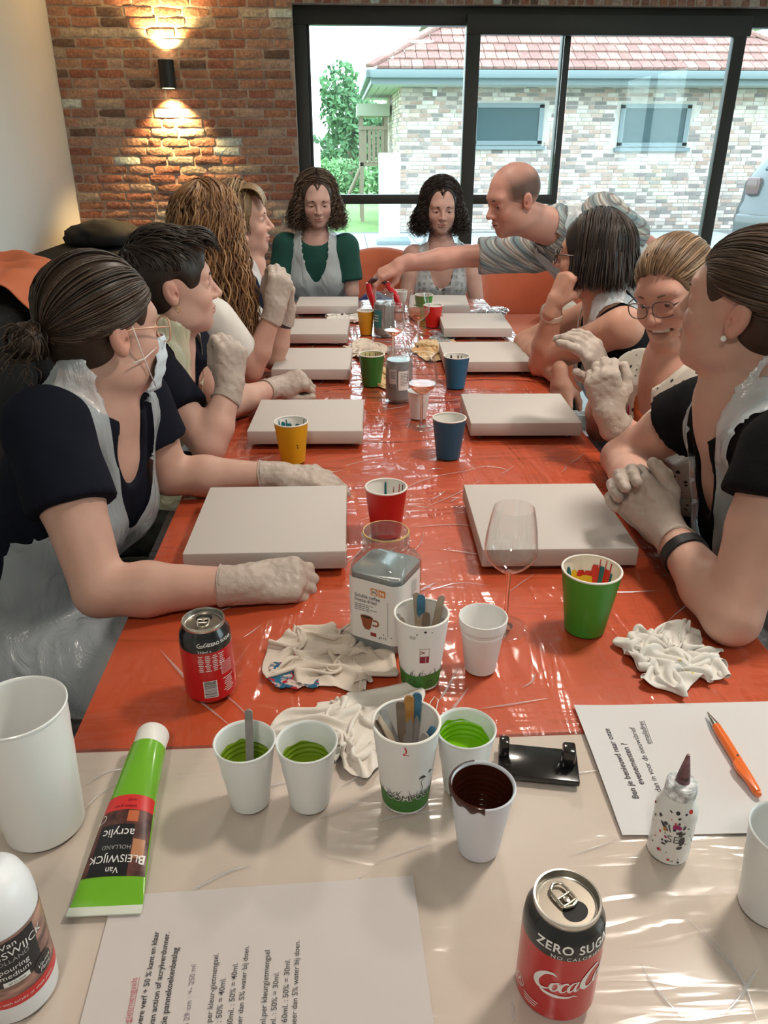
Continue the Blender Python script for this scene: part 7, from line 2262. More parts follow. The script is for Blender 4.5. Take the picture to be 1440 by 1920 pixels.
    def apron(self, off=0.017, w=(0.175, 0.170, 0.118), win=(0.052, 0.068), neckline=0.78, back=-0.075, mat=None, legs=True, h=0.0062, shift=0.0):
        P = [inflate(p, off) for p in self.torso + self.neck]
        if legs: P += [inflate(p, off + 0.008) for p in self.legs]
        lo, hi = prim_bounds(P, 0.03); F_ = Field(lo, hi, h); F_.add(P)
        X, Y, Z = self._g(F_)
        dx, dy, dz = X - self.pel[0], Y - self.pel[1], Z - self.pel[2]
        def ax(a): return dx * a[0] + dy * a[1] + dz * a[2]
        A_, B_, V_ = ax(self.s) - shift, ax(self.f), ax(self.u) / self.Lt
        A_, B_, V_ = np.broadcast_arrays(A_, B_, V_)
        ww = np.interp(V_, [-0.3, 0.5, 1.0, 1.3], [w[0], w[1], w[2], w[2]])
        wi = np.interp(V_, [neckline, neckline + 0.10, 1.0, 1.3], [0.012, win[0] * 0.8, win[1], win[1]])
        reg = np.abs(A_) - ww
        bb = np.interp(V_, [0, 0.85, 1.0, 1.1], [0.012, 0.0, back, back])
        reg = np.maximum(reg, bb - B_)
        hole = np.maximum(np.abs(A_) - wi, (neckline - V_) * self.Lt)
        reg = np.maximum(reg, -hole)
        reg = np.maximum(reg, (V_ - 1.22) * self.Lt)
        # a strap round the back of the neck
        D0 = F_.D.copy()
        F_.D = np.maximum(D0, reg.astype(np.float32))
        V, Q = F_.mesh()
        fc = V[Q].mean(1)
        g_ = (fc - F_.lo) / F_.h; i0 = np.clip(g_.astype(int), 0, F_.n - 2); w_ = g_ - i0
        d0 = np.zeros(len(fc)); rg = np.zeros(len(fc))
        for a in (0, 1):
            for b in (0, 1):
                for c in (0, 1):
                    k_ = (w_[:, 0] if a else 1 - w_[:, 0]) * (w_[:, 1] if b else 1 - w_[:, 1]) * (w_[:, 2] if c else 1 - w_[:, 2])
                    d0 += k_ * D0[i0[:, 0] + a, i0[:, 1] + b, i0[:, 2] + c]; rg += k_ * reg[i0[:, 0] + a, i0[:, 1] + b, i0[:, 2] + c]
        Q = Q[d0 > rg - 0.0005]
        used = np.unique(Q); rem = -np.ones(len(V), int); rem[used] = np.arange(len(used)); V = V[used]; Q = rem[Q]
        V = relax(V, Q, 2, 0.5)
        E_ = np.sort(np.concatenate([Q[:, [0, 1]], Q[:, [1, 2]], Q[:, [2, 3]], Q[:, [3, 0]]]), 1)
        E_, n_ = np.unique(E_, axis=0, return_counts=True); E_ = E_[n_ == 1]
        for _ in range(14):                      # even out the cut edge of the sheet
            acc = np.zeros_like(V); cnt = np.zeros(len(V))
            for a, b in ((0, 1), (1, 0)): np.add.at(acc, E_[:, a], V[E_[:, b]]); np.add.at(cnt, E_[:, a], 1)
            m_ = cnt >= 2; V[m_] += 0.5 * (acc[m_] / cnt[m_][:, None] - V[m_])
        me = np_mesh('apron', V, Q)
        N = np.empty(len(V) * 3, dtype=np.float32); me.vertices.foreach_get('normal', N); N = N.reshape(-1, 3)
        W = np.array([(1 - 2 * abs(mnoise.noise(Vector((a * 16, b * 16, c_ * 7)) + Vector(tuple(self.pel))))) * 0.6 + mnoise.noise(Vector((a * 34, b * 34, c_ * 20))) * 0.4 for a, b, c_ in V])
        me.vertices.foreach_set('co', (V + N * (0.003 + W * 0.0055)[:, None]).astype(np.float32).ravel()); me.update()
        return self.child('apron', me, mat or M_apron, 'thin translucent plastic apron')
    # ---- hair
    def hair(self, cap, strands_local=(), strands_world=(), colour=((0.05, 0.03, 0.02),), seed=1, cap_h=0.0042, capcol=0.8, name='hair', extra_world=()):
        VV = []; QQ = []; CC = []; n = 0
        if cap:
            P = [moved(p, self.MH, self.hs) for p in cap] + list(extra_world)
            lo, hi = prim_bounds(P, 0.012); F_ = Field(lo, hi, cap_h); F_.add(P); V, Q = F_.mesh()
            c = np.array(colour[0]) * capcol
            VV.append(V); QQ.append(Q); CC.append(np.tile(c, (len(V), 1))); n = len(V)
        S = [(self.H + (self.MH[0] @ (p * self.hs).T).T, r * self.hs) for p, r in strands_local] + list(strands_world)
        if S:
            V, Q, C = strand_mesh(S, colour, seed); VV.append(V); QQ.append(Q + n); CC.append(C)
        me = np_mesh(name, np.concatenate(VV), np.concatenate(QQ)); set_col(me, np.concatenate(CC))
        return self.child(name, me, M_hair)
    # ---- accessories
    def glasses(self, col, metal=0.0, rw=0.025, rh=0.019, thin=0.0013, lens=True, round_=2.6, y=0.103):
        mt = pmat('glasses_frame', col, 0.25, metal=metal, coat=0.4)
        g = empty('glasses'); g.parent = self.root; g.matrix_parent_inverse = Matrix.Translation(self.bx)
        V = []; Fc = []
        for q in (-1, 1):
            cx, cz = q * 0.033, -0.004
            pts = []; 
            for k in range(29):
                a = 2 * PI * k / 28
                c_, s_ = math.cos(a), math.sin(a)
                x = cx + rw * math.copysign(abs(c_) ** (2 / round_), c_); z = cz + rh * math.copysign(abs(s_) ** (2 / round_), s_)
                yy = y - 0.25 * max(abs(x) - 0.03, 0)
                pts.append(self.loc(x, yy, z))
            tube_data(pts, thin, 6, False, V, Fc)
            if lens:
                link('lens', mesh_from('lens', pts[:-1], [tuple(range(28))]), M_lensg, g)
            tube_data([self.loc(q * 0.058, y - 0.007, 0.004), self.loc(q * 0.070, 0.075, 0.006), self.loc(q * 0.078, 0.01, 0.006), self.loc(q * 0.078, -0.020, -0.004)], thin * 1.1, 6, True, V, Fc)
        tube_data([self.loc(-0.009, y, 0.002), self.loc(0, y + 0.002, 0.006), self.loc(0.009, y, 0.002)], thin, 6, True, V, Fc)
        link('frame', mesh_from('frame', V, Fc, True), mt, g)
        return g
    def earring(self, side, kind='pearl', mat=None):
        c = self.loc(side * 0.083, 0.0, -0.040)
        if kind == 'pearl':
            me = bm_mesh('earring', _ball(c, 0.0048), True); self.child('earring', me, mat)
        else:
            pts = [c + self.MH[0] @ np.array([0, 0.0055 * math.cos(a), -0.006 + 0.0055 * math.sin(a)]) for a in np.linspace(0, 2 * PI, 18)]
            V, Fc = tube_data(pts, 0.0011, 6); self.child('earring', mesh_from('earring', V, Fc, True), mat)
    def band(self, at, toward, r, width, mat, name, thick=0.0022):
        """a strap round a forearm"""
        at, e = vec(at), unit(vec(toward) - vec(at)); u = unit(np.cross(e, [0.2, 0.7, 0.6])); w = np.cross(e, u)
        V = []; Fc = []; n = 32
        prof = [(0, -width / 2), (thick, -width / 2 * 0.9), (thick, width / 2 * 0.9), (0, width / 2)]
        for k in range(n):
            a = 2 * PI * k / n; dr = u * math.cos(a) + w * math.sin(a)
            for (o_, l) in prof: V.append(at + dr * (r + o_) + e * l)
        for k in range(n):
            k2 = (k + 1) % n
            for j in range(3): Fc.append((k * 4 + j, k2 * 4 + j, k2 * 4 + j + 1, k * 4 + j + 1))
        return self.child(name, mesh_from(name, V, Fc, True, 40), mat)
def _ball(c, r, n=12):
    bm = bmesh.new(); bmesh.ops.create_uvsphere(bm, u_segments=n, v_segments=n // 2 + 2, radius=r); bmesh.ops.translate(bm, verts=bm.verts, vec=tuple(c)); return bm
M_lensg = thin_glass('spectacle_lens', (0.97, 0.97, 0.97), 0.0, 1.5)
M_gold = pmat('gold', (0.75, 0.5, 0.22), 0.25, metal=1.0); M_silver = pmat('silver', (0.7, 0.7, 0.7), 0.25, metal=1.0); M_pearl = pmat('pearl', (0.85, 0.82, 0.76), 0.2, coat=0.6)
# ================================================================== THE TEN PEOPLE
DKBROWN = ((0.040, 0.024, 0.016), (0.055, 0.033, 0.022), (0.030, 0.018, 0.012), (0.075, 0.048, 0.032))
FIST = ((1.15, 1.35, 0.8),) * 4
CURL = ((0.55, 0.9, 0.6), (0.6, 0.95, 0.6), (0.65, 1.0, 0.6), (0.7, 1.0, 0.6))
FLAT = ((0.15, 0.25, 0.15),) * 4
M_navy = pmat('navy_cotton', (0.0075, 0.009, 0.017), 0.85, spec=0.12, bump=(500, 0.2)); M_blk = pmat('black_cotton', (0.006, 0.006, 0.007), 0.85, spec=0.12, bump=(500, 0.2))
M_jeans = pmat('dark_jeans', (0.025, 0.030, 0.045), 0.9); M_wht = pmat('white_cotton', (0.74, 0.71, 0.67), 0.85, bump=(400, 0.2))
M_green_shirt = pmat('bottle_green_cotton', (0.006, 0.060, 0.048), 0.85, bump=(400, 0.2))

# ---------------------------------------------------------------- woman in the face mask
p = Person('woman in face mask and glasses with a low bun wearing navy shirt and apron', UY(190, 612, 1.33), (0.70, 0.72, -0.12),
           UY(255, 748, 1.47), UY(88, 800, 1.17), (-0.66, 1.30, 0.545), U(318, 892, 0.80), U(520, 893, 0.785), U(188, 1108, 0.795), U(458, 1096, 0.785),
           knees=[(-0.24, 1.42, 0.53), (-0.24, 1.18, 0.53)], feet=[(-0.20, 1.42, 0.09), (-0.20, 1.18, 0.09)], skin=(0.49, 0.28, 0.205), arm=1.06)
p.body(); p.brows(DKBROWN[0])
p.shirt('t_shirt', M_navy, sleeves=((1, 0.55), (-1, 0.50)), r=(0.064, 0.068), vee=0.095, neck_cut=(0.0, 0.090)); p.trousers(M_jeans)
p.apron(w=(0.185, 0.165, 0.125), win=(0.06, 0.078), neckline=0.66, mat=film_mat('apron_plastic_shaded', 0.52, (0.70, 0.77, 0.82)))  # clearer sheet stands in for the shade over her lap
glove(p, p.wrR, (0.96, 0.22, -0.04), (0.0, -0.60, 0.80), -1, p.elR, curls=((0.75, 0.95, 0.5), (0.8, 1.0, 0.5), (0.85, 1.0, 0.5), (0.9, 1.0, 0.5)), thumb=(0.7, 0.3), fat=0.0003)
glove(p, p.wrL, (0.97, -0.15, 0.0), (0.0, -0.2, 0.95), 1, p.elL, curls=((0.30, 0.5, 0.3),) * 4, thumb=(0.2, 0.1))
rs = random.Random(1)
kn = np.array([0.0, -1.0, -0.42])
bunc = skull(kn, 0.035)
S = hair_back(900, kn, rs)
for i in range(90):                                    # knot of wound hair with loose ends
    a0_ = rs.uniform(0, 6.28); rr_ = rs.uniform(0.012, 0.030); t = np.linspace(0, rs.uniform(3, 7), 18); ph = rs.uniform(-0.6, 0.6)
    q = np.stack([rr_ * np.cos(t + a0_), rs.uniform(-0.015, 0.02) + 0.006 * np.sin(t * 2), rr_ * np.sin(t + a0_)], 1)
    q = q @ np.array([[math.cos(ph), math.sin(ph), 0], [-math.sin(ph), math.cos(ph), 0], [0, 0, 1]])
    S.append((bunc + q, 0.0022))
for i in range(60):
    d = unit([rs.gauss(0, 0.7), -abs(rs.gauss(0.6, 0.5)), rs.gauss(-0.2, 0.8)]); t = np.linspace(0, 1, 9)[:, None]
    S.append((bunc + d * 0.022 + t * d * rs.uniform(0.02, 0.045) + t * t * np.array([0, 0, -0.02]) + 0.005 * np.sin(t * 7 + i), 0.0010))
p.hair(hair_cap_prims(0.0042, low=-0.085) + [ELL(bunc, (0.030, 0.026, 0.030), 0.008)], S, (), DKBROWN, 1)
p.glasses((0.62, 0.36, 0.24), 0.0, rw=0.026, rh=0.021, thin=0.0015)
# face mask with ear loops
V = []; Fc = []; nx_, ny_ = 18, 12
for j in range(ny_ + 1):
    for i in range(nx_ + 1):
        s, t = i / nx_ * 2 - 1, j / ny_
        z_ = -0.016 - 0.092 * t; x_ = s * (0.060 - 0.010 * abs(t - 0.45))
        y_ = 0.122 - 0.055 * abs(s) ** 1.8 - 0.030 * max(0, (t - 0.5)) ** 1.2 - 0.02 * max(0, 0.2 - t) + 0.002 * math.sin(t * 20)
        V.append(p.loc(x_, y_, z_))
for j in range(ny_):
    for i in range(nx_):
        a = j * (nx_ + 1) + i; Fc.append((a, a + 1, a + nx_ + 2, a + nx_ + 1))
mk = p.child('face_mask', mesh_from('face_mask', V, Fc, True), pmat('mask_blue', (0.60, 0.70, 0.78), 0.8), 'pale blue surgical mask')
q_ = mk.modifiers.new('thickness', 'SOLIDIFY'); q_.thickness = 0.0015
M_loop = pmat('mask_elastic', (0.75, 0.68, 0.66), 0.8)
for sd in (-1, 1):
    for pts in ([(sd * 0.058, 0.068, -0.030), (sd * 0.072, 0.035, -0.045), (sd * 0.078, 0.008, -0.050)], [(sd * 0.056, 0.066, -0.098), (sd * 0.072, 0.036, -0.050), (sd * 0.079, 0.010, 0.010)]):
        Vt, Ft = tube_data([p.loc(*k) for k in pts], 0.0013, 6); o = link('ear_loop', mesh_from('ear_loop', Vt, Ft, True), M_loop, mk)

# ---------------------------------------------------------------- short-haired person with earring
p = Person('person with short dark quiff and ear hoop raising a gloved fist in navy shirt', UY(322, 532, 1.90), (0.95, 0.30, 0.0),
           UY(345, 640, 2.08), UY(268, 680, 1.76), (-0.66, 1.90, 0.545), U(425, 760, 0.80), U(515, 727, 0.79), U(392, 838, 0.80), UY(432, 722, 1.72),
           knees=[(-0.24, 2.02, 0.53), (-0.24, 1.78, 0.53)], feet=[(-0.20, 2.02, 0.09), (-0.20, 1.78, 0.09)], skin=(0.52, 0.30, 0.225), fem=True, bust=0.7, hs=1.0)
p.body(); p.brows((0.03, 0.02, 0.015))
p.shirt('t_shirt', M_navy, sleeves=((1, 0.55), (-1, 0.62)), r=(0.064, 0.064), vee=0.10); p.trousers(pmat('olive_pattern_trousers', (0.10, 0.10, 0.085), 0.9, var=(40, 0.6)))
p.apron(w=(0.165, 0.150, 0.105), win=(0.042, 0.055), neckline=0.80, mat=film_mat('apron_plastic_yellow', 0.30, (0.66, 0.66, 0.47)))
glove(p, p.wrR, (0.10, 0.10, 0.98), (0.55, -0.80, 0.1), -1, p.elR, curls=FIST, thumb=(0.8, 0.6), fat=0.0002)
glove(p, p.wrL, (0.95, 0.15, 0.25), (0.1, -0.5, 0.85), 1, p.elL, curls=FIST, thumb=(0.45, 0.15), fat=0.0002)
p.band(p.wrL * 0.80 + p.elL * 0.20, p.elL, 0.0300, 0.010, pmat('bracelet_beads', (0.45, 0.38, 0.32), 0.4), 'bracelet', 0.003)
p.earring(1, 'hoop', M_gold); p.earring(-1, 'hoop', M_gold)
rs = random.Random(2); S = []
for i in range(620):
    ph = rs.uniform(-PI, PI); th0 = math.acos(rs.uniform(0.0, 1.0)) * 1.1
    d = np.array([math.sin(th0) * math.sin(ph), math.sin(th0) * math.cos(ph), math.cos(th0)])
    if d[1] > 0.55 and d[2] < 0.62: continue
    if d[1] > -0.1 and d[2] < 0.25: continue
    top = np.clip((d[2] - 0.25) / 0.5, 0, 1)
    L_ = 0.018 + 0.055 * top
    flow = unit(np.array([d[0] * 0.3, 0.9 * top - 0.25 * (1 - top), -0.9 * (1 - top)]))
    a = skull(d, 0.004); t = np.linspace(0, 1, 9)
    q = []
    for k in t:
        dd = unit(d + flow * L_ * 10.5 * k * 0.9); q.append(skull(dd, 0.006 + 0.016 * top * math.sin(PI * min(k * 0.75 + 0.12, 1)) + (0.018 * top if d[1] > 0.3 else 0) * k))
    S.append((np.array(q), 0.0019))
for i in range(170):                                    # quiff sweeping out over the forehead
    x_ = rs.uniform(-0.055, 0.055); t = np.linspace(0, 1, 10)
    y0_ = rs.uniform(0.0, 0.06)
    q = np.stack([x_ + 0.010 * t * rs.uniform(-1, 1), y0_ + (0.108 - y0_) * t + 0.004, 0.104 - 0.25 * abs(x_) - 2.5 * x_ * x_ + 0.030 * np.sin(t * PI * 0.7) - 0.040 * t ** 3 * rs.uniform(0.5, 1.1) - 0.20 * max(y0_ - 0.02, 0)], 1)
    S.append((q, 0.0024))
p.hair(hair_cap_prims(0.008, low=-0.050, face=(0.0, 0.126, -0.060)) + [ELL((0, 0.045, 0.092), (0.056, 0.050, 0.020), 0.02)], S, (), ((0.030, 0.020, 0.015), (0.042, 0.028, 0.020), (0.022, 0.015, 0.011)), 2)

# ---------------------------------------------------------------- long wavy blonde hair
p = Person('woman with long wavy golden hair in white shirt clasping gloved hands', UY(402, 436, 2.38), (0.74, 0.67, 0.0),
           UY(430, 560, 2.52), UY(398, 600, 2.20), (-0.62, 2.42, 0.545), U(512, 672, 0.80), UY(536, 582, 2.42), U(470, 695, 0.80), UY(516, 578, 2.30),
           knees=[(-0.24, 2.54, 0.53), (-0.24, 2.30, 0.53)], feet=[(-0.20, 2.54, 0.09), (-0.20, 2.30, 0.09)], skin=(0.50, 0.27, 0.195), arm=0.95)
p.body()
p.shirt('t_shirt', M_wht, sleeves=((1, 0.55), (-1, 0.62)), r=(0.064, 0.064)); p.trousers(M_jeans)
p.apron(neckline=0.78)
glove(p, p.wrR, (0.25, 0.10, 0.96), (0.35, -0.90, 0.0), -1, p.elR, curls=((0.9, 1.2, 0.7),) * 4, thumb=(0.6, 0.5), fat=0.0002)
glove(p, p.wrL, (0.10, -0.15, 0.97), (0.80, 0.45, 0.0), 1, p.elL, curls=((0.9, 1.2, 0.7),) * 4, thumb=(0.6, 0.5), fat=0.0002)
p.band(p.wrL * 0.72 + p.elL * 0.28, p.elL, 0.0285, 0.008, pmat('hair_tie', (0.05, 0.03, 0.025), 0.6), 'wristband', 0.002)
rs = random.Random(3)
W = hair_fall(900, rs, p.MH, p.hs, 0.30, (0.0075, 0.085), 0.018, 0.0024, flare=0.028, jitter=0.03, capt=0.013, front_drift=0.0)
p.hair(hair_cap_prims(0.013, ears=False, low=-0.14, back_t=0.01), (), W, ((0.27, 0.135, 0.055), (0.20, 0.095, 0.04), (0.36, 0.21, 0.10), (0.15, 0.07, 0.032)), 3,
       extra_world=[CONE(p.loc(0, -0.075, -0.02), p.loc(0, -0.080, -0.20), 0.065, 0.045, 0.02), CONE(p.loc(0.055, -0.02, 0.0), p.loc(0.060, -0.03, -0.18), 0.035, 0.022, 0.02)])

# ---------------------------------------------------------------- short blond bob, dark vest
p = Person('woman with short blond bob in profile wearing dark blue vest', UY(452, 412, 2.95), (0.985, -0.02, 0.02),
           UY(470, 505, 3.10), UY(452, 540, 2.80), (-0.60, 2.98, 0.545), U(520, 605, 0.80), None, U(505, 640, 0.79), None,
           knees=[(-0.22, 3.10, 0.53), (-0.22, 2.86, 0.53)], feet=[(-0.20, 3.10, 0.09), (-0.20, 2.86, 0.09)], skin=(0.50, 0.285, 0.215))
p.body(); p.brows((0.16, 0.10, 0.05))
p.shirt('vest', M_navy, sleeves=((1, 0.9), (-1, 0.9)), r=(0.062, 0.05)); p.trousers(M_jeans)
p.apron(neckline=0.78)
rs = random.Random(4)
W = hair_fall(650, rs, p.MH, p.hs, 0.045, (0.004, 0.07), 0.016, 0.0022, flare=0.012, jitter=0.012, front_drift=0.02, capt=0.006)
S = []
for i in range(110):
    x_ = rs.uniform(-0.05, 0.06); t = np.linspace(0, 1, 10)
    q = np.stack([x_ + 0.018 * t, 0.02 + 0.075 * np.sin(t * 1.45), 0.118 - 4 * x_ * x_ - 0.062 * t ** 2 + 0.008 * np.sin(t * 3)], 1); S.append((q, 0.0024))
p.hair(hair_cap_prims(0.006, ears=False, low=-0.06, face=(0, 0.124, -0.006), facer=(0.090, 0.098, 0.140)), S, W, ((0.27, 0.17, 0.085), (0.20, 0.12, 0.06), (0.40, 0.29, 0.17), (0.15, 0.09, 0.045)), 4)

# ---------------------------------------------------------------- two curly-haired women at the end of the table
def curly(label, hx, hy, sl, sr, el, er, pel, fwd, cols, seed, shirt, skin, roll=0.0, zlen=0.135, sleeves=((1, 0.62), (-1, 0.62)), **kw):
    p = Person(label, UY(hx, hy, 3.98), fwd, UY(*sl, 4.02), UY(*sr, 4.02), pel, el, None, er, None, knees=[(pel[0] + 0.10, 3.80, 0.53), (pel[0] - 0.10, 3.80, 0.53)], feet=[(pel[0] + 0.10, 3.86, 0.09), (pel[0] - 0.10, 3.86, 0.09)], skin=skin, roll=roll, eye_open=0.25, blush=0.3, hs=0.97, **kw)
    p.look_down = True
    p.body(); p.brows((0.035, 0.022, 0.016))
    rs = random.Random(seed)
    W = hair_fall(720, rs, p.MH, p.hs, zlen, (0.0085, 0.032), 0.028, 0.0019, curl=True, flare=0.028, jitter=0.03, front_drift=0.040, capt=0.005)
    p.hair(hair_cap_prims(0.005, ears=False, low=-0.11, face=(0, 0.124, -0.004), facer=(0.090, 0.100, 0.142)), (), W, cols, seed)
    return p
p = curly('woman with curly brown hair in dark green shirt at the table end', 594, 376, (648, 462), (536, 460), UY(660, 548, 3.98), UY(522, 552, 3.98), (-0.13, 4.14, 0.56), (0.10, -0.97, -0.24),
          ((0.060, 0.036, 0.025), (0.10, 0.065, 0.045), (0.045, 0.028, 0.02), (0.17, 0.12, 0.085)), 5, None, (0.47, 0.28, 0.22))
p.shirt('t_shirt', M_green_shirt, sleeves=((1, 0.75), (-1, 0.75)), r=(0.062, 0.062)); p.trousers(M_jeans); p.apron(neckline=0.70, win=(0.05, 0.062), w=(0.16, 0.15, 0.105))
p = curly('woman with dark curly hair in sleeveless patterned top at the table end', 827, 388, (876, 478), (776, 478), UY(893, 558, 3.98), UY(762, 560, 3.98), (0.49, 4.14, 0.56), (0.0, -0.98, -0.20),
          ((0.020, 0.014, 0.012), (0.032, 0.022, 0.018), (0.014, 0.010, 0.009), (0.06, 0.045, 0.038)), 6, None, (0.46, 0.26, 0.20))
def circles_material():
    m = pmat('ring_print_cotton', (0.1, 0.1, 0.1), 0.85); nt = m.node_tree; L = nt.links; b = nt.nodes['Principled BSDF']
    tcn = nd(nt, 'ShaderNodeTexCoord'); mp = nd(nt, 'ShaderNodeMapping'); mp.inputs['Scale'].default_value = (32, 32, 32); L.new(tcn.outputs['Object'], mp.inputs[0])
    vo = nd(nt, 'ShaderNodeTexVoronoi'); vo.inputs['Scale'].default_value = 1.0; vo.inputs['Randomness'].default_value = 0.25; L.new(mp.outputs[0], vo.inputs['Vector'])
    rp = nd(nt, 'ShaderNodeValToRGB'); rp.color_ramp.interpolation = 'CONSTANT'
    for i, (q, c) in enumerate(((0, 0.055), (0.42, 0.42))):
        e_ = rp.color_ramp.elements[i]; e_.position = q; e_.color = (c, c, c * 1.02, 1)
    L.new(vo.outputs['Distance'], rp.inputs[0]); L.new(rp.outputs[0], b.inputs['Base Color']); return m
p.shirt('top', circles_material(), sleeves=(), armholes=(1, -1), vee=0.12, neck_cut=(0.0, 0.10)); p.trousers(M_jeans); p.apron(neckline=0.66, win=(0.052, 0.066), w=(0.15, 0.14, 0.115), mat=film_mat('apron_plastic_clear', 0.62, (0.62, 0.67, 0.70)))

# ---------------------------------------------------------------- man reaching across the table
p = Person('balding man in checked shirt and apron leaning over to reach across the table', UY(963, 372, 3.00), (-0.90, -0.28, -0.30),
           UY(1128, 400, 3.02), UY(1000, 474, 3.20), (1.22, 3.22, 0.90), UY(1212, 462, 3.14), UY(1150, 560, 3.30), UY(858, 482, 3.22), UY(752, 496, 3.18),
           knees=[(1.22, 3.08, 0.50), (1.24, 3.36, 0.50)], feet=[(1.26, 3.06, 0.09), (1.28, 3.38, 0.09)], skin=(0.46, 0.225, 0.165), fem=False, arm=1.10, hs=1.04, jaw=1.12, neck=0.065, stubble=0.35, scalp=0.85, blush=0.35, build=1.05, eye_open=0.5)
P_, tips = hand_prims(p.wrR, (-0.90, -0.10, -0.42), (-0.35, -0.30, 0.85), -1, curls=((0.35, 0.55, 0.3), (0.30, 0.5, 0.3), (0.35, 0.5, 0.3), (0.4, 0.5, 0.3)), thumb=(0.75, 0.2), sc=1.05)
p.fine = [(P_ + [p.armR[-1]], 0.003)]
p.look_down = True
p.body(); p.brows((0.06, 0.04, 0.03))
def plaid_material():
    m = pmat('checked_cotton', (0.5, 0.5, 0.5), 0.85); nt = m.node_tree; L = nt.links; b = nt.nodes['Principled BSDF']
    tcn = nd(nt, 'ShaderNodeTexCoord'); cur = None
    base = nd(nt, 'ShaderNodeRGB'); base.outputs[0].default_value = (0.50, 0.50, 0.47, 1); cur = base.outputs[0]
    for (rot, sc, off, lo, col, f_) in (((0, 0.9, 0.4), 17, 0.0, 0.62, (0.10, 0.20, 0.24), 0.6), ((0, 0.9, 0.4), 51, 1.0, 0.80, (0.20, 0.10, 0.10), 0.55), ((0.9, 0.0, 1.2), 15, 2.0, 0.70, (0.12, 0.24, 0.28), 0.5), ((0.9, 0.0, 1.2), 45, 0.6, 0.84, (0.08, 0.06, 0.07), 0.6)):
        mp = nd(nt, 'ShaderNodeMapping'); mp.inputs['Rotation'].default_value = rot; L.new(tcn.outputs['Object'], mp.inputs[0])
        wv = nd(nt, 'ShaderNodeTexWave'); wv.inputs['Scale'].default_value = sc / 6.28 * 2.6; wv.inputs['Phase Offset'].default_value = off; wv.bands_direction = 'X'
        L.new(mp.outputs[0], wv.inputs['Vector'])
        mr = nd(nt, 'ShaderNodeMapRange'); mr.inputs[1].default_value = lo; mr.inputs[2].default_value = lo + 0.06; mr.inputs[4].default_value = f_; L.new(wv.outputs['Fac'], mr.inputs[0])
        mx = nd(nt, 'ShaderNodeMix', data_type='RGBA'); L.new(mr.outputs[0], mx.inputs[0]); L.new(cur, mx.inputs[6]); mx.inputs[7].default_value = (*col, 1); cur = mx.outputs[2]
    L.new(cur, b.inputs['Base Color']); return m
M_plaid = plaid_material()
p.shirt('checked_shirt', M_plaid, e=0.014, sleeves=((1, 0.72), (-1, 0.72)), r=(0.074, 0.070), collar_h=0.085); p.trousers(pmat('beige_shorts', (0.42, 0.35, 0.28), 0.9))
# shirt collar standing round the neck
nk = unit(p.hb - p.S); ca_ = unit(p.s - nk * (p.s @ nk)); cb_ = np.cross(nk, ca_) * -1
cb_ = cb_ if cb_ @ p.f > 0 else -cb_
V = []; Fc = []
for k in range(25):
    a = math.radians(35 + 290 * k / 24) + PI / 2
    for (r_, up_) in ((0.078, 0.070), (0.072, 0.112), (0.094, 0.078)):
        q = p.S + nk * up_ + (ca_ * math.cos(a) + cb_ * math.sin(a)) * r_; V.append(q)
    if k:
        i = 3 * k; Fc += [(i - 3, i, i + 1, i - 2), (i - 2, i + 1, i + 2, i - 1)]
c_ = p.child('collar', mesh_from('collar', V, Fc, True, 60), M_plaid); q_ = c_.modifiers.new('t', 'SOLIDIFY'); q_.thickness = 0.003
p.apron(neckline=0.72, w=(0.20, 0.18, 0.12), legs=False, off=0.024)
man = p
# red tongs in his hand
tg = tag(empty('tongs', UY(716, 548, 3.13)), 'red plastic tongs held in the hand of the leaning man', 'tongs')
apex = Vector(UY(715, 528, 3.13))
M_tong = pmat('red_plastic', (0.52, 0.012, 0.018), 0.3, coat=0.3)
for pts, rad in (([(691, 530), (694, 548), (700, 568), (705, 586)], [0.010, 0.016, 0.013, 0.009]), ([(724, 530), (733, 544), (742, 556), (750, 578)], [0.010, 0.014, 0.013, 0.009])):
    P_ = smoothpts([UY(a, b, 3.15) for a, b in pts], 4)
    V, Fc = tube_data(P_, list(np.interp(np.linspace(0, 1, len(P_)), np.linspace(0, 1, 4), rad)), 12)
    part_w(link('arm', mesh_from('arm', V, Fc, True, 60), M_tong), tg)
V, Fc = tube_data(smoothpts([UY(a, b, 3.15) for a, b in ((692, 532), (699, 525), (714, 525), (724, 532))], 4), 0.009, 10)
part_w(link('hinge', mesh_from('hinge', V, Fc, True, 60), pmat('dark_hinge', (0.05, 0.02, 0.02), 0.4)), tg)

# ---------------------------------------------------------------- dark bob, glasses, chin on hand
p = Person('woman with dark bob and glasses resting chin on hand in black sleeveless top', UY(1112, 480, 2.30), (-0.86, 0.50, 0.0),
           UY(1168, 610, 2.10), UY(1118, 585, 2.48), (0.98, 2.26, 0.545), U(1014, 682, 0.795), UY(1040, 568, 2.26), U(984, 642, 0.795), UY(1050, 712, 2.20),
           knees=[(0.50, 2.14, 0.53), (0.50, 2.38, 0.53)], feet=[(0.46, 2.14, 0.09), (0.46, 2.38, 0.09)], skin=(0.48, 0.245, 0.165))
P_, t_ = hand_prims(p.wrL, (0.35, -0.05, 0.93), (-0.85, -0.45, 0.3), 1, curls=((0.9, 1.1, 0.6),) * 4, thumb=(0.5, 0.4), sc=0.92)
Q_, t_ = hand_prims(p.wrR, (0.05, -0.25, -0.95), (-0.5, -0.85, 0.2), -1, curls=((0.3, 0.35, 0.2),) * 4, thumb=(0.3, 0.1), sc=0.92)
p.fine = [(P_, 0.003), (Q_, 0.003)]
p.body(); p.brows((0.03, 0.02, 0.016))
p.shirt('top', M_blk, sleeves=(), armholes=(1, -1), vee=0.13, neck_cut=(0.0, 0.095)); p.trousers(M_blk)
p.apron(neckline=0.70, win=(0.055, 0.066), w=(0.16, 0.15, 0.098))
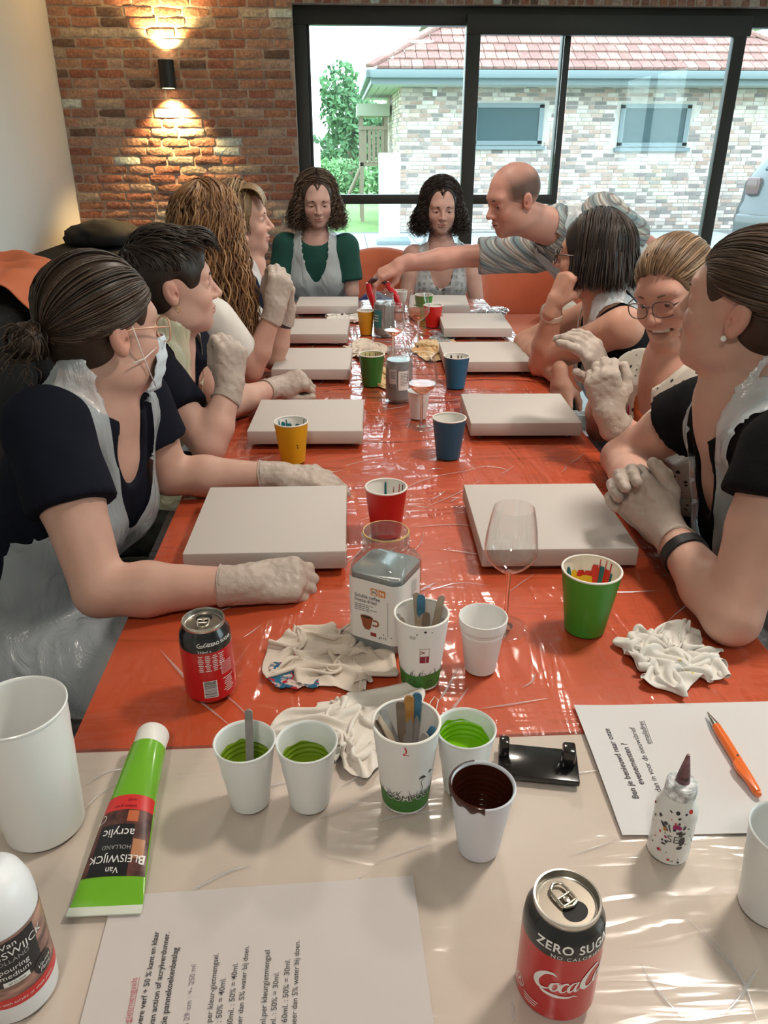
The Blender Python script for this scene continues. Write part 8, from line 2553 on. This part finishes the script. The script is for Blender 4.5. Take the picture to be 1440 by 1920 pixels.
p.glasses((0.03, 0.02, 0.02), rw=0.024, rh=0.021, thin=0.0018, round_=2.2)
p.earring(1, 'pearl', M_pearl)
wq = p.wrL * 0.80 + p.elL * 0.20
p.band(wq, p.elL, 0.0285, 0.018, pmat('cream_strap', (0.62, 0.50, 0.42), 0.5), 'watch', 0.0026)
V, Fc = tube_data([p.S + p.u * 0.03 + p.s * (0.055 * math.cos(a)) + p.f * (0.045 + 0.06 * max(math.sin(a), 0)) - p.u * 0.075 * max(math.sin(a), 0) for a in np.linspace(0, PI, 20)], 0.0008, 5)
p.child('necklace', mesh_from('necklace', V, Fc, True), M_silver)
rs = random.Random(8)
W = hair_fall(1100, rs, p.MH, p.hs, 0.082, (0.0, 0.1), 0.008, 0.0020, flare=0.012, jitter=0.008, front_drift=0.004, capt=0.011)
p.hair(hair_cap_prims(0.011, ears=False, low=-0.085, back_t=0.008, face=(0, 0.124, -0.045), facer=(0.082, 0.088, 0.122)), (), W, ((0.020, 0.014, 0.013), (0.032, 0.022, 0.019), (0.014, 0.010, 0.009), (0.055, 0.038, 0.030)), 8)

# ---------------------------------------------------------------- laughing woman
p = Person('laughing woman with tied-back fair hair and glasses in white dotted blouse', UY(1264, 545, 1.70), (-0.74, -0.60, -0.28),
           UY(1338, 735, 1.54), UY(1200, 705, 1.86), (0.95, 1.66, 0.545), UY(1205, 852, 1.57), UY(1142, 778, 1.58), UY(1128, 800, 1.84), UY(1132, 705, 1.72),
           knees=[(0.48, 1.54, 0.53), (0.48, 1.78, 0.53)], feet=[(0.44, 1.54, 0.09), (0.44, 1.78, 0.09)], skin=(0.52, 0.265, 0.19), smile=1.0, eye_open=0.35, roll=-0.20, blush=0.5, hs=0.96)
p.body(); p.brows((0.16, 0.10, 0.06)); p.look_down = True
V, Fc = [], []
for k in range(16):
    a = 2 * PI * k / 16; V.append(p.loc(0.024 * math.cos(a), 0.070, -0.066 + 0.010 * math.sin(a)))
p.child('mouth', mesh_from('mouth', V, [tuple(range(16))]), M_mouth)
def dots_material():
    m = pmat('dotted_cotton', (0.70, 0.66, 0.58), 0.85, bump=(300, 0.2)); nt = m.node_tree; L = nt.links; b = nt.nodes['Principled BSDF']
    tcn = nd(nt, 'ShaderNodeTexCoord'); vo = nd(nt, 'ShaderNodeTexVoronoi'); vo.inputs['Scale'].default_value = 48; vo.inputs['Randomness'].default_value = 0.55; L.new(tcn.outputs['Object'], vo.inputs['Vector'])
    mr = nd(nt, 'ShaderNodeMapRange'); mr.inputs[1].default_value = 0.20; mr.inputs[2].default_value = 0.25; L.new(vo.outputs['Distance'], mr.inputs[0])
    mx = nd(nt, 'ShaderNodeMix', data_type='RGBA'); L.new(mr.outputs[0], mx.inputs[0]); mx.inputs[6].default_value = (0.05, 0.05, 0.05, 1); mx.inputs[7].default_value = (0.70, 0.66, 0.58, 1); L.new(mx.outputs[2], b.inputs['Base Color']); return m
M_dots = dots_material()
p.shirt('inner_top', pmat('orange_cotton', (0.55, 0.12, 0.03), 0.8), e=0.006, sleeves=(), vee=0.05, neck_cut=(0.0, 0.085))
p.shirt('blouse', M_dots, e=0.014, sleeves=((1, 0.85), (-1, 0.85)), r=(0.066, 0.058), vee=0.26, neck_cut=(0.0, 0.085)); p.trousers(M_blk)
M_pink = pmat('pink_trim', (0.55, 0.02, 0.08), 0.6)
def chest(a, v, off):     # a point just outside the chest surface
    o_ = p.S - p.u * v + p.s * a
    return o_ + p.f * (0.105 + 0.035 * math.exp(-((v - 0.17) / 0.08) ** 2) + off - 0.10 * (abs(a) / 0.16) ** 2)
for sd in (-1, 1):
    V, Fc = tube_data(smoothpts([chest(sd * 0.070, 0.02, 0.0), chest(sd * 0.066, 0.10, 0.016), chest(sd * 0.052, 0.20, 0.022), chest(sd * 0.020, 0.29, 0.020)], 6), 0.0055, 6)
    p.child('trim', mesh_from('trim', V, Fc, True), M_pink)
for k in range(27):                                    # pearl necklace
    a = PI * k / 26
    q = chest(0.068 * math.cos(a), -0.035 + 0.13 * max(math.sin(a), 0) ** 1.2, 0.012 + 0.008 * math.sin(a) - 0.055 * (1 - math.sin(a)))
    me = bm_mesh('bead', _ball(q, 0.0042, 8), True); p.child('necklace_bead', me, M_pearl)
glove(p, p.wrR, (-0.52, -0.25, 0.80), (0.55, -0.70, 0.40), -1, p.elR, curls=((0.25, 0.5, 0.3), (0.45, 0.7, 0.4), (0.55, 0.8, 0.4), (0.5, 0.6, 0.3)), thumb=(-0.2, -0.2), spread=0.22, fat=0.0006)
glove(p, p.wrL, (-0.25, 0.20, 0.94), (-0.35, -0.90, 0.0), 1, p.elL, curls=((0.9, 1.1, 0.6),) * 4, thumb=(0.3, 0.2), fat=0.0008)
p.glasses((0.10, 0.055, 0.05), metal=0.3, rw=0.026, rh=0.018, thin=0.0013)
rs = random.Random(9)
kn = np.array([0.0, -1.0, 0.10])
S = hair_back(900, kn, rs)
bc = skull(kn, 0.02)
for i in range(70):
    t = np.linspace(0, 1, 12)[:, None]; d = unit([rs.gauss(0, 0.35), -1, rs.gauss(0.1, 0.4)])
    S.append((bc + t * d * 0.05 + t * t * np.array([rs.gauss(0, 0.03), -0.02, -0.08]), 0.0018))
p.hair(hair_cap_prims(0.0042, low=-0.080), S, (), ((0.22, 0.135, 0.075), (0.16, 0.095, 0.05), (0.30, 0.20, 0.12), (0.12, 0.07, 0.04)), 9)

# ---------------------------------------------------------------- woman with clasped gloves
yL = unit((-0.46, 0.50, 0.52)); zL = np.array([-0.60, -0.66, 0.45]); zL = unit(zL - yL * (zL @ yL)); xL = np.cross(yL, zL)
wL = vec(U(1248, 992, 0.83)); wR = wL - zL * 0.036 - xL * 0.009 + yL * 0.004
p = Person('woman with dark tied-back hair and pearl earring folding gloved hands on the table', UY(1402, 572, 1.22), (-0.72, 0.69, 0.05),
           UY(1478, 850, 1.00), UY(1318, 768, 1.40), (0.95, 1.10, 0.545), U(1372, 1158, 0.795), wL, U(1162, 858, 0.80), wR,
           knees=[(0.48, 0.98, 0.53), (0.48, 1.22, 0.53)], feet=[(0.44, 0.98, 0.09), (0.44, 1.22, 0.09)], skin=(0.49, 0.275, 0.20), arm=1.05, blush=0.35)
p.body(); p.brows((0.05, 0.03, 0.02))
p.shirt('top', M_blk, sleeves=((1, 0.30), (-1, 0.32)), r=(0.066, 0.072), vee=0.11, neck_cut=(0.0, 0.085)); p.trousers(M_blk)
p.apron(neckline=0.60, win=(0.060, 0.074), w=(0.17, 0.155, 0.125))
glove(p, p.wrL, yL, zL, 1, p.elL, curls=((0.9, 1.0, 0.5),) * 4, thumb=(0.2, 0.1), spread=0.02)
glove(p, p.wrR, yL + zL * 0.12, -zL, -1, p.elR, curls=((0.95, 0.95, 0.30), (0.95, 0.95, 0.30), (0.95, 0.95, 0.30), (1.0, 0.9, 0.30)), thumb=(0.0, 0.1), spread=0.10, sc=1.02)
wq = p.wrL * 0.68 + p.elL * 0.32
p.band(wq, p.elL, 0.0345, 0.020, pmat('black_rubber_strap', (0.01, 0.01, 0.011), 0.45), 'fitness_band', 0.003)
p.earring(1, 'pearl', M_pearl); p.earring(-1, 'pearl', M_pearl)
rs = random.Random(10)
kn = np.array([0.0, -1.0, -0.15])
S = hair_back(950, kn, rs)
bc = skull(kn, 0.02)
for i in range(70):
    t = np.linspace(0, 1, 12)[:, None]; d = unit([rs.gauss(0, 0.2), -1, rs.gauss(-0.2, 0.3)])
    S.append((bc + t * d * 0.05 + t * t * np.array([rs.gauss(0, 0.02), -0.02, -0.10]), 0.0020))
p.hair(hair_cap_prims(0.0042, low=-0.080), S, (), ((0.045, 0.026, 0.017), (0.062, 0.038, 0.024), (0.032, 0.019, 0.012), (0.09, 0.058, 0.038)), 10)
